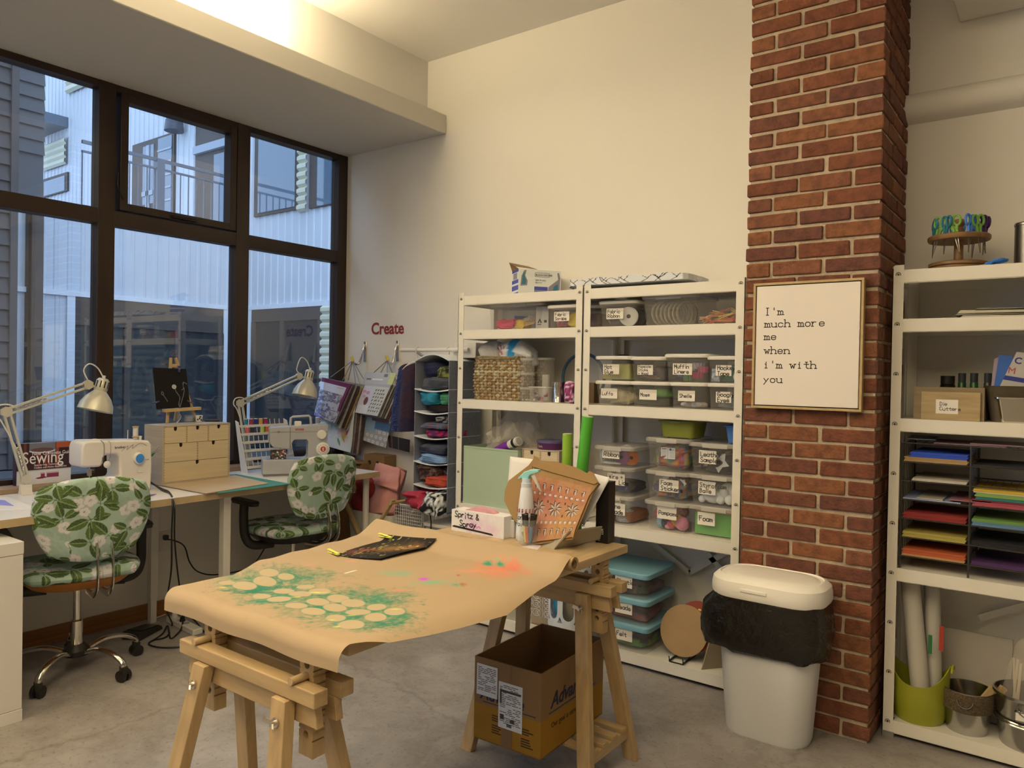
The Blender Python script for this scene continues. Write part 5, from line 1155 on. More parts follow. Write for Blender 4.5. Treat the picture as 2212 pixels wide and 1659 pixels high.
def quadsheet(pt, C, name, m, parent, off, solid=.0015, bulge=0.0, wave=0.0):
    """painted sheet over the four corners TL, TR, BR, BL"""
    A = [np.array(c) for c in C]; n = np.cross(A[1] - A[0], A[3] - A[0]); n /= np.linalg.norm(n); n = n if n[1] < 0 else -n
    def fn(x, y):
        s, t = (x / pt.w)[..., None], (1 - y / pt.h)[..., None]; P_ = A[0] * (1 - s) * (1 - t) + A[1] * s * (1 - t) + A[2] * s * t + A[3] * (1 - s) * t
        q = (bulge * (1 - (2 * s - 1) ** 2) * t + wave * np.sin(t * 9 + s * 4) * t); P_ = P_ + n * q - np.array(off); return P_[..., 0], P_[..., 1], P_[..., 2]
    return sheet(pt, fn, name, m, parent, solid=solid)
PRINT = painted('sample_print', .55); ROD = mat('wire_rod', (.30, .30, .30), .35, .8)
def C4(uv, y): return [px(u, v, 1, yy) for (u, v), yy in zip(uv, y if isinstance(y, tuple) else (y,) * 4)]
# first sample book
o = px(765, 785, 1, -.10); sb = thing('sample_book', 'fabric sample book with a purple edge hanging on the hook nearest the window', 'sample book', o)
p = Paint(.25, .34, 90, 110, W('cfc2ae')); n_ = fbm(p.x * 22, p.y * 30, 3)
p.rect(0, 0, .25, .235, W('b5a896')); p.mix((np.abs(n_ - .5) < .06) * (p.y < .235) * .85, W('5e4c56')); p.mix((np.abs(n_ - .36) < .04) * (p.y < .235) * .7, W('7a6550')); p.rect(0, .305, .25, .34, W('6b2740')); p.rect(.225, .10, .25, .34, W('6b2740')); p.rect(.15, .285, .21, .288, W('8a6a70')); p.rect(0, 0, .10, .012, W('7b5fa0'))
q = C4(((696, 815), (758, 830), (722, 914), (679, 897)), (-.14, -.22, -.24, -.16)); quadsheet(p, q, 'cover_sheet', PRINT, sb, o, .003, .0, .004)
m = MB(Matrix.Translation(-o)); cols = ['8d7f68', '6b4a44', 'a89a7a', '5c4038', 'b08a50', '9a8f78']; r = random.Random(3)
for i in range(6):
    g = .006 + i * .013; B_ = [Vector((c.x + g * .8, c.y + g, c.z - r.uniform(0, .03))) for c in q]; n = Vector((0, .007, 0)); sh = MB(Matrix.Translation(-o))
    B_[2].z -= i * .006; B_[3].z -= i * .006; sh.add(B_ + [b + n for b in B_], [(3, 2, 1, 0), (4, 5, 6, 7), (0, 1, 5, 4), (1, 2, 6, 5), (2, 3, 7, 6), (3, 0, 4, 7)]); sh.build('sample_page', mat('page_' + cols[i], W(cols[i]), .7, var=.35, vs=30), sb, smooth=0)
p = Paint(.25, .28, 90, 100, W('cfc4a8')); p.spray(.06, .19, .05, .10, W('5f8268'), .9, .3, 3, 60); p.spray(.16, .17, .05, .09, W('a8404a'), 1.0, -.3, 5, 60); p.spray(.18, .10, .04, .06, W('c0803c'), .8, .2, 8, 60)
for i in range(9): p.leaf(r.uniform(.1, .2), r.uniform(.06, .22), .05, .012, r.uniform(0, 6), W(r.choice(['a53845', '6d8a55', 'b08a3a'])))
q2 = C4(((700, 892), (771, 842), (757, 978), (702, 962)), (-.11, -.16, -.16, -.11)); quadsheet(p, q2, 'floral_sheet', PRINT, sb, o, .003, .01, .004)
for i in range(4):
    B_ = [Vector((c.x + .012 * (i + 1), c.y + .011 * (i + 1), c.z - .005 * i)) for c in q2]; n = Vector((0, .008, 0)); MB(Matrix.Translation(-o)).add(B_ + [b + n for b in B_], [(3, 2, 1, 0), (4, 5, 6, 7), (0, 1, 5, 4), (1, 2, 6, 5), (2, 3, 7, 6), (3, 0, 4, 7)]).build('sample_page', MATS['page_' + cols[i]], sb, smooth=0)
cap = px(762, 776, 1, -.09); MB(Matrix.Translation(-o)).cyl(cap + Vector((-.012, 0, .018)), cap + Vector((.006, 0, -.018)), .010, n=12).build('yellow_cap', mat('cap_yellow', W('c9a93a'), .5), sb)
m = MB(Matrix.Translation(-o))
for u, v, y in ((714, 815, -.14), (740, 822, -.14), (752, 822, -.10), (768, 828, -.16), (778, 830, -.10), (785, 818, -.08)): m.cyl(cap + Vector((0, 0, -.01)), px(u, v, 1, y), .003, n=6)
m.build('hanging_wire', ROD, sb)
# second sample book
o = px(838, 785, 1, -.10); sb = thing('sample_book', 'fabric sample book with a cream spotted page hanging on the second wall hook', 'sample book', o)
p = Paint(.24, .30, 90, 110, W('cfc3a8')); p.rect(0, .27, .24, .30, W('b4ab9a')); p.rect(0, 0, .115, .255, W('cdbfb0')); p.rect(.115, 0, .24, .255, W('c9bda0'))
for i in range(34): x, y = .125 + .022 * (i % 5) + r.uniform(-.004, .004), .03 + .033 * (i // 5); p.leaf(x, y, .024, .006, 1.2 + r.uniform(-.2, .2), W('3c3630'))
p.ell(.03, .215, .016, .014, W('c98a8a')); p.ell(.065, .205, .018, .016, W('c98a8a')); p.ell(.04, .165, .016, .014, W('d5a09a')); p.rect(0, 0, .115, .085, W('d6ccbc')); p.ell(.07, .125, .02, .04, W('7a4a3a'))
q = C4(((787, 826), (845, 831), (815, 899), (767, 891)), (-.14, -.18, -.20, -.16)); quadsheet(p, q, 'cover_sheet', PRINT, sb, o, .003)
hc = C4(((790, 804), (856, 806), (846, 832), (786, 827)), (-.135, -.16, -.178, -.138)); p = Paint(.25, .09, 50, 24, W('bdb3a0')); p.rect(.07, .03, .16, .042, W('e0d8c8')); p.rect(.205, .0, .25, .09, W('c8c47a')); p.rect(.02, .03, .06, .04, W('6e6558')); p.rect(.16, .055, .19, .08, W('7e7566')); quadsheet(p, hc, 'header_card', PRINT, sb, o, .003)
for i in range(6):
    g = .006 + i * .012; B_ = [Vector((c.x + g * .8, c.y + g, c.z - .006 * i)) for c in q]; n = Vector((0, .007, 0)); MB(Matrix.Translation(-o)).add(B_ + [b + n for b in B_], [(3, 2, 1, 0), (4, 5, 6, 7), (0, 1, 5, 4), (1, 2, 6, 5), (2, 3, 7, 6), (3, 0, 4, 7)]).build('sample_page', mat('page2_%d' % i, W(['8c806a', 'b8a888', '6d6450', 'c0b090', '6a4a40', '8a8272'][i]), .7, var=.3, vs=30), sb, smooth=0)
p = Paint(.24, .26, 80, 80, W('a89e8c'))
for i in range(30): p.ell(.02 + .045 * (i % 6) + .02 * ((i // 6) % 2), .02 + .05 * (i // 6), .015, .015, W('cfc6b4')); p.ell(.02 + .045 * (i % 6) + .02 * ((i // 6) % 2), .02 + .05 * (i // 6), .006, .006, W('a89e8c'))
p.rect(.0, .10, .12, .24, W('8f9c98')); p.rect(.10, .14, .24, .22, W('4f6b80')); p.rect(.06, .21, .22, .26, W('6e5040'))
q2 = C4(((792, 893), (846, 905), (833, 968), (783, 951)), -.09); quadsheet(p, q2, 'spotted_sheet', PRINT, sb, o, .003, .004)
q2 = C4(((838, 940), (885, 950), (884, 977), (840, 966)), -.07); p = Paint(.15, .1, 40, 24, W('2e2622')); p.rect(.02, 0, .03, .1, W('6a4a30')); p.rect(.07, 0, .075, .1, W('7a6a50')); quadsheet(p, q2, 'dark_sheet', PRINT, sb, o, .003)
cap = px(837, 775, 1, -.09); MB(Matrix.Translation(-o)).cyl(cap + Vector((-.012, 0, .018)), cap + Vector((.008, 0, -.014)), .010, n=12).build('yellow_cap', MATS['cap_yellow'], sb)
m = MB(Matrix.Translation(-o))
for u, v, y in ((806, 806, -.14), (822, 806, -.14), (836, 806, -.15), (850, 810, -.16), (856, 830, -.10), (861, 834, -.08)): m.cyl(cap + Vector((0, 0, -.01)), px(u, v, 1, y), .003, n=6)
m.build('hanging_wire', ROD, sb)
# ---- rail, hanger with scarf, hanging organizer
a, b = px(867, 755, 1, -.20), px(985, 757, 1, -.20); zr = (a.z + b.z) / 2
rl = thing('clothes_rail', 'white clothes rail fixed to the back wall', 'rail', (a.x, -.20, zr))
L_ = 1.24 - a.x
MB().cyl((0, 0, 0), (L_ + .02, 0, 0), .0125, n=16).cyl((-.004, 0, 0), (0, 0, 0), .0135, n=16).build('rod', WPL, rl)
MB().tube(spl([(.14, .198, -.10), (.14, .15, -.09), (.14, .06, -.04), (.14, .0, -.012)], 6), .010, 8).build('bracket', WPL, rl)
MB().box(L_ - .12, L_ + .06, .02, .199, -.05, .045).build('wall_bracket', WPL, rl, bev=.004)
hgx = px(890, 800, 1, -.20).x + .045
hg = thing('clothes_hanger', 'white clothes hanger on the rail carrying the purple scarf', 'hanger', (hgx, -.20, zr))
MB().tube(spl([(.0, .012, .012), (0, 0, .022), (0, -.014, .01), (0, -.012, -.02), (0, 0, -.05), (0, .0, -.075)], 5), .004, 8).build('hook', WPL, hg)
MB().tube(spl([(0, -.155, -.20), (0, -.13, -.135), (0, -.05, -.085), (0, .05, -.085), (0, .13, -.135), (0, .155, -.20)], 6), .0075, 8).build('shoulder_bar', WPL, hg)
m = MB(); A_, B2_, C_ = W('4c343c'), W('3a3144'), W('33384e'); rings = []; cc = []
for j in range(46):
    t = j / 45; z = -.088 - .44 * t - .012 * math.sin(t * 30) * (t > .7); hw_ = .030 + .030 * math.sin(min(1, t * 1.4) * PI / 2); yf_ = -.15 - .045 * math.sin(min(1, t * 1.1) * PI * .55); ring_ = []
    for k in range(72):
        a = 2 * PI * k / 72; c, s_ = math.cos(a), math.sin(a); x = hw_ * math.copysign(abs(c) ** .5, c); y = (yf_ + .16) / 2 + (.16 - yf_) / 2 * math.copysign(abs(s_) ** .7, s_)
        x += .010 * noise.noise(Vector((y * 16, z * 6, k > 36))) ; zz_ = z - .03 * (1 - abs(s_)) * (1 - t) * 0 - .05 * (abs(s_) ** 3) * (1 - t)
        ring_.append((x, y, zz_)); n_ = noise.noise(Vector((y * 60, z * 60, 1))); cc.append(C_ if s_ < -.93 else (B2_ if (n_ > .15 or (.30 < t < .34) or t > .80) else A_))
    rings.append(ring_)
m.loft(rings); m.c = cc; sc_ = m.build('scarf', painted('wool_scarf', .95, .5, 120), None, (hgx, -.20, zr), smooth=70)
props(sc_, 'purple and blue fringed wool scarf draped over the white hanger', 'scarf')
m = MB(); r = random.Random(2)
for i in range(60): z = -.12 - .40 * i / 60; yy = -.155 - .045 * math.sin(min(1, (i / 60) * 1.1) * PI * .55); m.tube([(.0 + r.uniform(-.02, .03), yy, z), (r.uniform(0, .03), yy - .014 - r.uniform(0, .008), z - .008)], .0022, 4)
m.build('fringe', mat('blue_yarn', W('3a4278'), .9), sc_)
OX0, OX1, OY0, OY1 = .955, 1.235, -.345, -.045
zs = [px(938, v, 1, OY0).z for v in (840, 889, 943, 999, 1050, 1104)]; OT = px(938, 768, 1, OY0).z
og = thing('hanging_organizer', 'grey mesh hanging organizer with six open compartments full of clothes', 'organizer', (OX0, OY0, 0)); w, d = OX1 - OX0, OY1 - OY0
MESH = mat('grey_mesh', W('8f8b84'), .8, col2=W('6f6c66'), vs=220, bump=.3, bs=300); WFAB = mat('white_fabric', W('d6cdbb'), .8)
zb = zs[-1]
for x in (0, w - .004): MB().box(x, x + .004, 0, d, zb, OT - .03).build('side_panel', MESH, og, smooth=0)
MB().box(.004, w - .004, d - .004, d, zb, OT - .03).build('back_panel', WFAB, og, smooth=0)
m = MB()
for i in range(9): t0, t1 = i / 9, (i + 1) / 9; f = lambda t: OT - .03 + .04 * math.sin(PI * t); m.add([(w * t0, 0, f(t0)), (w * t1, 0, f(t1)), (w * t1, d, f(t1)), (w * t0, d, f(t0)), (w * t0, 0, f(t0) - .006), (w * t1, 0, f(t1) - .006), (w * t1, d, f(t1) - .006), (w * t0, d, f(t0) - .006)], [(0, 1, 2, 3), (7, 6, 5, 4), (0, 4, 5, 1), (2, 6, 7, 3)])
m.build('top_panel', WFAB, og, smooth=50)
for z in zs:
    m = MB(); pts = [(w * i / 8, -.004, z - .014 * math.sin(PI * i / 8)) for i in range(9)]
    m.add([(x, y, zz) for x, y, zz in pts] + [(x, d, zz) for x, y, zz in pts] + [(x, y, zz - .007) for x, y, zz in pts] + [(x, d, zz - .007) for x, y, zz in pts], [(i, i + 1, 10 + i, 9 + i) for i in range(8)] + [(18 + i, 27 + i, 28 + i, 19 + i) for i in range(8)] + [(18 + i, 19 + i, i + 1, i) for i in range(8)]); m.build('shelf_panel', WFAB, og, smooth=50)
m = MB()
for z in zs[:-1]: m.box(w, w + .001, 0, d, z - .004, z)
m.build('seam', WFAB, og, smooth=0)
MB().tube([(w * .5, d * .5 + .0, OT + .0), (w * .5, .145, zr + .012), (w * .5, .13, zr + .024), (w * .5, .14, zr - .012)][0:1] + [(w * .5, .16, zr - .0), (w * .5, .145, zr + .018), (w * .5, .128, zr + .004)], .004, 6).build('hook', WPL, og)
CLOTH = painted('dyed_cloth', .85, .25, 150)
def cloth(name, label, loc, dims, col, seed, amp=.16, fold=.03, pat=None, rz=0.0, cat='clothes', group=None, freq=7, e=.6):
    base = np.array(W(col)); dims = (dims[0], dims[1], dims[2] * 1.18); amp *= 1.9; freq *= 1.5; 
    def cf(x, y, z):
        k = 1 + .10 * noise.noise(Vector((x * 25 + seed, y * 25, z * 25))); c = tuple(base * k)
        return pat(x, y, z, c) if pat else c
    return props(lump(*dims, seed=seed, amp=amp, freq=freq, col=cf, fold=fold, n=56, m=34, e=e).build(name, CLOTH, None, loc, (0, 0, rz), smooth=80), label, cat, group)
def stripes(a, b, k, ax=2, wob=.02):
    A, B_ = W(a), W(b)
    return lambda x, y, z, c: A if math.sin(((x, y, z)[ax] + wob * noise.noise(Vector((x * 9, y * 9, z * 9)))) * k) > 0 else B_
def patch(a, b, s, th=.1): A, B_ = W(a), W(b); return lambda x, y, z, c: A if noise.noise(Vector((x * s, y * s, z * s))) > th else B_
cx = (OX0 + OX1) / 2; zz = zs
def cl(i, dx, dy, dz, dims, col, label, seed, **k): cloth('folded_cloth', label, (cx + dx, OY0 + dy, zz[i] - (.014 if dz < .01 else .012) + dz + .002), dims, col, seed, **k)
cl(0, .0, .14, .0, (.128, .13, .075), '4c4a48', 'dark grey cloth at the bottom of the top organizer compartment', 1)
cl(0, -.03, .13, .072, (.085, .11, .085), '1f2236', 'navy cloth piled on the dark grey cloth in the top organizer compartment', 2)
cl(0, .062, .10, .066, (.06, .085, .075), '6f6a35', 'olive patterned cloth on the dark grey cloth in the top organizer compartment', 3, pat=patch('7b7a38', '3c3d26', 40))
cl(1, -.045, .12, .045, (.085, .115, .075), '2c7f88', 'teal cloth in the second organizer compartment', 4, amp=.22)
cl(1, .08, .12, .045, (.048, .11, .07), '4f8a5c', 'green cloth beside the teal cloth in the second organizer compartment', 5)
cl(1, .02, .13, .0, (.11, .125, .048), '221715', 'black brown cloth under the teal cloth in the second organizer compartment', 6)
cl(2, .06, .11, .09, (.065, .10, .038), '2a2826', 'black and grey striped cloth on top in the third organizer compartment', 7, pat=stripes('8f8878', '211f1e', 260, 1))
cl(2, .02, .12, .045, (.105, .12, .046), '5a5c60', 'plaid cloth in the middle of the third organizer compartment', 8, pat=lambda x, y, z, c: W('7c4a4c') if math.sin(x * 160) > .6 else (W('3f6a70') if math.sin(z * 260 + x * 30) > .2 else W('55535a')))
cl(2, .02, .12, .0, (.11, .125, .047), 'a02352', 'magenta striped cloth at the bottom of the third organizer compartment', 9, pat=stripes('a8264f', '4a1a3c', 180, 0))
cl(3, .0, .12, .05, (.125, .135, .06), '403f45', 'charcoal cloth in the fourth organizer compartment', 10)
cl(3, .0, .12, .0, (.128, .14, .05), '7c93a4', 'light blue cloth under the charcoal cloth in the fourth organizer compartment', 11)
cl(4, -.04, .12, .03, (.09, .13, .085), '4a3128', 'brown paisley cloth in the fifth organizer compartment', 12, pat=patch('6b4a38', '33221f', 60, 0))
cl(4, .045, .10, .0, (.085, .12, .060), 'b2432c', 'orange red cloth in the fifth organizer compartment', 13)
cl(4, .06, .14, .062, (.06, .10, .05), '3c3430', 'dark flecked cloth on the orange red cloth in the fifth organizer compartment', 14, pat=patch('6a5c50', '2e2725', 110, 0))
cl(5, -.07, .08, .0, (.098, .14, .105), 'a8303c', 'crimson cloth bulging from the lowest organizer compartment', 15, amp=.25, freq=9)
cl(5, .065, .05, -.004, (.072, .145, .125), '2a2827', 'black and white striped cloth bulging from the lowest organizer compartment', 16, pat=stripes('d8cfbe', '1c1a1a', 190, 0, .05), amp=.22)
# ---- laundry hamper with cloth, cartons behind it
hm = thing('laundry_hamper', 'folding laundry hamper of canvas and crossed wooden legs in the corner', 'hamper', (.60, -.24, 0)); CANV = mat('cream_canvas', W('b3a386'), .85, bump=.15, bs=200)
m = MB(); W2, D2 = .20, .15
m.loft([ring(rr(.30, .24, .03, 4), .08), ring(rr(.37, .28, .03, 4), .32), ring(rr(.40, .30, .03, 4), .53)], True, False); m.build('canvas_bag', CANV, hm, smooth=50, solid=.004)
for y in (-.165, .165):
    for s_ in (-1, 1): MB().bar((-s_ * .235, y + .008 * s_, 0), (s_ * .235, y + .008 * s_, .64), .016, .028, (0, 1, 0)).build('leg', PINE, hm, smooth=0, bev=.002)
for s_ in (-1, 1): MB().cyl((s_ * .228, -.18, .618), (s_ * .228, .18, .618), .011, n=12).build('rod', PINE, hm)
pkm = mat('salmon_cloth', W('c4826c'), .85, bump=.25, bs=120, var=.08); o = px(830, 1050, 1, -.28)
t = thing('draped_cloth', 'salmon pink cloth folded over and stuffed into the hamper', 'cloth', o); PK = Paint(.2, .2, 40, 40, 'ffffff')
quadsheet(PK, C4(((812, 1000), (869, 1012), (850, 1108), (785, 1112)), (-.24, -.22, -.33, -.33)), 'cloth_body', pkm, t, o, .055, .03, .012)
quadsheet(PK, C4(((818, 999), (864, 1012), (858, 1058), (808, 1046)), (-.27, -.25, -.31, -.31)), 'cloth_fold', pkm, t, o, .03, .02, .008)
quadsheet(PK, C4(((858, 1008), (874, 1022), (858, 1075), (850, 1062)), (-.24, -.24, -.27, -.27)), 'cloth_corner', pkm, t, o, .02, .01, .004)
cloth('draped_cloth', 'dark red cloth in the window side of the hamper', (.47, -.25, .40), (.09, .10, .28), '8e2c20', 22, cat='cloth')
KRB = mat('kraft_carton', W('8a6538'), .8, var=.1)
a, b = px(797, 1046, 1, -.07), px(842, 984, 1, -.07); ct = thing('carton', 'kraft carton with two punched hand holes behind the hamper against the wall', 'box', ((a.x + b.x) / 2, -.065, 0)); w2 = (b.x - a.x) / 2; MB().box(-w2, w2, -.055, .055, 0, b.z).build('carton_body', KRB, ct, smooth=0, bev=.002)
for x in (-.045, .035): MB().lathe([(.016, 0), (.016, .0008)], 14).build('hand_hole', MATS['dark_gap'], ct, (x, -.0552, b.z - .055), Y90)
a, b = px(736, 1090, 1, -.10), px(788, 997, 1, -.10); ct = thing('carton', 'brown carton between the hamper and the window wall', 'box', (.185, -.12, 0)); MB().box(-.13, .13, -.07, .07, 0, b.z).build('carton_body', KRB, ct, smooth=0, bev=.002); MB().box(-.13, .13, -.095, -.07, b.z - .002, b.z + .001).build('flap', KRB, ct, smooth=0)
# ---- wire basket
wb = thing('wire_basket', 'white wire basket on the floor below the hanging organizer', 'basket', (1.02, -.22, 0)); m = MB(); zt = px(895, 1094, 1, -.34).z; x0, x1, y0, y1 = -.24, .03, -.12, .12; WIRE = mat('white_wire', W('cfc4ae'), .5)
for z in (.03, zt): m.tube([(x, y, z) for x, y in rr(x1 - x0, y1 - y0, .02, 4, (x0 + x1) / 2, 0)], .004, 6, True)
m.build('rim', WIRE, wb); m = MB()
for i in range(15): x = x0 + .01 + (x1 - x0 - .02) * i / 14; m.cyl((x, y0, .03), (x, y0, zt), .0016, n=4).cyl((x, y1, .03), (x, y1, zt), .0016, n=4)
for i in range(28): z = .04 + (zt - .05) * i / 27; m.cyl((x0 + .01, y0, z), (x1 - .01, y0, z), .0014, n=4)
m.build('wire_grid', WIRE, wb, smooth=0)
fh = thing('storage_box', 'frosted white box on the floor beside the wire basket under the organizer', 'box', (1.19, -.22, 0)); MB().loft([ring(rr(.24, .22, .02, 4), 0), ring(rr(.27, .25, .02, 4), .50)]).build('box_body', mat('frosted_plastic', W('a39a86'), .4), fh); MB().loft([ring(rr(.29, .27, .02, 4), z) for z in (.50, .52)]).build('box_lid', WPL, fh, bev=.003)
cable('power_cable', [px(u, v, 1, -.37) for u, v in ((902, 1096), (915, 1100), (921, 1108), (927, 1102), (920, 1095), (928, 1105), (931, 1130), (930, 1160))], .004, CABLE, 'black cable hanging under the organizer in front of the frosted box')
# ================================================================ ON THE SHELVES
CLR = clear('clear_bin', (.62, .61, .60), .15, .12); CLRG = clear('clear_bin_smoky', (.50, .49, .47), .24, .14)
LIDP = mat('lid_white', (.80, .79, .76), .4); LIDC = clear('lid_frosted', (.76, .75, .72), .50, .25); TURQ = mat('lid_turquoise', W('80a69e'), .4)
CARD = mat('label_card', (.80, .78, .74), .7)
def bin_(label, u0, u1, vt, z0, y=-.375, dep=.30, text=None, lid=LIDP, body=CLR, kind='storage_bin', tag=None, size=.020, h=None, lh=.014, seed=1, taper=.86, over=.0, ty=None, lx=None, card=None, jit=.06):
    """lidded clear bin whose lid spans photo columns u0..u1 at the front; h above z0 or read from photo row vt"""
    a, b = px(u0, vt, 1, y), px(u1, vt, 1, y); w = b.x - a.x; H_ = h or (a.z + b.z) / 2 - z0; xc = (a.x + b.x) / 2
    t = thing(kind, label, 'storage bin', (xc, y + dep / 2, z0)); r = .03
    bw, bd = w * taper, dep * (taper + .03); tw, td = w - .016, dep - .012
    m = MB(); z1 = H_ - lh
    m.loft([ring(rr(bw, bd, r * .8), 0), ring(rr(bw + .004, bd + .004, r), .006), ring(rr(bw * .35 + tw * .65, bd * .35 + td * .65, r), z1 * .62), ring(rr(bw * .33 + tw * .67 + .004, bd * .33 + td * .67 + .004, r), z1 * .66), ring(rr(tw, td, r), z1)], True, False)
    m.build('tub', body, t, smooth=50)
    m = MB(); m.loft([ring(rr(w - .004, dep - .004, r), z1 - .004), ring(rr(w, dep, r), z1), ring(rr(w, dep, r), H_ - .005), ring(rr(w - .012, dep - .012, r), H_), ring(rr(w - .03, dep - .03, r), H_ - .001)]); m.build('lid', lid, t, smooth=50)
    if lid is LIDC: MB().box(-w * .22, w * .22, -dep / 2 - .004, -dep / 2 + .002, z1 - .008, H_ - .003).build('lid_latch', LIDC, t, bev=.003)
    if text:
        cw, chh = card or (w * .42, H_ * .40); cx_ = (lx if lx is not None else -.0) * w; cz = (ty or .30) * H_; yy = -(bd + (td - bd) * (cz / z1)) / 2 - .003
        c = MB().box(cx_ - cw / 2, cx_ + cw / 2, yy - .0006, yy, cz, cz + chh).build('label_card', CARD, t, smooth=0)
        c.rotation_euler = (0, 0, 0); n = text.count('\n') + 1
        hand(text, size, c, cx_ - cw / 2 + size * .45, cz + chh / 2 + size * (n * 1.35 - .35) / 2, yy - .0009, .175, jit=jit, seed=seed, lead=1.35)
    return dict(x=xc, y=y + dep / 2, z=z0 + .006, w=bw * .9, d=bd * .86, h=z1 - .012, top=z0 + H_, t=t)
FIL = painted('dyed_filling', .8, .2, 200)
def filler(name, label, b, col, seed, fx=1.0, fy=1.0, fz=.7, dx=0.0, dy=0.0, dz=0.0, amp=.2, pat=None, cat='craft material', e=.45, freq=14, fold=0.0, rz=0):
    base = np.array(W(col))
    cf = lambda x, y, z: (pat(x, y, z, tuple(base)) if pat else tuple(base * (1 + .25 * noise.noise(Vector((x * 60 + seed, y * 60, z * 60))))))
    return props(lump(b['w'] * fx / 2 / (1 + amp * .28), b['d'] * fy / 2 / (1 + amp * .25), b['h'] * fz / (1 + amp * .25), seed=seed, amp=amp, freq=freq, col=cf, e=e, n=40, m=22, fold=fold).build(name, FIL, None, (b['x'] + dx * b['w'] / 2, b['y'] + dy * b['d'] / 2, b['z'] + dz * b['h']), (0, 0, rz), smooth=80), label, cat)
def multi(cols, s, sd=0):
    C = [W(c) for c in cols]
    return lambda x, y, z, c: C[int((noise.noise(Vector((math.floor(x * s + noise.noise(Vector((x * 30, z * 30, sd)))) * 1.7, math.floor(y * s) * 2.3, math.floor(z * s * 1.4 + x * 9) * 3.1 + sd))) * .5 + .5) * 7919) % len(C)]
Z2, Z3, Z4, Z1 = 1.6845, 1.2865, .6855, .0705
# ---- right-hand unit, third shelf: two rows of four small bins
r1 = (('Luffa', 1281, 1365, 827, 'cream', .28), ('Moss', 1358, 1447, 830, '', .3), ('Shells', 1443, 1530, 832, '', .3), ('Googly\nEyes', 1524, 1604, 832, '', .3))
lower = []
for i, (tx, u0, u1, vt, _, ty) in enumerate(r1):
    lower.append(bin_('clear bin labelled %s with a white lid in the lower row of small bins' % tx.replace('\n', ' '), u0, u1, vt, Z3, text=tx, size=.0165 if i < 3 else .019, lx=(-.10, -.04, -.05, -.02)[i], ty=.28, seed=i + 3, h=.125))
upper = []
for i, (tx, u0, u1, h) in enumerate((('Hot\nGlue', 1281, 1363, .125), ('Popsicle\nSticks\n+ Wood', 1357, 1437, .122), ('Muffin\nLiners', 1431, 1531, .135), ('Hockey\nTape', 1523, 1604, .125))):
    upper.append(bin_('white lidded clear bin labelled %s, upper row of small bins' % tx.replace('\n', ' '), u0, u1, 800, Z3 + .1255, text=tx, size=(.019, .0125, .018, .019)[i], lx=(-.04, -.06, -.08, -.02)[i], ty=.26, seed=i + 9, h=h))
filler('luffa_heap', 'shredded cream luffa in the bin labelled Luffa', lower[0], 'b9a578', 1, fz=.9, amp=.35, freq=30)
filler('moss_heap', 'bright green moss in the bin labelled Moss', lower[1], '5f8f3a', 2, fz=.45, dz=.42, amp=.2)
filler('moss_heap', 'dark moss under the green moss in the bin labelled Moss', lower[1], '3a3f2a', 3, fz=.42, amp=.2)
def ball(name, x, y, z, r, col, label, cat, sq=(1, 1, 1), group=None, bump=0): return props(MB().sphere((0, 0, r * sq[2]), r, 18, 12, sq).build(name, mat('ball_' + col, W(col), .75, bump=bump, bs=90), None, (x, y, z)), label, cat, group)
b = lower[2]; RR = random.Random(8)
for i, (dx, dy) in enumerate(((-.7, -.8), (-.3, -.85), (.1, -.82), (.45, -.8), (.75, -.75), (-.5, -.4), (0, -.35), (.5, -.35))):
    t = props(MB().sphere((0, 0, .012), .02, 14, 10, (1.1, .8, .6)).build('seashell', mat('shell_%d' % (i % 3), W(('cbbba0', 'b09a80', 'd8ccb6')[i % 3]), .4, var=.3, vs=60, stretch=(1, 6, 1)), None, (b['x'] + dx * b['w'] * .4, b['y'] + dy * b['d'] * .42, b['z']), (0, 0, RR.uniform(0, 3))), 'pale seashell lying in the bin labelled Shells', 'shell', 'shells in the labelled bin')
filler('googly_eye_bags', 'grey plastic bags of googly eyes in the bin labelled Googly Eyes', lower[3], '77736c', 5, fz=.55, amp=.25)
b = upper[0]; props(MB().box(-b['w'] * .47, b['w'] * .47, -b['d'] * .46, b['d'] * .46, 0, b['h'] * .82).build('glue_stick_packet', mat('glue_yellow', W('a59b4c'), .4, var=.1, vs=30), None, (b['x'], b['y'], b['z']), bev=.006), 'yellow packet of glue sticks in the bin labelled Hot Glue', 'packet')
filler('craft_stick_bag', 'dark bag of craft sticks in the bin labelled Popsicle Sticks + Wood', upper[1], '564a48', 6, fz=.75, amp=.2)
for i in range(7): b = upper[1]; p0 = Vector((b['x'] + RR.uniform(-.3, .3) * b['w'], b['y'] - b['d'] * .44, b['z'] + .012 + .008 * i)); props(MB().bar((-.035, 0, 0), (.035, 0, RR.uniform(-.02, .02)), .008, .002).build('craft_stick', PINE, None, p0, smooth=0), 'loose wooden craft stick in the bin labelled Popsicle Sticks + Wood', 'craft stick', 'craft sticks in the labelled bin')
b = upper[2]
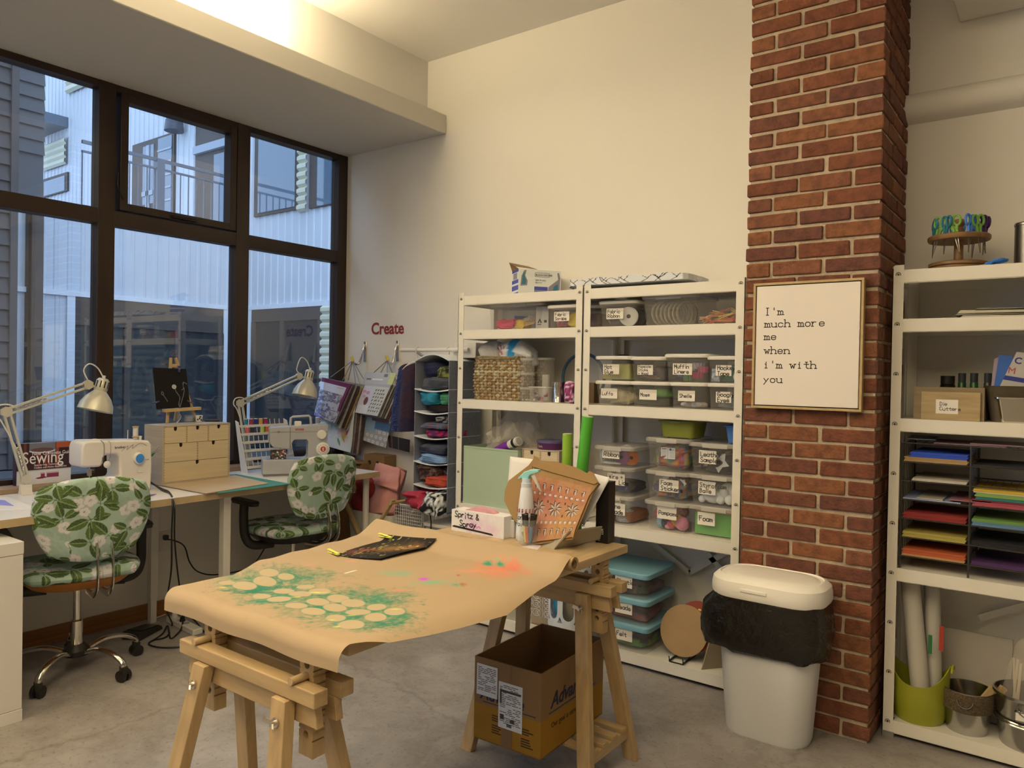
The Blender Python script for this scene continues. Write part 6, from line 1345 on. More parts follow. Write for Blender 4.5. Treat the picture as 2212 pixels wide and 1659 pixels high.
for i, (dx, dy, z, col, r) in enumerate(((-.62, -.6, .02, '54718f', .03), (-.2, -.62, .0, '6e8f52', .03), (.35, -.62, .012, 'b2415c', .036), (.42, -.45, .058, 'cfc4b4', .036), (.05, -.3, .05, 'cfc4b4', .034), (.72, -.55, .04, 'b5506a', .03))):
    n = 28; m = MB(); m.loft([[(rr_ * (1 + .07 * (-1) ** k) * math.cos(2 * PI * k / n), rr_ * (1 + .07 * (-1) ** k) * math.sin(2 * PI * k / n), zz) for k in range(n)] for rr_, zz in ((r * .72, 0), (r, .03), (r * .96, .03), (r * .68, .003))]); props(m.build('muffin_liner_stack', mat('liner_' + col, W(col), .7), None, (b['x'] + dx * b['w'] * .42, b['y'] + dy * b['d'] * .5, b['z'] + z), smooth=0), {'54718f': 'blue', '6e8f52': 'green', 'b2415c': 'pink', 'cfc4b4': 'white', 'b5506a': 'rose'}[col] + ' stack of paper muffin liners ' + ('near the front' if dy < -.4 else 'further back') + ' in the bin labelled Muffin Liners', 'muffin liners')
b = upper[3]; props(MB().box(-b['w'] * .25, b['w'] * .45, -b['d'] * .4, b['d'] * .3, 0, b['h'] * .8).build('tape_pack', mat('tape_green', W('2f6b4a'), .4), None, (b['x'], b['y'], b['z']), bev=.008), 'dark green tape pack in the bin labelled Hockey Tape', 'tape'); ball('foam_ball', b['x'] + b['w'] * .40, b['y'] - b['d'] * .47, b['z'], .024, 'ddd4c4', 'white ball at the front of the bin labelled Hockey Tape', 'ball')
props(MB().box(-.02, .018, -.001, .001, 0, .06).build('packet_card', mat('packet_grey', W('aeb0ac'), .6, col2=W('4a4c52'), vs=60), None, (b['x'] - b['w'] * .36, b['y'] - b['d'] * .5, b['z']), smooth=0), 'small printed packet at the window side of the bin labelled Hockey Tape', 'packet')
# ---- right-hand unit, second shelf
bb = bin_('dark clear bin half hidden by the post beside the Fabric Ribbon bin', 1236, 1306, 664, Z2, y=-.30, dep=.24, body=CLRG, h=.125); filler('fabric_bundle', 'dark red striped fabric in the half hidden bin behind the post', bb, '5a3a30', 4, fz=.8, pat=stripes('6e4a3a', '4a2a28', 200, 0))
b1 = bin_('clear bin labelled Fabric Ribbon with a white lid', 1289, 1376, 657, Z2, y=-.36, text='Fabric\nRibbon', size=.017, h=.135, lx=-.06, ty=.30, seed=21)
filler('ribbon_bundle', 'dark ribbon bundle in the bin labelled Fabric Ribbon', b1, '4e4440', 8, fx=.55, dx=-.4, fz=.7)
def reel(x, y, z, r, w, col, label, axis='y', rim='cfc6b4', rz=0.0, name='ribbon_spool'):
    t = thing(name, label, 'spool', (x, y, z + r), rz); m = MB(Euler((PI / 2, 0, 0)).to_matrix().to_4x4()); m.lathe([(r, -w / 2), (r, -w / 2 + .002), (r * .35, -w / 2 + .002)], 32).lathe([(r * .35, w / 2 - .002), (r, w / 2 - .002), (r, w / 2)], 32); m.build('spool_flange', mat('flange_' + rim, W(rim), .5), t)
    m = MB(Euler((PI / 2, 0, 0)).to_matrix().to_4x4()); m.lathe([(r * .86, -w / 2 + .002), (r * .86, w / 2 - .002)], 32); m.build('ribbon', mat('reel_' + col, W(col), .6), t)
    m = MB(Euler((PI / 2, 0, 0)).to_matrix().to_4x4()); m.lathe([(r * .22, -w / 2 - .0006), (r * .22, w / 2 + .0006)], 20); m.build('core_hole', MATS['dark_gap'], t); return t
reel(b1['x'] + .045, b1['y'] - .10, b1['z'], .048, .03, '3a3634', 'white ribbon spool at the front of the bin labelled Fabric Ribbon', rim='c6bba0', rz=.4)
reel(b1['x'] + .06, b1['y'] - .03, b1['z'], .046, .03, '302c2a', 'dark ribbon spool behind the white one in the bin labelled Fabric Ribbon', rim='3a3634', rz=.2)
b2 = bin_('clear grey bin of coiled lace next to the Fabric Ribbon bin', 1382, 1508, 652, Z2, y=-.36, dep=.28, lid=LIDC, body=CLRG, h=.150)
for i in range(7):
    m = MB(); m.tube([(.058 * math.cos(2 * PI * k / 28), 0, .058 + .058 * math.sin(2 * PI * k / 28)) for k in range(28)], .0065, 6, True, flat=1.0); props(m.build('lace_coil', mat('lace_beige', W('9c8c6e'), .9, var=.3, vs=120), None, (b2['x'] - b2['w'] * .28 + i * .020, b2['y'] - b2['d'] * .30 + i * .004, b2['z']), (0, 0, rad(60))), 'beige lace coil leaning in the clear grey bin', 'lace', 'lace coils in the clear grey bin')
b3 = bin_('clear bin of coloured clothespins at the brick end of the second shelf', 1496, 1606, 641, Z2, y=-.355, dep=.28, lid=LIDC, h=.165)
PEGC = ['b23a2c', 'c8bb3c', 'd8a06a', '2a2826', 'b8562c', '8c2f2a', 'cdb04a']
for i in range(26):
    col = PEGC[i % 7]; x = b3['x'] + RR.uniform(-.42, .42) * b3['w']; y = b3['y'] - b3['d'] * RR.uniform(.18, .46); z = b3['z'] + .008 + .0022 * i
    t = thing('clothespin', 'coloured clothespin in the clear bin on the second shelf', 'clothespin', (x, y, z), group='clothespins in the clear bin', rot=(0, RR.uniform(-.5, .5), RR.uniform(-.6, .6)))
    for s_ in (-1, 1): MB().bar((-.034, 0, s_ * .0045), (.034, 0, s_ * .0016), .008, .004).build('jaw', mat('clothespin_' + col, W(col), .45), t, smooth=0)
filler('clothespin_heap', 'heap of dark clothespins filling the bottom of the clear bin', b3, '4a3028', 9, fz=.34, amp=.3, pat=multi(['b23a2c', '2a2826', '8c2f2a', '5a4a2a', 'c27a3c'], 70))
# ---- right-hand unit, fourth shelf: three stacks of large bins
YF = -.372
zt = [px(1318, v, 1, YF).z for v in (1088, 1033, 963)]; zt = [Z4 + .147, Z4 + .292, zt[2]]
def big(label, u0, u1, z0, z1, text, seed, **k): return bin_(label, u0, u1, 1050, z0, y=YF if u1 < 1600 else -.357, dep=.30, lid=LIDC, text=text, h=z1 - z0 - .001, seed=seed, lh=.016, taper=.84, **k)
c1 = big('clear bin labelled Bone Beads at the bottom of the stack nearest the tall green roll', 1278, 1366, Z4, zt[0], 'Bone\nBeads', 31, size=.021, lx=.10, ty=.34)
c2 = big('clear bin labelled Wire + Jar Lids, middle of the stack nearest the green roll', 1278, 1366, zt[0], zt[1], 'Wire +\nJar Lids', 32, size=.020, lx=.08, ty=.36)
c3 = big('clear bin labelled Ribbon on top of the stack nearest the tall green roll', 1278, 1366, zt[1], zt[2], 'Ribbon', 33, size=.021, lx=-.06, ty=.38)
d1 = big('clear bin labelled Pompoms at the bottom of the middle stack', 1389, 1488, Z4, Z4 + .148, 'Pompoms', 34, size=.019, lx=.02, ty=.42)
d2 = big('clear bin labelled Foam Stickers in the middle of the middle stack', 1389, 1488, Z4 + .148, Z4 + .295, 'Foam\nStickers', 35, size=.020, lx=.05, ty=.32)
d3 = big('clear bin of tangled craft scraps on top of the middle stack', 1389, 1488, Z4 + .295, Z4 + .455, None, 36)
e1 = big('clear bin labelled Foam at the bottom of the stack beside the brick pier', 1481, 1607, Z4, Z4 + .148, 'Foam', 37, size=.022, lx=-.14, ty=.38, card=(.085, .06))
e2 = big('clear bin labelled Styrofoam Balls in the middle of the stack beside the brick pier', 1481, 1607, Z4 + .148, Z4 + .295, 'Styrofoam\nBalls', 38, size=.019, lx=-.14, ty=.36, card=(.085, .062))
e3 = big('clear bin labelled Leather Samples on top of the stack beside the brick pier', 1481, 1607, Z4 + .295, Z4 + .445, 'Leather\nSamples', 39, size=.020, lx=-.14, ty=.34, card=(.085, .062))
def L(b, dx, dy, dz=0.0): return b['x'] + dx * b['w'] / 2, b['y'] + dy * b['d'] / 2, b['z'] + dz
for i in range(6): reel(*L(c3, -.86 + i * .14, -.72 + .05 * i), .042, .014, 'c8c0ae', 'white translucent ribbon reel in a row in the bin labelled Ribbon', rim='b9b4a4', rz=rad(80), name='ribbon_spool')['group'] = 'white reels in the Ribbon bin'
reel(*L(c3, .30, -.86), .040, .02, '6e2a5c', 'purple ribbon spool in the bin labelled Ribbon', rim='6e2a5c', rz=.15)
reel(*L(c3, .70, -.55, .0), .038, .04, 'c0622c', 'orange ribbon spool in the bin labelled Ribbon', rim='b8622f', rz=.5)
reel(*L(c3, .2, -.3, .030), .034, .035, 'c86a3a', 'orange patterned ribbon spool at the back of the bin labelled Ribbon', rim='cfc0a8', rz=.3)
reel(*L(c3, .38, -.62, .040), .022, .03, '4a6a9c', 'small blue ribbon spool in the bin labelled Ribbon', rim='4a6a9c', rz=.6)
filler('ribbon_bundle', 'loose cream ribbon lying in the bin labelled Ribbon', c3, 'b8ac92', 12, fz=.18, fx=.7, fy=.4, dy=-.7, dx=-.3)
filler('wire_bundle', 'dark wire and lids in the bin labelled Wire + Jar Lids', c2, '3a3a44', 13, fz=.5, pat=multi(['2c3458', '4c4a46', '6a665c', '38342e'], 40))
t = thing('bead_jar', 'round clear jar of white beads in the bin labelled Bone Beads', 'jar', L(c1, .35, -.55)); MB().lathe([(.042, 0), (.048, .01), (.048, .07), (.046, .075)], 28).build('jar_wall', clear('jar_clear', (.7, .73, .75), .12, .05), t); MB().lathe([(.0, .002), (.04, .002), (.045, .01), (.045, .055), (.03, .062), (.0, .064)], 24, cap0=False, cap1=False).build('beads', mat('white_beads', W('cfc8ba'), .5, col2=W('77736c'), vs=160, bump=.8, bs=200), t)
filler('bead_bag', 'orange bead bag at the back of the bin labelled Bone Beads', c1, '9c5a30', 14, fx=.5, dx=.5, dy=.1, fz=.5)
filler('bead_bag', 'rust coloured bead bag at the front of the bin labelled Bone Beads', c1, '8a4a2c', 15, fx=.4, dx=-.6, dy=-.6, fz=.4)
for i, (dx, dy, z, r, col, nm) in enumerate(((-.72, -.7, .04, .030, 'b0344a', 'crimson'), (-.62, -.72, 0, .026, '7a9a98', 'pale teal'), (-.30, -.75, 0, .027, '1f2030', 'black'), (.05, -.78, .0, .024, 'c8444e', 'red'), (.40, -.70, .012, .032, 'c9922c', 'yellow'), (.80, -.76, .0, .034, 'd07a84', 'pink'), (-.1, -.9, 0, .013, 'd08a7a', 'small peach'), (.5, -.3, .05, .032, '8c2630', 'dark red'), (-.2, -.2, .03, .032, '4a3a3a', 'brown'))):
    x, y, zz = L(d1, dx * .86, dy, z); ball('pompom', x, y, zz, r, col, nm + ' pompom in the bin labelled Pompoms', 'pompom', bump=1.0)
filler('foam_sticker_heap', 'jumbled foam stickers in the bin labelled Foam Stickers', d2, '8a6a4a', 16, fz=.85, amp=.25, freq=30, pat=multi(['6b7a4a', '4a4650', 'b0663a', 'a88a5a', '5f6a72', '6d5a44', '93553a'], 45, 3))
for i in range(12):
    x, y, zz = L(d2, RR.uniform(-.8, .8), -.93, RR.uniform(.01, .09)); col = RR.choice(['c47a4a', '7f9a5c', 'd8ccb4', '55505c', 'b8a04a', '9a5a40']); m = MB(); n = RR.choice((3, 5, 6)); m.prism([((.016 + .006 * (k % 2)) * math.cos(2 * PI * k / (2 * n)), (.016 + .006 * (k % 2)) * math.sin(2 * PI * k / (2 * n))) for k in range(2 * n)], 0, .003); props(m.build('foam_shape', mat('foam_' + col, W(col), .7), None, (x, y, zz + .012), (RR.uniform(-.3, .3), RR.uniform(0, 3), 0), smooth=0), 'foam shape pressed against the front of the bin labelled Foam Stickers', 'foam shape', 'foam shapes in the labelled bin')
filler('craft_scrap_heap', 'tangled bright craft scraps in the unlabelled top bin of the middle stack', d3, '6a4a3a', 17, fz=.9, amp=.25, freq=30, pat=multi(['b2432c', '8a8c3a', '3f6a70', '7c2f3c', 'c47a2c', '4f7a4a', '2e3a4a', '9c5a6a'], 55, 7))
p = Paint(.075, .055, 40, 30, W('cfc6b2'))
for i in range(6): p.rect(.004, .006 + i * .007, .030, .008 + i * .007, W('8a857a')); p.rect(.045, .006 + i * .007, .070, .008 + i * .007, W('8a857a'))
p.rect(.036, 0, .038, .055, W('5a5650')); p.rect(.004, .046, .03, .051, W('33302c')); p.ell(.05, .046, .007, .006, W('2c3468')); p.rect(.06, .041, .068, .051, W('a8b03c'))
x, y, zz = L(d3, -.06, -.965, .05); props(sheet(p, lambda x, y: (x - .04, 0 * x, y), 'packet_card', painted('sample_print', .55), None, loc=(x, y - .004, zz)), 'printed packet card at the front of the unlabelled top bin', 'packet')
filler('leather_pile', 'dark leather pieces in the bin labelled Leather Samples', e3, '2b2726', 18, fz=.8, amp=.3, pat=multi(['2b2726', '3a2f2c', '1c1b1c', '8a7c64'], 18, 2))
x, y, zz = L(e3, .05, -.955, .055); m = MB(); m.prism([((.052 if k % 2 else .030) * math.cos(PI * k / 5 + .3), (.052 if k % 2 else .030) * math.sin(PI * k / 5 + .3)) for k in range(10)], 0, .002); props(m.build('leather_piece', mat('white_leather', W('c6bda8'), .6), None, (x, y - .004, zz), smooth=0), 'white star shaped leather piece behind the card of the bin labelled Leather Samples', 'leather')
for i, (dx, dy, z, r, sq) in enumerate(((-.62, -.62, .02, .040, (1, 1, 1.0)), (-.30, -.70, .0, .040, (1.2, 1, .8)), (.25, -.75, .03, .023, (1, 1, 1)), (.10, -.80, 0, .024, (1, 1, 1)), (.55, -.74, 0, .024, (1, 1, 1)), (-.85, -.85, 0, .017, (1, 1, 1)), (.62, -.35, .012, .042, (1, 1, 1)), (.2, -.2, .01, .042, (1, 1, 1)), (-.4, -.1, 0, .04, (1, 1, 1)), (.5, .1, 0, .04, (1, 1, 1)))):
    x, y, zz = L(e2, dx * .88, dy, z); ball('styrofoam_ball', x, y, zz, r, 'd9d0bf', 'white foam ball in the bin labelled Styrofoam Balls', 'ball', sq, 'foam balls in the labelled bin', .2)
x, y, zz = L(e1, -.18, -.92)
for i, col in enumerate(('5f9c3f', 'c0925a', '5f9c3f', 'a85a3a', '7c2f30', '6a2a2c', '8c4a3a', '5c3a34')): props(MB().box(-.088, .088, -.0035, .0035, 0, .104 + .004 * ((i * 3) % 4)).build('foam_sheet', mat('sheet_' + col, W(col), .7), None, (x + .002 * i, y + .009 * i, zz), smooth=0), {'5f9c3f': 'green', 'c0925a': 'tan', 'a85a3a': 'rust', '7c2f30': 'dark red', '6a2a2c': 'maroon', '8c4a3a': 'brick red', '5c3a34': 'brown'}[col] + (' foam sheet standing in front' if i == 0 else ' foam sheet %s from the front' % ('second third fourth fifth sixth seventh eighth'.split()[i - 1])) + ' in the bin labelled Foam', 'foam sheet')
def tray(label, u0, u1, v0, z0, y, dep, col, h=.085):
    a, b = px(u0, v0, 1, y), px(u1, v0, 1, y); w = b.x - a.x; t = thing('plastic_basket', label, 'basket', ((a.x + b.x) / 2, y + dep / 2, z0)); M_ = mat('tray_' + col, W(col), .45)
    m = MB(); m.loft([ring(rr(w * .80, dep * .8, .02), .006), ring(rr(w * .92, dep * .93, .022), h), ring(rr(w, dep, .025), h), ring(rr(w, dep, .025), h - .006), ], True, False); m.build('basket_wall', M_, t, smooth=45, solid=.002)
    for sx in (-1, 1): MB().lathe([(.012, 0), (.014, .008)], 10, (sx * w * .30, -dep * .3, 0)).build('foot', M_, t)
    MB().box(-.025, .025, -dep / 2 - .003, -dep / 2, h - .012, h - .003).build('rim_tab', M_, t, bev=.001)
tray('olive plastic basket on top of the bin of tangled craft scraps', 1418, 1501, 940, d3['top'], -.36, .19, '7d7a26'); tray('blue plastic basket on top of the bin labelled Leather Samples', 1560, 1640, 945, e3['top'], -.34, .19, '46719c')
# ---- right-hand unit, bottom shelf
def flatbin(label, u0, u1, v, z0, text, seed, col, y=-.40, h=.13):
    return bin_(label, u0, u1, v, z0, y=y, dep=.34, text=text, lid=TURQ, body=CLR, h=h, lh=.024, size=.021, seed=seed, taper=.88, lx=.07, ty=.36, card=(.095, .062))
f1 = flatbin('flat clear bin labelled Felt with a turquoise lid at the bottom of the turquoise stack', 1278, 1400, 1340, Z1, 'Felt', 41, '', h=.135, y=-.395)
f2 = flatbin('flat clear bin labelled Beads with a turquoise lid in the middle of the turquoise stack', 1278, 1400, 1280, Z1 + .1355, 'Beads', 42, '', h=.13, y=-.395)
f3 = flatbin('flat clear bin labelled Plasticine with a turquoise lid on top of the turquoise stack', 1278, 1400, 1220, Z1 + .266, 'Plasticine', 43, '', h=.13, y=-.395)
filler('felt_pile', 'green and dark felt in the bin labelled Felt', f1, '4a6a3a', 51, fz=.8, amp=.2, pat=multi(['3a6a34', '1f2326', '6a6a2c', '2a2426', '5f8a3a'], 22, 1)); filler('bead_bag', 'red bead bags in the bin labelled Beads', f2, '8a4038', 52, fz=.6, amp=.25, pat=multi(['8a4038', '5a4448', '7a5a50', '9c4a3a'], 25, 4)); filler('plasticine_pile', 'brown and pink plasticine in the bin labelled Plasticine', f3, '6a5046', 53, fz=.6, amp=.25, pat=multi(['6a5046', '3a4a3a', '80605a', '4a4038'], 25, 6))
dc = px(1478, 1340, 1, -.30); PK_ = px(1478, 1415, 1, -.30)
for i, (du, dv, rr_, col, l) in enumerate(((0, 0, .122, 'a07a48', 'large round kraft disc on the black wire stand'), (30, -28, .118, '8a3a22', 'round dark red painted disc with yellow drops behind the kraft disc'))):
    c = px(1478 + du, 1345 + dv, 1, -.30 + .03 * i); t = props(MB(Euler((PI / 2 - .3, 0, 0)).to_matrix().to_4x4()).lathe([(rr_, -.003), (rr_, .003)], 48).build('round_board', mat('disc_' + col, W(col), .7, var=.1, vs=10), None, (c.x, c.y, Z1 + .018 + rr_ * .97 + .03 * i)), l, 'board')
    if i:
        for k, (a, b_) in enumerate(((.0, .075), (-.02, .055), (.015, .05), (-.03, .045))): s = MB(Euler((PI / 2 - .3, 0, 0)).to_matrix().to_4x4()).sphere((a, b_, .004), .008, 10, 6, (1.2, .8, .4)); o = s.build('paint_drop', mat('drop_yellow', W('d8b84a'), .4), t)
st = thing('wire_stand', 'black wire display stand holding the round boards', 'stand', (dc.x, -.33, Z1)); BW = mat('black_wire', (.01, .01, .01), .4)
for sx in (-.035, .035): MB().tube([(sx, .10, .004), (sx, -.055, .004), (sx, -.060, .03), (sx, -.052, .008), (sx, .02, .012), (sx, .06, .10)], .0028, 6).build('wire_leg', BW, st)
MB().tube([(-.035, -.055, .004), (.035, -.055, .004)], .0028, 6).build('crossbar', BW, st)
a = px(1502, 1455, 2, Z1); props(MB().add([(0, 0, 0), (.006, 0, 0), (.006, .22, 0), (0, .22, 0), (0, .06, .20), (.006, .06, .20), (.006, .22, .20), (0, .22, .20)], [(3, 2, 1, 0), (4, 5, 6, 7), (0, 1, 5, 4), (1, 2, 6, 5), (2, 3, 7, 6), (3, 0, 4, 7)]).build('board', mat('tan_board', W('97825c'), .7), None, (a.x, -.375, Z1), (0, 0, rad(-38)), smooth=0), 'tan board with a slanted edge standing on the bottom shelf behind the waste bin', 'board')
q = px(1570, 1215, 1, -.10); props(MB().sphere((0, 0, .12), .12, 24, 16, (1, .8, 1)).build('round_basket', mat('dark_wicker', W('4a3324'), .8, bump=1.0, bs=60), None, (2.86, -.16, Z1)), 'dark brown round wicker basket at the back of the bottom shelf behind the waste bin', 'basket')
# ---- left-hand unit
t0 = px(1145, 632, 1, -.22); ib = thing('iron_box', 'open steam iron carton with blue and white print on top of the left shelving unit', 'box', (1.70, -.30, 1.8805), rad(53)); bw, bd, bh = .255, .125, .150
IW = mat('carton_white', W('ddd3bd'), .45); m = MB().box(0, bw, 0, bd, 0, bh); m.build('carton', IW, ib, smooth=0, bev=.001)
PB = mat('print_blue', W('4a4c90'), .5); PT = mat('print_teal', W('3f7276'), .5); PGY = mat('print_grey', W('8a8078'), .5)
MB().box(-.0006, 0, .0, bd, 0, bh * .14).box(-.0006, 0, 0, bd, bh * .22, bh * .40).box(-.0006, 0, 0, bd, bh * .48, bh * .62).box(-.0006, 0, 0, bd, bh * .90, bh).build('blue_print', PB, ib, smooth=0); MB().box(-.0007, 0, bd * .2, bd * .8, bh * .64, bh * .88).build('grey_print', PGY, ib, smooth=0)
sh = [(.012, .055), (.018, .11), (.035, .145), (.048, .145), (.040, .115), (.055, .085), (.052, .06)]; MB().prism([(x, z) for x, z in sh[::-1]], -.0006, 0).build('iron_picture', PGY, ib, smooth=0); MB().prism([(.020, .065), (.042, .065), (.046, .085), (.036, .112), (.036, .138), (.024, .115)], -.0010, -.0006).build('iron_picture_sole', PT, ib, smooth=0)
MB().prism([(.175, .008), (.225, .010), (.247, .04), (.250, .11), (.242, .14), (.232, .135), (.238, .10), (.205, .075), (.18, .055)], -.0006, 0).build('iron_picture', PGY, ib, smooth=0); MB().prism([(.18, .012), (.222, .014), (.238, .045), (.236, .075), (.212, .06), (.205, .035), (.182, .030)], -.0010, -.0006).build('iron_picture_sole', PT, ib, smooth=0)
MB().box(.095, .175, -.0006, 0, 0, .055).build('grey_print', PGY, ib, smooth=0); MB().box(.095, .175, -.0009, -.0006, .035, .055).build('blue_print', PB, ib, smooth=0)
m = MB()
for q in ((.098, .185, .132, .1335), (.098, .185, .110, .1115), (.098, .0995, .110, .1335), (.1835, .185, .110, .1335)): m.box(q[0], q[1], -.0008, 0, q[2], q[3])
m.build('logo_frame', MATS['grey_print'], ib, smooth=0)
ftext('BLACK+DECKER', .0135, MATS['grey_print'], ib, (.102, -.0008, .1165), bold=.0002); ftext('light & easy', .014, PGY, ib, (.100, -.0008, .088)); ftext('Steam Iron', .009, MATS['grey_print'], ib, (.100, -.0008, .075))
MB().add([(0, .0, bh), (0, bd, bh), (-.02, bd, bh + .05), (-.02, .0, bh + .012), (.09, bd, bh + .035), (.11, .0, bh + .002)], [(0, 1, 2, 3), (3, 2, 4, 5)]).build('flap', KRB, ib, smooth=0, solid=.002)
# ironing board lying over both units
a, b = px(1212, 627, 1, -.37), px(1487, 604, 1, -.37); LB_ = b.x - a.x; bo = thing('ironing_board', 'white table top ironing board with black twig print lying across both shelving units', 'ironing board', (a.x, -.385, 1.9015))
p = Paint(LB_ + .1, .42, 260, 90, W('d8cdb6'))
RI = random.Random(7)
for i in range(13):
    x = i * LB_ / 12 + RI.uniform(-.03, .03); sg = RI.choice((-1, 1)); pts = [(x, -.005), (x + sg * RI.uniform(.02, .05), .025), (x + sg * RI.uniform(.05, .10), .07), (x + sg * .12, .16), (x + sg * .1, .3)]; p.line(pts, .0024, '141312'); p.line([pts[1], (pts[1][0] - sg * .03, .06)], .002, '141312')
def ib_(x, y):
    t = y / .42; s = x / (LB_ + .1); wv = np.clip(np.minimum(s / .10, (1 - s) / .03), 0, 1) ** .5
    ang = t * PI * 2; half = .015; yy = np.where(t < .15, 0, (t - .15) / .85 * .28); zz = np.where(t < .15, t / .15 * .034, .034) 
    return x * LB_ / (LB_ + .1), (yy * wv + .14 * (1 - wv)) , zz * np.clip(wv * 2, 0, 1) + .004 * np.sin(x * 30) * (t > .12)
sheet(p, ib_, 'cover', painted('twig_cotton', .85), bo)
MB().plate([(.02, .14), (.06, .03), (.12, .004), (LB_ - .02, .002), (LB_ - .003, .02), (LB_ - .003, .27), (LB_ - .02, .278), (.12, .275), (.06, .25)], .0, .028).build('board', mat('board_white', W('c9bfa8'), .7), bo, smooth=0)
# second shelf of the left unit
lb = bin_('large clear bin of paper shred, pompon string and sticks on the second shelf', 1050, 1172, 664, Z2, y=-.34, dep=.26, lid=LIDC, h=.150, taper=.9)
filler('paper_shred', 'hot pink paper shred in the large clear bin', lb, 'c2384e', 61, fx=.48, fy=.5, fz=.5, dx=-.5, dy=-.45, amp=.35, freq=60); filler('paper_shred', 'yellow paper shred in the large clear bin', lb, 'c9a030', 62, fx=.22, fy=.4, fz=.45, dx=.08, dy=-.5, amp=.35, freq=60)
x, y, zz = L(lb, .40, -.55, .045); m = MB(); RB = random.Random(3)
for i in range(90):
    d = Vector((RB.gauss(0, 1), RB.gauss(0, 1), RB.gauss(0, 1))).normalized() * .035; d.z = abs(d.z) * .9 - .008; m.tube([(0, 0, .01), tuple(d * .6 + Vector((0, 0, .012))), tuple(d + Vector((RB.uniform(-.008, .008), 0, .008)))], .0018, 4)
props(m.build('string_pompon', mat('cream_yarn', W('cdbb94'), .85), None, (x, y, zz)), 'cream string pompon in the large clear bin', 'pompon')
for i in range(4): x, y, zz = L(lb, .1, -.8, .012 + .006 * i); props(MB().cyl((-.06, 0, -.012), (.10, .01 * i, .02 + .004 * i), .003, n=6).build('wooden_stick', PINE, None, (x, y, zz)), 'thin wooden stick lying in the large clear bin', 'stick', 'sticks in the large clear bin')
x, y, zz = L(lb, -.1, .1, .05); props(MB().add([(-.08, 0, 0), (.08, .03, -.01), (.08, .03, .025), (-.08, 0, .035), (-.08, .004, 0), (.08, .034, -.01), (.08, .034, .025), (-.08, .004, .035)], [(0, 1, 2, 3), (7, 6, 5, 4), (0, 4, 5, 1), (2, 6, 7, 3), (1, 5, 6, 2), (0, 3, 7, 4)]).build('paper_strip', mat('violet_paper', W('6a6488'), .6), None, (x, y, zz), smooth=0), 'violet paper strip in the large clear bin', 'paper')
a = px(1154, 700, 1, -.33); gb = thing('grey_carton', 'small grey carton standing between the large clear bin and the Fabric Scraps bin', 'box', (a.x + .045, -.27, Z2)); MB().box(-.042, .042, -.05, .05, 0, .125).build('carton_body', mat('carton_grey', W('a1967f'), .7), gb, smooth=0, bev=.001); MB().prism([(-.03, .035), (-.02, .035), (-.015, .05), (-.01, .035), (0, .035), (-.015, .06)], -.0508, -.05).box(.014, .02, -.0506, -.05, .036, .05).box(.022, .03, -.0506, -.05, .036, .05).box(-.03, -.005, -.0506, -.05, .025, .029).build('print', INK, gb, smooth=0)
fsb = bin_('clear bin labelled Fabric Scraps with a white lid', 1178, 1256, 665, Z2, y=-.37, dep=.26, text='Fabric\nScraps', size=.016, h=.125, lx=-.06, ty=.30, seed=63)
filler('fabric_scrap_heap', 'pink fabric scraps in the bin labelled Fabric Scraps', fsb, 'b8606a', 64, fx=.5, dx=-.45, fz=.8, amp=.3, pat=multi(['b8606a', 'c98a86', 'a34a50'], 30)); filler('fabric_scrap_heap', 'yellow fabric scraps in the bin labelled Fabric Scraps', fsb, 'c9a52e', 65, fx=.5, dx=.45, dy=-.1, fz=.85, amp=.35)
# third shelf of the left unit
bk0, bk1 = px(1010, 800, 1, -.36), px(1118, 800, 1, -.36); WICK = mat('x', '000000') if False else None
p = Paint(1.0, .30, 300, 90, W('8a6a40'))
bw_ = (bk1.x - bk0.x); hB = .235
pat = lambda X, Z: None
wb_ = thing('wicker_basket', 'large woven seagrass basket with a braided rim on the third shelf of the left unit', 'basket', ((bk0.x + bk1.x) / 2 + .02, -.215, Z3))
p = Paint(2.0, hB, 420, 150, W('86683f')); row = np.floor(p.y / .0168); tw = np.sin(p.x * 2 * PI / .085 + (row % 2) * PI + .8 * vnoise(p.x * 20, row, 3)); rowp = (p.y / .0168) % 1
p.mix((tw > .1) * .55, W('b08a54')); p.mix((vnoise(row * 3.1, row * 0, 4) > .62) * .6, W('b8a878')); p.mix((vnoise(p.x * 60, row * 5, 6) > .66) * .5, W('c2b48a')); p.mix(np.clip(1.3 - np.abs(rowp - .5) * 0 - 5 * np.minimum(rowp, 1 - rowp) - 1.2 * np.abs(tw), 0, 1) * .95, W('2c1e0f')); p.mix((np.abs(tw) < .10) * .6, W('3c2a16')); p.mix((vnoise(p.x * 150, p.y * 400, 9) > .6) * .3, W('5a4222'))
def bas(x, y):
    k = x / 2.0 * 4 * .9999; per = rr(1, 1, .14, 12); per = per + [per[0]]; A = np.array(per); L_ = np.concatenate([[0], np.cumsum(np.hypot(*(A[1:] - A[:-1]).T))]); t = x / 2.0 * L_[-1]; U = np.interp(t, L_, A[:, 0]); V = np.interp(t, L_, A[:, 1]); rowv = np.floor(y / .0168)
    b = .007 * np.sin(PI * ((y / .0168) % 1)) * (.5 + .5 * np.sin(x * 2 * PI / .085 + (rowv % 2) * PI)) + .008 * np.sin(PI * y / hB)
    return U * (bw_ * .94 + 2 * b), V * (.26 + 2 * b), y
sheet(p, bas, 'woven_wall', painted('seagrass', .85, .3, 200), wb_)
MB().loft([ring(rr(bw_ * .92, .25, .04), 0), ring(rr(bw_ * .92, .25, .04), .004)]).build('base', mat('seagrass_base', W('7a5c36'), .85), wb_)
m = MB(); P_ = rr(bw_ * .95, .265, .05, 14); n = len(P_)
for ph in (0, PI): m.tube([(x * (1 + .014 * math.cos(i * .9 + ph)), y * (1 + .014 * math.cos(i * .9 + ph)), hB + .004 + .006 * math.sin(i * .9 + ph)) for i, (x, y) in enumerate(P_)], .0072, 6, True)
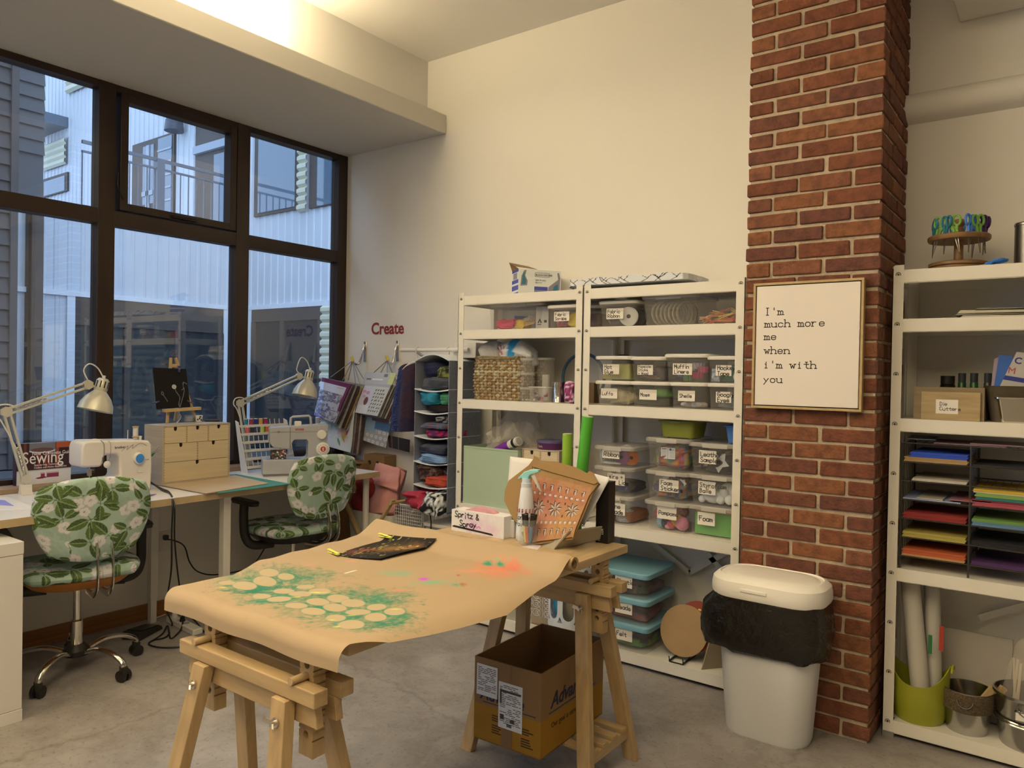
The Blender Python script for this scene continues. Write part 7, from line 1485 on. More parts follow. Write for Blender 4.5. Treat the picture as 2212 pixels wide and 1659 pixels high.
m.build('braided_rim', mat('seagrass_rim', W('8a7248'), .85, var=.4, vs=60), wb_)
BAGC = clear('clear_bag', (.80, .78, .74), .42, .2); bz = Z3 + hB - .05; bxx = wb_.location.x
props(lump(.075, .08, .155, 71, .42, 16, col=None, n=40, m=24).build('stuffed_bag', mat('batting_white', W('b3a68e'), .5, bump=.9, bs=30), None, (bxx - .085, -.24, bz), smooth=80), 'clear bag of grey white batting in the woven basket', 'bag')
def pb(x, y, z, c): return W('2f86a0') if abs(x - .0 + .3 * (z - .08)) < .026 else (W('b8402c') if (x < -.055 and math.sin((x + z) * 190) > .3 and z < .11) else c)
props(lump(.12, .08, .15, 72, .30, 13, n=80, m=50, col=lambda x, y, z: pb(x, y, z, W('cfc4ac')), e=.7).build('stuffed_bag', painted('glossy_bag', .3, .2, 40), None, (bxx + .065, -.245, bz), (0, .25, 0), smooth=80), 'white stuffing bag with a blue band and red letters in the woven basket', 'bag')
props(lump(.05, .06, .13, 73, .2, 10, n=30, m=20).build('stuffed_bag', mat('smoky_bag', W('6e6452'), .4, bump=.5, bs=30), None, (bxx + .175, -.14, Z3 + .19)), 'dark translucent bag behind the white bag in the woven basket', 'bag') if False else None
JC = clear('jar_plastic', (.80, .79, .76), .20, .06)
a = px(1136, 860, 1, -.34); jx = a.x; jr = .040
for i, l in enumerate(('lowest', 'middle', 'top')):
    t = thing('clear_jar', 'clear screw top jar, %s of the stack of three beside the woven basket' % l, 'jar', (jx, -.33, Z3 + .080 * i)); MB().lathe([(jr * .96, 0), (jr, .004), (jr, .066), (jr * .97, .068)], 28).build('jar_wall', JC, t); MB().lathe([(jr * 1.04, .066), (jr * 1.04, .0785), (jr * .9, .0795)], 28).build('lid', LIDC, t)
    if i == 0:
        for k in range(14): A = RR.uniform(0, 6.28); q = RR.uniform(0, .028); props(MB().sphere((0, 0, .004), .004, 8, 6).build('silver_bead', ZINC, None, (jx + q * math.cos(A), -.33 + q * math.sin(A), Z3 + .004 + .002 * (k % 2))), 'silver bead in the lowest clear screw top jar', 'bead', 'silver beads in the lowest jar')
a = px(1174, 860, 1, -.22); t = thing('clear_canister', 'tall clear canister beside the stack of jars', 'canister', (a.x, -.20, Z3)); MB().lathe([(.049, 0), (.05, .004), (.05, .232)], 28).build('canister_wall', JC, t); MB().lathe([(.052, .232), (.052, .244), (.045, .246)], 28).build('lid', LIDC, t); MB().box(-.02, .022, -.01, .01, .002, .15).build('paper_roll', mat('paper_white', '000000'), t, smooth=0, bev=.004)
a = px(1165, 865, 1, -.37); tbn = thing('clear_tub', 'low clear tub of red and dark trinkets in front of the tall canister', 'tub', (a.x + .0, -.35, Z3)); MB().loft([ring(rr(.10, .075, .008), 0), ring(rr(.115, .085, .008), .082)], True, False).build('tub_wall', JC, tbn); MB().loft([ring(rr(.12, .09, .008), .078), ring(rr(.12, .09, .008), .084)]).build('lid', LIDC, tbn)
for i in range(12): props(MB().sphere((0, 0, .007), .0085, 10, 7, (1, 1, .8)).build('trinket', mat('trinket_%d' % (i % 4), W(('a8404a', '3a2e2c', 'b09a94', '6a3038')[i % 4]), .4), None, (a.x + RR.uniform(-.035, .04), -.35 + RR.uniform(-.025, .02), Z3 + .004 + .012 * (i // 3))), 'small trinket in the low clear tub', 'trinket', 'trinkets in the low clear tub')
a = px(1200, 868, 1, -.37); t = thing('tin_can', 'shiny silver tin with a pinkish side on the third shelf', 'tin', (a.x, -.345, Z3)); MB().lathe([(.036, 0), (.037, .004), (.036, .006), (.036, .108), (.037, .112), (.034, .112)], 28).build('can_wall', mat('tinplate', (.62, .6, .56), .16, 1.0, bump=.4, bs=25), t); 
a = px(1232, 868, 1, -.365); props(lump(.034, .03, .12, 81, .15, 20, n=36, m=24, col=lambda x, y, z: multi(['a8325a', '5a2338', 'c88a94', 'c9b8b0', '8a2a4a'], 70, 2)(x, y, z, None)).build('trinket_bag', painted('glossy_bag', .3), None, (a.x, -.36, Z3), smooth=80), 'pink and purple packet standing at the post end of the third shelf', 'packet')
props(MB().box(-.06, .05, -.03, .03, 0, .11).build('craft_box', mat('box_orange', W('7a5c34'), .7, var=.2), None, (a.x - .01, -.16, Z3), smooth=0), 'brown box behind the silver tin', 'box')
a = px(1250, 815, 1, -.10); m = MB(); m.tube([(.135 * math.cos(2 * PI * k / 40), .0, .135 + .135 * math.sin(2 * PI * k / 40)) for k in range(40)], .009, 8, True, flat=1.0); props(m.build('hoop', mat('hoop_teal', W('40606a'), .5), None, (a.x + .03, -.10, Z3)), 'teal hoop leaning against the back wall behind the posts', 'hoop')
props(MB().tube([(.06 * math.cos(rad(k)), 0, .0 + .06 * math.sin(rad(k))) for k in range(0, 181, 15)], .006, 8).build('bag_handle', mat('tan_handle', W('8a744c'), .6), None, (2.44 - .05, -.09, Z3 + .20)), 'x y z w', 'handle') if False else None
props(lump(.06, .05, .26, 83, .15, 10, n=30, m=20).build('dark_pouch', mat('dark_teal_cloth', W('33444a'), .8, var=.4, vs=30), None, (2.285, -.13, Z3)), 'dark teal pouch behind the Hot Glue and Luffa bins at the post', 'pouch')
# fourth shelf of the left unit
GF = mat('pale_green_fabric', W('a9b083'), .8, bump=.1, bs=250); a, b = px(1001, 1000, 1, -.388), px(1118, 1000, 1, -.388); zt = px(1040, 966, 1, -.388).z
gbx = thing('fabric_bin', 'pale green fabric storage cube on the fourth shelf of the left unit', 'storage cube', ((a.x + b.x) / 2, -.215, Z4)); w2 = (b.x - a.x) / 2; m = MB()
for x0, x1, y0, y1 in ((-w2, w2, -.172, -.167), (-w2, w2, .162, .167), (-w2, -w2 + .005, -.167, .162), (w2 - .005, w2, -.167, .162)): m.box(x0, x1, y0, y1, 0, zt - Z4)
m.box(-w2, w2, -.167, .162, 0, .005); m.build('cube_wall', GF, gbx, smooth=0); MB().box(-w2 + .001, w2 - .001, -.1735, -.172, zt - Z4 - .012, zt - Z4 - .010).build('seam', mat('green_seam', W('8a9468'), .8), gbx, smooth=0)
TUL = clear('tulle', (.82, .78, .70), .20, .9)
def tulle(loc, dims, sd, label): m = lump(*dims, seed=sd, amp=.55, freq=15, n=110, m=70, e=.95, fold=.03); props(m.build('tulle_heap', TUL, None, loc, smooth=80), label, 'fabric')
tulle((gbx.location.x - .0, -.22, Z4 + .06), (.13, .12, .42), 91, 'white tulle heaped in the pale green fabric cube'); tulle((gbx.location.x + .10, -.20, Z4 + .08), (.13, .11, .44), 92, 'white tulle billowing over the open side of the pale green cube'); tulle((gbx.location.x - .02, -.235, Z4 + .05), (.10, .10, .32), 93, 'crumpled white tulle at the front of the pale green cube')
a, b = px(1082, 972, 1, -.33), px(1136, 953, 1, -.33); t = thing('wrap_tube', 'purple and white tube sticking out of the pale green fabric cube', 'tube', (a.x - .01, -.33, a.z)); d = Vector((b.x - a.x, -.05, b.z - a.z + .004)); n_ = d.normalized()
MB().cyl(-n_ * .05, d * .58, .026, n=20).build('purple_sleeve', mat('sleeve_purple', W('7c2c7c'), .4), t); MB().cyl(d * .58, d * .98, .0262, n=20).build('white_end', WPL, t); MB().cyl(d * .76, d * .88, .0266, n=20).build('black_band', BLKP, t); MB().cyl(d * .97, d * 1.0, .020, n=20).build('tube_core', mat('core_grey', W('a49a88'), .7), t)
q = px(1126, 1000, 1, -.36); mc2 = mini_chest((q.x, -.355, Z4), 0, 'small birch drawer chest under the purple tin on the fourth shelf', w=.245, d=.24, h=px(1170, 972, 1, -.36).z - Z4, rows=((.5,), (.5,), ()))
q = px(1187, 970, 1, -.28); t = thing('round_tin', 'purple round chocolate tin on the small birch drawer chest', 'tin', (q.x - .0, -.26, px(1170, 972, 1, -.36).z)); MB().lathe([(.078, 0), (.08, .003), (.08, .034)], 36).build('tin_body', mat('tin_purple', W('56264a'), .3), t); MB().lathe([(.082, .034), (.083, .038), (.083, .047), (.078, .049)], 36).build('tin_lid', mat('tin_lid_purple', W('66586a'), .25), t)
ftext('Quality', .018, mat('tin_gold', W('c8a878'), .4), t, (-.042, -.0700, .012), (PI / 2, 0, rad(-28)))
# bottom shelf of the left unit
for i, (x0, x1, l, c) in enumerate(((1.40, 1.62, 'white storage bin at the window end of the bottom shelf of the left unit', '9a927f'), (1.63, 1.80, 'frosted storage bin with green contents on the bottom shelf of the left unit', '8f8a7a'))):
    t = thing('storage_bin', l, 'storage bin', ((x0 + x1) / 2, -.22, Z1)); w = x1 - x0; MB().loft([ring(rr(w * .88, .30, .02), 0), ring(rr(w, .33, .025), .24)], True, False).build('tub', mat('bin_white', W(c), .5) if i == 0 else clear('frosted_bin', (.6, .58, .54), .6, .3), t); MB().loft([ring(rr(w + .006, .34, .025), .235), ring(rr(w + .006, .34, .025), .255)]).build('lid', WPL, t, bev=.003)
props(lump(.05, .08, .14, 95, .2, 12).build('green_bundle', mat('green_cloth', W('4f8a3a'), .8), None, (1.715, -.25, Z1 + .008)), 'green bundle inside the frosted storage bin', 'bundle')
a, b = px(1138, 1345, 1, -.36), px(1225, 1345, 1, -.36); bc_ = thing('carton', 'brown carton on the bottom shelf behind the strip of lace', 'box', ((a.x + b.x) / 2 + .03, -.22, Z1)); w2 = .14; MB().box(-w2, w2, -.13, .13, 0, .30).build('carton_body', KRB, bc_, smooth=0, bev=.002); m = MB(); m.box(.05, .085, -.1306, -.13, .03, .034).box(.05, .085, -.1306, -.13, .058, .062).box(.05, .054, -.1306, -.13, .03, .062).box(.081, .085, -.1306, -.13, .03, .062).build('print_mark', INK, bc_, smooth=0)
# lace strip hanging from the shelf edge
la, lb2 = px(1148, 1265, 1, -.425), px(1198, 1265, 1, -.425); lw = lb2.x - la.x; zl = px(1170, 1350, 1, -.425).z; t = thing('lace_strip', 'strip of white lace hanging from the fourth shelf in front of the brown carton', 'lace', ((la.x + lb2.x) / 2, -.425, .64)); m = MB(); LH = .64 - zl
for sx in (-1, 1): m.tube([(sx * (lw / 2 + .004 * math.sin(i * .9)), 0, -LH * i / 60) for i in range(61)], .0028, 4)
NR = int(LH / .045)
for i in range(NR):
    z = -.022 - i * .045
    for sx in (-1, 1):
        m.tube([(sx * lw * (.25 + .17 * math.cos(a)), -.001, z + .018 * math.sin(a)) for a in [2 * PI * k / 12 for k in range(12)]], .0022, 4, True)
        m.tube([(sx * lw * (.25 + .07 * math.cos(a)), -.001, z + .008 * math.sin(a)) for a in [2 * PI * k / 8 for k in range(8)]], .0018, 4, True)
        m.tube([(sx * lw * .08, 0, z + .02), (sx * lw * .24, 0, z), (sx * lw * .08, 0, z - .022)], .002, 4); m.tube([(sx * lw * .5, 0, z + .018), (sx * lw * .38, 0, z + .004), (sx * lw * .5, 0, z - .012)], .0016, 4)
    m.tube([(0, 0, z + .022), (.004, 0, z), (0, 0, z - .023)], .0025, 4)
m.build('lace_thread', mat('lace_white', W('c6bba4'), .9), t); MB().box(-lw / 2, lw / 2, .001, .0015, -LH, .03).build('lace_net', clear('lace_net_clear', (.6, .56, .48), .25, .9), t, smooth=0); MB().box(-lw / 2, lw / 2, .0015, .024, .030, .032).box(-lw / 2, lw / 2, -.001, .0015, -.001, .032).build('lace_fold', MATS['lace_white'], t, smooth=0)
# white bag dispenser standing on the bottom shelf edge
a = px(1208, 1340, 1, -.40); b = px(1290, 1340, 1, -.40); rx = (b.x - a.x) / 2; dz0, dz1 = px(1240, 1338, 1, -.40).z, .60; t = thing('bag_dispenser', 'white perforated bag dispenser with blue bags hanging under the fourth shelf', 'dispenser', ((a.x + b.x) / 2, -.40 - .082, dz0)); HH = dz1 - dz0
DW = mat('dispenser_white', W('cbc2ae'), .45); n = 48; mcol = 6; m = MB(); rows_ = [0, .03, HH * .10, HH * .42, HH * .52, HH * .62, HH * .72, HH * .82, HH * .92, HH]
def cylp(a, z, r=rx): return (r * math.cos(a), r * .8 * math.sin(a), z)
for (z0, z1), hole in (((0, .03), 0), ((.03, HH * .50), 2), ((HH * .50, HH * .73), 1), ((HH * .73, HH * .94), 1), ((HH * .94, HH), 0)):
    k = 10 if hole == 1 else 8
    for i in range(k):
        a0, a1 = 2 * PI * i / k, 2 * PI * (i + 1) / k
        if not hole:
            for j in range(4): b0, b1 = a0 + (a1 - a0) * j / 4, a0 + (a1 - a0) * (j + 1) / 4; m.quad(cylp(b0, z0), cylp(b1, z0), cylp(b1, z1), cylp(b0, z1))
        else:
            ac, zc, ha, hz_ = (a0 + a1) / 2, (z0 + z1) / 2, (a1 - a0) / 2, (z1 - z0) / 2; O, I = [], []
            for q in range(16):
                th = 2 * PI * q / 16 + PI / 16; c, s_ = math.cos(th), math.sin(th); f = 1 / max(abs(c), abs(s_)); O.append(cylp(ac + ha * c * f, zc + hz_ * s_ * f)); sq = math.copysign(abs(s_) ** (.35 if hole == 2 else 1), s_); I.append(cylp(ac + ha * .68 * c, zc + hz_ * (.86 if hole == 2 else .72) * sq))
            m.add(O + I, [(q, (q + 1) % 16, 16 + (q + 1) % 16, 16 + q) for q in range(16)])
m.build('dispenser_wall', DW, t, smooth=0, solid=.003); MB().loft([[cylp(2 * PI * k / 32, z, r) for k in range(32)] for z, r in ((-.012, rx * .85), (-.004, rx * 1.02), (.006, rx * 1.02))]).build('base_ring', DW, t); MB().box(-.02, .02, rx * .8, .079, HH - .06, HH - .02).build('hanger_tab', DW, t, smooth=0)
props(lump(rx * .72, rx * .55, HH * .8, 97, .12, 10, n=40, m=24, col=lambda x, y, z: W('2f7488') if x < -.01 else W('8a7a5a')).build('plastic_bags', painted('bag_film', .35), None, (t.location.x, t.location.y, dz0 + .008)), 'blue and tan plastic bags stuffed in the white dispenser', 'bags')
props(lump(.03, .05, .20, 98, .2, 8).build('black_bundle', mat('black_cloth', '000000'), None, (px(1141, 1320, 1, -.30).x, -.33, Z1)), 'black bundle on the bottom shelf next to the lace strip', 'bundle')
# ================================================================ FAR-RIGHT UNIT
YR = -.388
q = px(2070, 572, 1, -.25); sx_ = q.x; zD = px(2070, 516, 1, -.25).z; z8 = 1.8805
so = thing('scissor_stand', 'round wooden scissor stand on top of the unit beyond the brick pier', 'stand', (sx_, -.25, z8)); OAK = mat('turned_oak', W('8f6537'), .45, var=.3, vs=10, stretch=(1, 6, 6)); dz = zD - z8
MB().lathe([(.100, 0), (.104, .004), (.104, .012), (.098, .013), (.098, .016), (.106, .018), (.106, .028), (.10, .031)], 40).build('turntable_base', OAK, so); MB().lathe([(.108, dz - .010), (.111, dz - .004), (.111, dz + .006), (.107, dz + .010)], 40).build('holed_disc', OAK, so)
MB().lathe([(.017, .03), (.0165, dz + .04), (.013, dz + .046), (.019, dz + .055), (.021, dz + .066), (.015, dz + .077), (.004, dz + .08)], 20).build('centre_post', OAK, so)
STEELB = mat('blade_steel', (.30, .28, .25), .35, .9)
def scissors(loc, rot, col, label, group=None):
    t = thing('scissors', label, 'scissors', loc, rot=rot, group=group)
    for s_ in (-1, 1):
        m = MB(); m.add([(s_ * .004, -.001, .0), (s_ * .010, -.001, .0), (s_ * .001, -.001, -.085), (s_ * .004, .001, .0), (s_ * .010, .001, .0), (s_ * .001, .001, -.085)], [(0, 1, 2), (5, 4, 3), (0, 3, 4, 1), (1, 4, 5, 2), (2, 5, 3, 0)]); m.build('blade', STEELB, t, smooth=0)
        m = MB(); m.tube([(s_ * (.013 + .0125 * math.cos(a)), 0, .042 + .020 * math.sin(a)) for a in [2 * PI * k / 18 for k in range(18)]], .0048, 8, True); m.tube([(s_ * .010, 0, .024), (s_ * .006, 0, .008), (s_ * .006, 0, -.004)], .006, 8); m.build('handle', mat('grip_' + col, W(col), .4), t)
for i, (a, col, nm, tilt) in enumerate(((200, '2f7a7c', 'teal', .35), (222, '6f9a3a', 'lime', .25), (245, '2a6f76', 'dark teal', .1), (268, '7fa53a', 'bright green', -.2), (178, '35708a', 'blue grey', .2), (100, '3a74a8', 'sky blue', .0), (60, '3a74a8', 'blue', -.1), (300, '3f78b0', 'light blue', .05), (325, '6f9a3a', 'green', -.1), (345, '4a2350', 'purple', -.15), (12, '3c1f48', 'dark purple', -.1))):
    A = rad(a); scissors((sx_ + .088 * math.cos(A), -.25 + .088 * math.sin(A), zD + .016), (0, tilt, A + PI / 2 + .5 * math.sin(i * 2)), col, nm + ' handled scissors standing in the round wooden stand')
q = px(2147, 570, 1, -.36); scissors((q.x - .02, -.352, z8 + .008), (PI / 2 - .15, 0, rad(70)), '2f6fa8', 'blue scissors lying on the top shelf beside the wooden stand')
q = px(2188, 560, 1, -.24); t = thing('metal_canister', 'tall brushed metal canister on top of the unit at the photo edge', 'canister', (q.x + .055, -.24, z8)); BM = mat('brushed_metal', (.30, .29, .27), .33, 1.0); zc = px(2200, 484, 1, -.24).z - z8; MB().lathe([(.052, 0), (.052, zc - .01)], 32).build('canister_body', BM, t); MB().lathe([(.0535, zc - .012), (.0545, zc - .004), (.052, zc), (.048, zc - .004), (.048, .02)], 32, cap1=False).build('rim', BM, t)
# folded napkin stack
q = px(2062, 684, 1, -.34); t = thing('folded_cloth', 'folded pale tablecloth on the second shelf of the unit beyond the pier', 'cloth', (q.x, -.36, 1.6845)); NPK = mat('pale_linen', W('b5a57f'), .8, bump=.3, bs=60)
for i, (x0, x1, z0, z1, col) in enumerate(((0.02, .40, .0, .010, 0), (0.0, .42, .0105, .016, 1), (.01, .42, .0165, .030, 0), (.07, .42, .0305, .036, 1))): MB().add([(x0, 0, z0), (x1, .02, z0), (x1, .28, z0), (x0, .26, z0), (x0 + .01, .004, z1), (x1, .02, z1 - .006), (x1, .28, z1), (x0 + .01, .26, z1)], [(3, 2, 1, 0), (4, 5, 6, 7), (0, 1, 5, 4), (1, 2, 6, 5), (2, 3, 7, 6), (3, 0, 4, 7)]).build('fold', NPK if col == 0 else mat('grey_linen', W('7d7258'), .8), t, smooth=0, bev=.003)
# third shelf
a, b = px(1990, 870, 1, -.375), px(2118, 870, 1, -.375); zt = px(2050, 847, 1, -.375).z; wd2 = b.x - a.x
dcx = thing('wooden_box', 'pale wooden box labelled Die Cutters on the third shelf', 'box', (a.x, -.375, 1.2865)); hB2 = zt - 1.2865; DWD = mat('balsa', W('b0905a'), .6, var=.25, vs=6, stretch=(1, 5, 9))
MB().box(0, wd2, 0, .009, 0, hB2).build('front_panel', DWD, dcx, smooth=0, bev=.0008); m = MB(); m.box(-.028, wd2 + .012, .0095, .018, 0, hB2 + .018).box(-.028, -.020, .018, .20, 0, hB2 + .018).box(wd2 + .004, wd2 + .012, .018, .20, 0, hB2 + .018).box(-.02, wd2 + .004, .018, .20, 0, .008).box(-.02, wd2 + .004, .19, .2, 0, hB2 + .018); m.build('box_wall', mat('balsa_dark', W('8a7048'), .6, var=.2, vs=6, stretch=(1, 5, 9)), dcx, smooth=0)
c0, c1 = px(2021, 893, 1, -.376), px(2070, 864, 1, -.376); cx0, cx1, cz0, cz1 = c0.x - a.x, c1.x - a.x, c0.z - 1.2865, c1.z - 1.2865; cdd = MB().box(cx0, cx1, -.0008, -.0002, cz0, cz1).build('label_card', CARD, dcx, smooth=0)
hand('Die\nCutters', .0135, cdd, cx0 + .014, cz1 - .010, -.0012, .13, seed=71, lead=1.35)
for i, (u, col, r, l, zt_) in enumerate(((2047, '14120f', .028, 'black lidded jar behind the Die Cutters box', 812), (2078, '1f4a22', .015, 'small green bottle behind the Die Cutters box, nearer the black jar', 806), (2104, '245a26', .015, 'small green bottle behind the Die Cutters box, in the middle', 806), (2134, '33352f', .015, 'small dark grey bottle behind the metal tray', 806))):
    q = px(u, 830, 1, -.13); zz = px(u, zt_, 1, -.13).z - 1.2865; t = thing('paint_bottle', l, 'bottle', (q.x, -.13, 1.2865)); MB().lathe([(r, 0), (r, zz * .78), (r * .7, zz * .82)], 18).build('bottle_body', mat('bottle_' + col, W(col), .3), t); MB().lathe([(r * .95, zz * .80), (r * .95, zz), (r * .8, zz)], 18).build('cap', BLKP if i == 0 else mat('cap_smoky', W('3a3c34'), .3), t)
a = px(2121, 905, 1, -.36); z1 = px(2125, 833, 1, -.36).z - 1.2865; t = thing('metal_tray', 'dark galvanised tub beside the Die Cutters box', 'tub', (a.x + .17, -.245, 1.2865)); GAL = mat('dark_zinc', W('6a5a3e'), .4, .5, var=.3, vs=12); m = MB(); m.loft([ring(rr(.29, .19, .03), 0), ring(rr(.335, .225, .04), z1 - .004), ring(rr(.342, .232, .04), z1), ring(rr(.33, .22, .04), z1 - .002), ring(rr(.285, .185, .03), .01)], True, True); m.build('tub_wall', GAL, t); MB().tube([(-.165, -.06, z1 - .01), (-.175, -.08, z1 - .03), (-.172, -.08, z1 - .055), (-.16, -.06, z1 - .06)], .003, 6).build('handle', GAL, t)
a = px(2142, 908, 1, -.385); z2 = px(2150, 858, 1, -.385).z - 1.2865; t = thing('loaf_tin', 'shiny silver loaf tin in front of the dark galvanised tub', 'tin', (a.x + .115, -.378 + .0, 1.2865)); SV = mat('silver_tin', (.70, .68, .62), .14, 1.0); m = MB(); m.loft([ring(rr(.19, .012, .004), 0)], True, True) if False else None
m = MB(); m.loft([ring(rr(.175, .075, .012, 4, 0, .035), 0), ring(rr(.205, .082, .014, 4, 0, .035), z2 - .008), ring(rr(.222, .10, .016, 4, 0, .035), z2 - .006), ring(rr(.222, .10, .016, 4, 0, .035), z2), ring(rr(.20, .08, .014, 4, 0, .035), z2 - .003), ring(rr(.172, .07, .012, 4, 0, .035), .004)]); m.build('tin_wall', SV, t, smooth=50); t.location.y = -.356
t.location.z = 1.2866
def bookup(label, uvs, y, th, col, nm='booklet', deco=None):
    P_ = [px(u, v, 1, y) for u, v in uvs]; o = P_[3]; t = thing(nm, label, 'book', o); n = Vector((0, th, 0)); Q = [p - o for p in P_]; MB().add(Q + [p + n for p in Q], [(0, 3, 2, 1), (4, 5, 6, 7), (0, 1, 5, 4), (1, 2, 6, 5), (2, 3, 7, 6), (3, 0, 4, 7)]).build('cover', mat('cov_' + col, W(col), .5), t, smooth=0); return t, Q
t, Q = bookup('blue booklet leaning in the dark galvanised tub', ((2158, 766), (2188, 769), (2172, 860), (2143, 860)), -.24, .008, '355f94'); t, Q = bookup('pale pink booklet behind the blue booklet', ((2148, 775), (2160, 770), (2146, 860), (2138, 860)), -.225, .006, 'a88a80')
t, Q = bookup('white booklet with red and blue capitals leaning in the dark galvanised tub', ((2196, 760), (2290, 772), (2262, 870), (2152, 850)), -.265, .010, 'b7a88e')
ang = math.atan2((Q[1] - Q[0]).z, (Q[1] - Q[0]).x)
def onb(s, k): return Q[0].lerp(Q[1], s).lerp(Q[3].lerp(Q[2], s), k) + Vector((0, -.0008, 0))
ftext('C', .034, mat('print_navy', W('2a3470'), .5), t, onb(.06, .26), (PI / 2, -ang, 0), bold=.001); ftext('M', .034, MATS['red_print'], t, onb(.02, .50), (PI / 2, -ang, 0))
m = MB(); A, B_, C_, D_ = onb(.0, .56), onb(.6, .56), onb(.6, .66), onb(-.0, .66); m.quad(A, D_, C_, B_); m.build('print_band', MATS['print_navy'], t, smooth=0)
# wire paper sorter
L0, L1 = px(1948, 1000, 1, YR + .01).x, px(2097, 1000, 1, YR + .01).x; R1 = L1 + (L1 - L0) + .0; zs6 = [px(1949, v, 1, YR + .012).z for v in (956, 1002, 1040, 1081, 1120, 1160, 1200)]; zs6 = [zs6[0] + (zs6[-1] - zs6[0]) * i / 6 for i in range(7)]
ws = thing('paper_sorter', 'black wire paper sorter with two columns of trays on the fourth shelf', 'paper sorter', (L0, YR + .014, .6855)); SD = .31; zoff = .6855; RWI = mat('sorter_wire', (.10, .095, .09), .35, .7); ztop = zs6[0] - zoff; W_ = L1 - L0
for x in (0, W_, 2 * W_):
    for y in (0, SD): MB().cyl((x, y, 0), (x, y, ztop), .004, n=8).build('frame_post', RWI, ws)
    for k in range(8): y = .02 + (SD - .04) * k / 7; MB().cyl((x, y, .02), (x, y, ztop), .0014, n=5).build('side_wire', RWI, ws, smooth=0)
for i, z in enumerate(zs6):
    for c in range(2):
        zz = z - zoff; m = MB(); x0, x1 = c * W_, (c + 1) * W_; m.tube([(x0, 0, zz), (x1, 0, zz)], .0028, 6); m.tube([(x0, SD, zz), (x1, SD, zz)], .0028, 6)
        for k in range(9): x = x0 + .012 + (x1 - x0 - .024) * k / 8; m.cyl((x, 0, zz), (x, SD, zz), .0014, n=4)
        m.build('wire_tray', RWI, ws, smooth=0)
def ream(col, c, lev, h, label, dz=0.0, dx=0.0, x1=None, skew=0.0, droop=0.0, group=None):
    z = zs6[lev] + .0032 + dz; x0 = L0 + c * W_ + .010 + dx; w = (x1 or W_ - .02) - dx; y0 = YR + .012
    m = MB(); n = max(1, int(h / .004))
    for k in range(n): z0 = h * k / n; j = (k * 37 % 11 - 5) * .0006; m.box(j, w + j, skew + j * .5, .285 + skew, z0, h * (k + 1) / n - .0003)
    for i_, v in enumerate(m.v): m.v[i_] = (v[0], v[1], v[2] - droop * (v[0] / w) * (1 if v[1] < .1 else 0) * (v[2] / h))
    return props(m.build('paper_stack', mat('ream_' + col, W(col), .75), None, (x0, y0, z), smooth=0), label, 'paper', group)
ream('a8814c', 0, 1, .018, 'tan card stack in the upper tray of the sorter column beside the pier'); ream('2c4a9a', 0, 1, .020, 'blue paper stack on the tan card in the sorter', .0185, .02); ream('b9a988', 0, 2, .010, 'cream envelopes in the second tray of the sorter column beside the pier', 0, .03)
for i, (col, dx, nm) in enumerate((('8c8f98', 0, 'pale blue'), ('a9997c', .05, 'cream'), ('8a5a5c', .16, 'dusty pink'), ('8a3a2a', .21, 'brick red'))): ream(col, 0, 3, .005, nm + ' paper scraps in the third tray of the sorter column beside the pier', .0055 * i, dx, dx + (.09 if i else .2))
ream('8c2a20', 0, 4, .024, 'dark red paper stack in the sorter'); ream('a8923e', 0, 5, .022, 'olive yellow paper stack in the sorter'); ream('b8864c', 0, 6, .008, 'tan paper stack in the lowest tray under the orange paper'); ream('b8562a', 0, 6, .020, 'orange paper stack in the lowest tray of the sorter', .0085)
for i, (col, h, nm) in enumerate((('a84a4c', .016, 'rose red'), ('7a2a2c', .008, 'dark red'), ('2a6a5c', .010, 'teal green'), ('7f9a48', .014, 'light green'), ('c8b490', .004, 'cream'), ('c49a2c', .010, 'golden yellow'))): ream(col, 1, 3, h, nm + ' paper in the overfull tray of the far sorter column', (0, .0165, .025, .036, .0505, .055)[i], (0, .0, .01, .008, .004, .002)[i])
ream('5f7a84', 1, 4, .016, 'slate blue paper in the far sorter column'); ream('6a8a3c', 1, 4, .010, 'green paper on the slate blue paper in the far sorter column', .0165); ream('1c1a1a', 1, 5, .018, 'black paper in the far sorter column'); ream('4a2a4c', 1, 6, .014, 'purple paper in the lowest tray of the far sorter column'); ream('2a2624', 1, 1, .006, 'dark papers in the upper tray of the far sorter column')
for i, (col, dx, w, nm) in enumerate((('7a5a58', .10, .34, 'dusty rose'), ('9a7a6c', .22, .40, 'pale terracotta'), ('8a8a7c', .0, .10, 'grey green'))): m = MB().box(0, w - dx, 0, .22, 0, .004); props(m.build('paper_stack', mat('ream_' + col, W(col), .75), None, (L0 + .01 + dx, YR + .02 + .02 * i, zs6[0] + .0032 + .0045 * i), (0, 0, .04 * i), smooth=0), nm + ' paper lying on top of the wire sorter', 'paper')
# bottom shelf
ZB = .0705
a, b = px(1934, 1500, 1, -.33), px(2040, 1500, 1, -.33); r0 = .085; t = thing('flexible_tub', 'yellow green flexible tub holding rolls of paper on the bottom shelf', 'tub', (px(1984, 1540, 1, -.30).x, -.285, ZB)); n = 48; m = MB()
def tubring(r, z, lift): return [(r * math.cos(2 * PI * k / n), r * math.sin(2 * PI * k / n), z + lift * (abs(math.cos(2 * PI * k / n)) ** 3)) for k in range(n)]
m.loft([tubring(.088, 0, 0), tubring(.096, .02, 0), tubring(.104, .10, 0), tubring(.108, .155, .075), tubring(.104, .155, .075), tubring(.085, .008, 0)], True, True); m.build('tub_wall', mat('tub_yellow', W('9a9222'), .4), t, smooth=60); MB().tube([(.115 + .0 * k, .03 * math.cos(rad(k)), .215 + .02 * math.sin(rad(k))) for k in range(0, 181, 20)], .005, 8).build('handle', MATS['tub_yellow'], t)
tx, ty = t.location.x, t.location.y
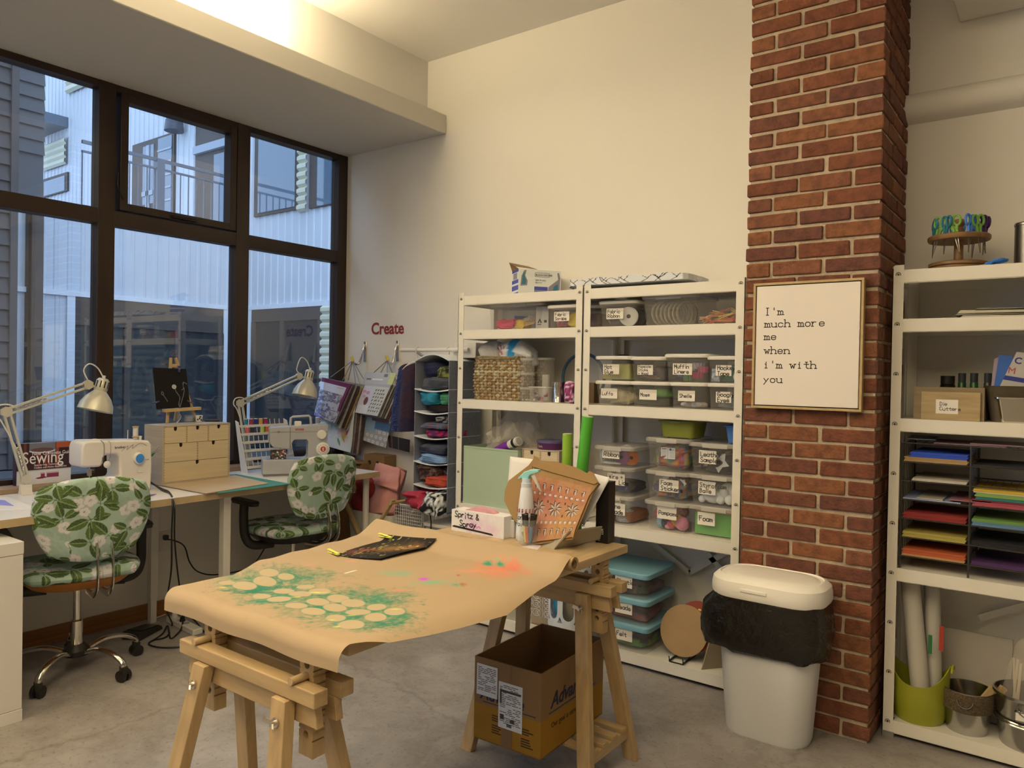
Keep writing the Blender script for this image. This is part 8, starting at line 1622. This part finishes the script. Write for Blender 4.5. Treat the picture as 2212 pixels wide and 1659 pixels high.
def proll(p0, p1, r, label, m_=None): p0, p1 = Vector(p0), Vector(p1); t = thing('paper_roll', label, 'paper roll', p0); d = p1 - p0; MB().cyl((0, 0, 0), d, r, n=24).build('rolled_sheet', m_ or mat('roll_white', W('bfae8e'), .8), t); MB().cyl(d * .999, d * 1.0015, r * .7, n=20).build('open_end', MATS['dark_gap'], t); return t
zz = px(1952, 1287, 1, -.22).z; proll((tx + .02, ty - .03, ZB + .012), (tx - .055, ty + .03, .66), .036, 'thick white paper roll leaning in the yellow green tub'); t = proll((tx + .055, ty + .01, ZB + .012), (tx + .02, ty + .09, .675), .030, 'white plastic wrapped roll with red and green marks in the yellow green tub', mat('wrap_white', W('b8a98c'), .45)); 
MB().at((-.026, -.018, .26), (0, 0, 0)).box(0, .014, -.012, -.010, 0, .075).build('green_mark', mat('mark_green', W('2f6a34'), .5), t, smooth=0); MB().at((.012, -.018, .28), (0, 0, 0)).box(0, .016, -.012, -.010, 0, .10).build('red_mark', mat('mark_red', W('a83a24'), .5), t, smooth=0)
cvs = MB().box(-.155, .155, -.012, .012, 0, .335).build('blank_canvas', mat('primed_canvas', W('a8977a'), .35), None, (px(2090, 1400, 1, -.12).x, -.16, ZB + .002), (-.22, 0, 0), smooth=0, bev=.002); props(cvs, 'shrink wrapped white canvas leaning at the back of the bottom shelf', 'canvas')
GALV = mat('galvanised', (.52, .52, .50), .22, 1.0, var=.25, vs=9); BUR = mat('burlap', W('6a5534'), .95, col2=W('4a3a24'), vs=150, bump=.8, bs=250)
def bucket(x, y, r, h, label, plate=False):
    t = thing('bucket', label, 'bucket', (x, y, ZB)); MB().lathe([(r * .78, 0), (r * .80, .006), (r * .97, h * .93), (r, h * .95), (r * .99, h), (r * .95, h), (r * .76, .008)], 36).build('bucket_wall', GALV, t)
    if not plate: MB().lathe([(r * .90, h * .52), (r * 1.0, h * .55), (r * 1.03, h * .96), (r * 1.0, h * .985)], 36, cap0=False, cap1=False).build('burlap_band', BUR, t)
    else:
        for z in (.45, .50): MB().lathe([(r * (.80 + .18 * z) + .004, h * z), (r * (.80 + .18 * z) + .007, h * z + .004), (r * (.80 + .18 * z) + .004, h * z + .008)], 36, cap0=False, cap1=False).build('hoop', GALV, t)
        m = MB(); m.box(-.045, -.042, -r - .004, -r * .93, h * .62, h * .80).box(.042, .045, -r - .004, -r * .93, h * .62, h * .80).box(-.045, .045, -r - .004, -r * .93, h * .62, h * .64).box(-.045, .045, -r - .004, -r * .93, h * .78, h * .80); m.build('label_frame', GALV, t, smooth=0); MB().box(-.042, .042, -r - .0035, -r * .94, h * .635, h * .785).build('label_card', CARD, t, smooth=0); ftext('Ta', .030, INK, t, (-.012, -r - .004, h * .665))
    MB().tube([(r * 1.0 * math.cos(rad(a)) * .3, -r * 1.03, h * .86 - .03 * math.sin(rad(a))) for a in range(0, 181, 20)], .003, 6).build('bail_handle', GALV, t); return t
q = px(2086, 1560, 1, -.33); bucket(q.x, -.285, .090, .165, 'small galvanised bucket with a burlap band holding wooden blocks'); bx_ = q.x
for i, (a, l) in enumerate((((.0, 0, .0), 'pale wooden block standing in the burlap banded bucket'), ((.028, .01, .02), 'pale wooden stick leaning in the burlap banded bucket'))): MB().box(-.012, .012, -.010, .010, 0, .19).build('wooden_block', PINE, None, (bx_ - .01 + .03 * i, -.30 + .02 * i, ZB + .024), (0, rad(32), rad(15)), smooth=0); props(bpy.data.objects['wooden_block' + ('.%03d' % i if i else '')], l, 'block')
MB().box(-.010, .010, -.011, .011, 0, .17).build('burlap_block', BUR, None, (bx_ - .002, -.275, ZB + .03), (0, rad(32), rad(15)), smooth=0); props(bpy.data.objects['burlap_block'], 'brown block between the two pale wooden pieces in the bucket', 'block')
q = px(2200, 1590, 1, -.33); bucket(q.x + .035, -.285, .125, .200, 'large galvanised bucket with a label plate holding clear bags of sticks', True); qx = q.x + .035
props(lump(.085, .075, .36, 121, .3, 9, n=40, m=26, e=.8).build('clear_bag', TUL, None, (qx, -.28, ZB + .02), smooth=80), 'clear bag standing in the large galvanised bucket', 'bag')
for i in range(12): x = qx + RR.uniform(-.07, .07); MB().bar((0, 0, 0), (RR.uniform(-.02, .03), RR.uniform(-.02, .02), .30), .008, .003, (0, 1, 0)).build('craft_stick', mat('stick_pale', W('c2ac84'), .6), None, (x, -.30 + RR.uniform(-.03, .05), ZB + .014), smooth=0)
for o in [o for o in bpy.data.objects if o.name.startswith('craft_stick') and 'label' not in o]: props(o, 'pale craft stick in the clear bag in the large galvanised bucket', 'craft stick', 'craft sticks in the large bucket')
props(lump(.035, .03, .05, 122, .2, 10).build('dark_red_bundle', mat('dark_red_cloth', W('5c1c1e'), .8), None, (qx - .075, -.32, ZB + .165)), 'dark red scrap at the rim of the large galvanised bucket', 'scrap') if False else None

# ================================================================ AT THE END OF THE TRESTLE TABLE
ZT = .8055
# handwritten box sign
a, b = px(975, 1150, 1, -1.455), px(1088, 1150, 1, -1.455); hS = px(1000, 1103, 1, -1.455).z - ZT; sg = thing('sign_box', 'white paper covered box lettered Spritz & Spray in black marker', 'sign', (a.x, -1.455, ZT)); w = b.x - a.x
p = Paint(w, hS, 110, 80, W('dccdb4')); p.spray(w * .42, hS * .45, .05, .045, W('c77aa8'), .45, 0, 3, 70); p.spray(w * .72, hS * .3, .06, .05, W('d09aa8'), .5, 0, 6, 60); p.mix((fbm(p.x * 200, p.y * 200, 4) > .72) * .5, W('b9a0a8'))
for i in range(14): p.ell(w * (.3 + .02 * i), hS * (.30 + .02 * (i * 7 % 5)), .003, .002, W('b83a98'))
sheet(p, lambda x, y: (x, 0 * x, y), 'front_panel', painted('marker_paper', .75), sg); MB().box(.0, w, .0008, .075, 0, hS - .0005).build('box_body', mat('paper_cream', W('d8c8ac'), .75), sg, smooth=0, bev=.001); MB().prism([(w * .2, hS), (w * .75, hS), (w * .62, hS + .012), (w * .4, hS + .016)], .02, .06).build('tissue_tuft', mat('pink_tissue', W('cf8f84'), .8, var=.2, vs=60), sg, smooth=0)
hand('Spritz &\n  Spray', hS * .265, sg, w * .07, hS * .93, -.0008, .16, jit=.10, seed=5, lead=1.45)
m = MB(); ribbon(m, [(w * .03, hS * .20), (w * .80, hS * .10)], .0045, -.0008); ribbon(m, [(w * .05, hS * .235), (w * .78, hS * .135)], .004, -.0010); m.build('underline', INK, sg, smooth=0)
a, b = px(1086, 1160, 1, -1.41), px(1110, 1160, 1, -1.41); tb_ = thing('tissue_box', 'white tissue box with a round blue badge beside the handwritten sign', 'box', (a.x, -1.412, ZT)); hT = px(1098, 1122, 1, -1.41).z - ZT; MB().box(0, b.x - a.x, 0, .10, 0, hT).build('box_body', mat('tissue_white', W('d0c2a8'), .6), tb_, smooth=0, bev=.002); MB().lathe([(.016, 0), (.0155, .001)], 28).build('badge', mat('badge_blue', W('3a3a78'), .4), tb_, (.016, -.0002, hT * .36), Y90); ftext('Kleenex', .0085, WINK, tb_, (.002, -.0016, hT * .34)); MB().sphere((.025, .05, hT), .022, 12, 8, (1, 1, .7)).build('tissue_tuft', MATS['paper_cream'], tb_)
# spray bottle
q = px(1137, 1160, 1, -1.40); k = (px(1140, 1010, 1, -1.40).z - ZT) / .26
sp_ = thing('spray_bottle', 'white spray bottle with a mint trigger head lettered Spray Paint', 'spray bottle', (q.x, -1.405, ZT), rad(8)); MB().lathe([(r * k, z * k) for r, z in ((.033, 0), (.036, .004), (.036, .02), (.033, .07), (.026, .14), (.021, .185), (.018, .192))], 28).build('bottle', mat('bottle_white', W('d3cab8'), .35), sp_)
MB().lathe([(r * k, z * k) for r, z in ((.019, .190), (.0195, .205), (.017, .207), (.016, .222))], 22).build('collar', mat('frosted_collar', W('c4c2b4'), .35), sp_); MINT = mat('mint_plastic', W('8fc0a8'), .35)
m = MB(); m.prism([(x * k, z * k) for x, z in ((-.012, .207), (.014, .207), (.012, .226), (.018, .236), (.052, .248), (.052, .258), (.022, .256), (-.006, .246), (-.03, .222), (-.032, .214), (-.016, .222))], -.011 * k, .011 * k); m.build('trigger_head', MINT, sp_, smooth=30, bev=.003); m = MB(); m.prism([(x * k, z * k) for x, z in ((.018, .234), (.036, .238), (.044, .215), (.060, .178), (.052, .186), (.034, .212))], -.006 * k, .006 * k); m.build('trigger', clear('clear_trigger', (.8, .8, .76), .6, .2), sp_, smooth=0, bev=.002)
m = MB()
for i in range(7): a_ = rad(-165 + 25 * i); rr_ = .0315 * k; c, s_ = math.cos(a_), math.sin(a_); m.tube([((rr_ + .0) * math.cos(a_ + d), (rr_) * math.sin(a_ + d), z * k) for d, z in ((-.06, .112), (.10, .116), (-.06, .104), (.10, .108), (-.04, .100))], .0013, 4)
m.build('red_squiggle', MATS['red_print'], sp_)
mb = MB(); 
for pl in strokes('Spray\nPaint', .016 * k, jit=.06, rng=random.Random(3)):
    P_ = [((x - .030 * k), z + .094 * k) for x, z in pl]; ribbon(mb, P_, .0022, 0)
mb.v = [((.0345 * k) * math.sin(x / (.034 * k)), -(.0358 * k - max(0, (z - .03 * k)) * .085) * math.cos(x / (.034 * k)) - .0006 + y * 0, z) for x, y, z in mb.v]; mb.build('lettering', INK, sp_, smooth=0)
# jar of markers
q = px(1139, 1168, 1, -1.47); jr = .027 * 1.0; jh = px(1139, 1122, 1, -1.47).z - ZT; mj = thing('mason_jar', 'glass jar full of colour markers in front of the spray bottle', 'jar', (q.x, -1.462, ZT)); MB().lathe([(.030, 0), (.034, .005), (.035, jh * .65), (.031, jh * .80), (.030, jh * .82), (.031, jh * .84), (.031, jh), (.029, jh), (.029, jh * .82), (.032, jh * .64), (.031, .006)], 30).build('jar_glass', clear('jar_clear', (.7, .73, .75), .12, .05), mj)
for i, (dx, dy, tx_, ty_, col, nm) in enumerate(((-.014, -.008, -.10, -.05, 'cdc030', 'yellow'), (.004, -.014, -.05, -.08, 'c24a34', 'red orange'), (.013, -.006, .14, -.04, '2f7480', 'blue green'), (-.004, .010, .05, .12, '2c2a58', 'navy'), (.012, .010, .12, .10, '5a2a58', 'purple'), (-.015, .008, -.14, .10, '4a7a3a', 'green'))):
    d = Vector((tx_, ty_, 1)).normalized(); t = thing('marker_pen', nm + ' marker with a black cap in the glass jar', 'marker', (q.x + dx * .55, -1.462 + dy * .6, ZT + .008)); MB().cyl((0, 0, 0), d * .062, .0062, n=12).build('barrel', mat('marker_' + col, W(col), .35), t); MB().cyl(d * .062, d * .105, .0072, n=12).build('cap', BLKP, t)
q = px(1150, 1183, 2, ZT); flat('paper_scrap', ((1112, 1185), (1150, 1177), (1182, 1163), (1168, 1182), (1152, 1196)), ZT + .0, .0008, mat('scrap_paper', W('cfc0a4'), .8, col2=W('c9a49a'), vs=25), 'paint speckled white paper scrap in front of the marker jar', 'paper')
# open pizza style carton with the sprayed stencil
o = px(1190, 1180, 1, -1.42); cs = thing('stencil_carton', 'open flat kraft carton propped up with an orange sprayed stencil inside', 'carton', o); KM = mat('kraft_inside', W('8f6a38', .95), .8, var=.08)
PB_ = lambda u, v, off=0.0: px(u, v, 1, -1.285 - (v - 1005) * .00105 - off)
TL, TR, BR, BL = (PB_(1150, 1009), PB_(1283, 1044), PB_(1236, 1160), PB_(1138, 1172))
sp = Paint(.30, .30, 200, 200, W('b07a4c', .85)); p = sp; p.spray(.1, .2, .2, .06, W('b85a44', .85), .6, 0, 2, 25); p.spray(.2, .1, .12, .1, W('c0903f', .85), .6, 0, 4, 25); p.spray(.10, .12, .12, .1, W('b8705a', .85), .6, 0, 7, 25); p.rect(0, .272, .30, .3, W('9c7440', .85)); p.mix((fbm(p.x * 60, p.y * 60, 3) > .55) * .25, W('8a4a34'))
CUT, CUS = W('b9a48c'), W('4f3526')
def cutl(cx, cy, l, w, a, f=1): p.leaf(cx - .002, cy + .002, l, w * 1.1, a, CUS); p.leaf(cx + .001, cy - .001, l * .92, w * .8, a, CUT, None, W('8a7058') if f else None)
for y in (.235, .040):
    for i in range(7): x = .032 + i * .040; p.rect(x - .008, y - .006, x + .009, y + .012, CUS); p.rect(x - .007, y - .006, x + .006, y + .009, CUT); cutl(x, y + .004, .026, .008, -PI / 2)
for y in (.198, .078):
    for i in range(10): x = .022 + i * .0285; p.rect(x - .008, y - .007, x + .007, y + .007, CUS); p.rect(x - .005, y - .006, x + .008, y + .005, CUT)
for cx in (.055, .150, .245):
    for k in range(8): a_ = k * PI / 4 + .2; cutl(cx + .007 * math.cos(a_), .138 + .007 * math.sin(a_), .032, .008, a_)
for cx in (.102, .198):
    for cy in (.168, .108): p.rect(cx - .004, cy - .006, cx + .004, cy + .006, CUS)
quadsheet(sp, (TL, TR, BR, BL), 'stencil', painted('sprayed_card', .8), cs, o, .003)
def panel(nm, P_, th=.004):
    P_ = [q - o for q in P_]; n = (P_[1] - P_[0]).cross(P_[2] - P_[0]).normalized() * th; n = n if n.y > 0 else -n; k = len(P_)
    MB().add(P_ + [q + n for q in P_], [tuple(range(k)), tuple(range(2 * k - 1, k - 1, -1))] + [(i, (i + 1) % k, (i + 1) % k + k, i + k) for i in range(k)]).build(nm, KM, cs, smooth=0)
panel('back_panel', [PB_(u, v, -.008) for u, v in ((1148, 1000), (1292, 1040), (1238, 1165), (1130, 1180))])
panel('side_flap', [PB_(u, v, .004) for u, v in ((1153, 990), (1149, 1010), (1137, 1176), (1120, 1134), (1106, 1118), (1089, 1081), (1091, 1058), (1099, 1038), (1120, 1022), (1142, 1005))])
panel('top_flap', [PB_(u, v, .006) for u, v in ((1150, 1008), (1152, 991), (1153, 984), (1162, 988), (1166, 995), (1200, 997), (1243, 1009), (1268, 1022), (1274, 1017), (1282, 1022), (1292, 1042), (1283, 1046))])
panel('side_wall', [PB_(u, v, .0) for u, v in ((1283, 1043), (1294, 1043), (1272, 1072), (1248, 1122), (1238, 1162), (1233, 1160))], .012)
# front tray lip of a second carton, black boxes and papers behind
t = thing('grey_carton', 'grey brown open carton lying at the right end of the beech table top', 'carton', px(1240, 1180, 1, -1.40)); o2 = t.location; GB = Paint(.3, .1, 12, 12, W('9c8a68'))
for nm, C in (('front_wall', (px(1228, 1148, 1, -1.45), px(1313, 1135, 1, -1.23), px(1312, 1161, 1, -1.23), px(1190, 1194, 1, -1.47))), ('side_wall', (px(1172, 1168, 1, -1.43), px(1230, 1149, 1, -1.445), px(1190, 1194, 1, -1.472), px(1168, 1186, 1, -1.462)))): quadsheet(GB, C, nm, painted('grey_board', .7), t, o2, .004)
q = px(1300, 1150, 1, -1.24); bb_ = thing('black_portfolio', 'tall black box standing behind the stencil carton at the table end', 'box', (px(1287, 1150, 1, -1.26).x, -1.262, ZT)); zb_ = px(1300, 1040, 1, -1.26).z - ZT; wb2 = px(1314, 1150, 1, -1.26).x - px(1287, 1150, 1, -1.26).x; MB().box(0, wb2, 0, .05, 0, zb_).build('box_body', mat('black_card', (.012, .011, .011), .4), bb_, smooth=0, bev=.001)
ftext('U', .022, mat('grey_letter', W('6a6050'), .5), bb_, (wb2 * .25, -.0006, zb_ * .72), (PI / 2, -PI / 2, 0)); ftext('LUX', .012, WINK, bb_, (wb2 * .62, -.0006, zb_ * .14), (PI / 2, -PI / 2, 0)); ftext('Z', .014, WINK, bb_, (wb2 * .2, -.0006, .008))
for (uv, y, l, col) in ((((1102, 986), (1168, 994), (1150, 1090), (1096, 1060)), (-1.265, -1.262, -1.30, -1.31), 'white paper sheet sticking up behind the left flap of the stencil carton', 'd6c6aa'), (((1280, 1022), (1318, 1032), (1262, 1135), (1240, 1120)), (-1.265, -1.262, -1.34, -1.34), 'white paper sheet sticking out behind the stencil carton on the brick side', 'd6c8b0')):
    C = C4(uv, y); quadsheet(Paint(.2, .2, 8, 8, W(col)), C, 'paper_sheet', painted('loose_paper', .7), None, (0, 0, 0), .0015); ob = COL.objects[-1]; props(ob, l, 'paper')
# green rolls standing at the back edge of the table
for u0, v0, u1, v1, r, col, l in ((1226, 937, 1224, 1010, .0195, '86a32c', 'short lime green vinyl roll standing behind the stencil carton'), (1270, 900, 1258, 1010, .0225, '4f9a2a', 'tall bright green vinyl roll standing behind the stencil carton')):
    a = px(u0, v0, 1, -1.228); b = px(u1, v1, 1, -1.228); d = (a - b) / (a.z - b.z); p0 = b - d * (b.z - ZT - .0005); t = thing('vinyl_roll', l, 'roll', p0); d = a - p0; MB().cyl((0, 0, 0), d, r, n=28).build('rolled_vinyl', mat('vinyl_' + col, W(col), .45), t); MB().cyl(d * .998, d * 1.002, r * .82, n=24).build('white_core', mat('roll_white', '000000'), t)
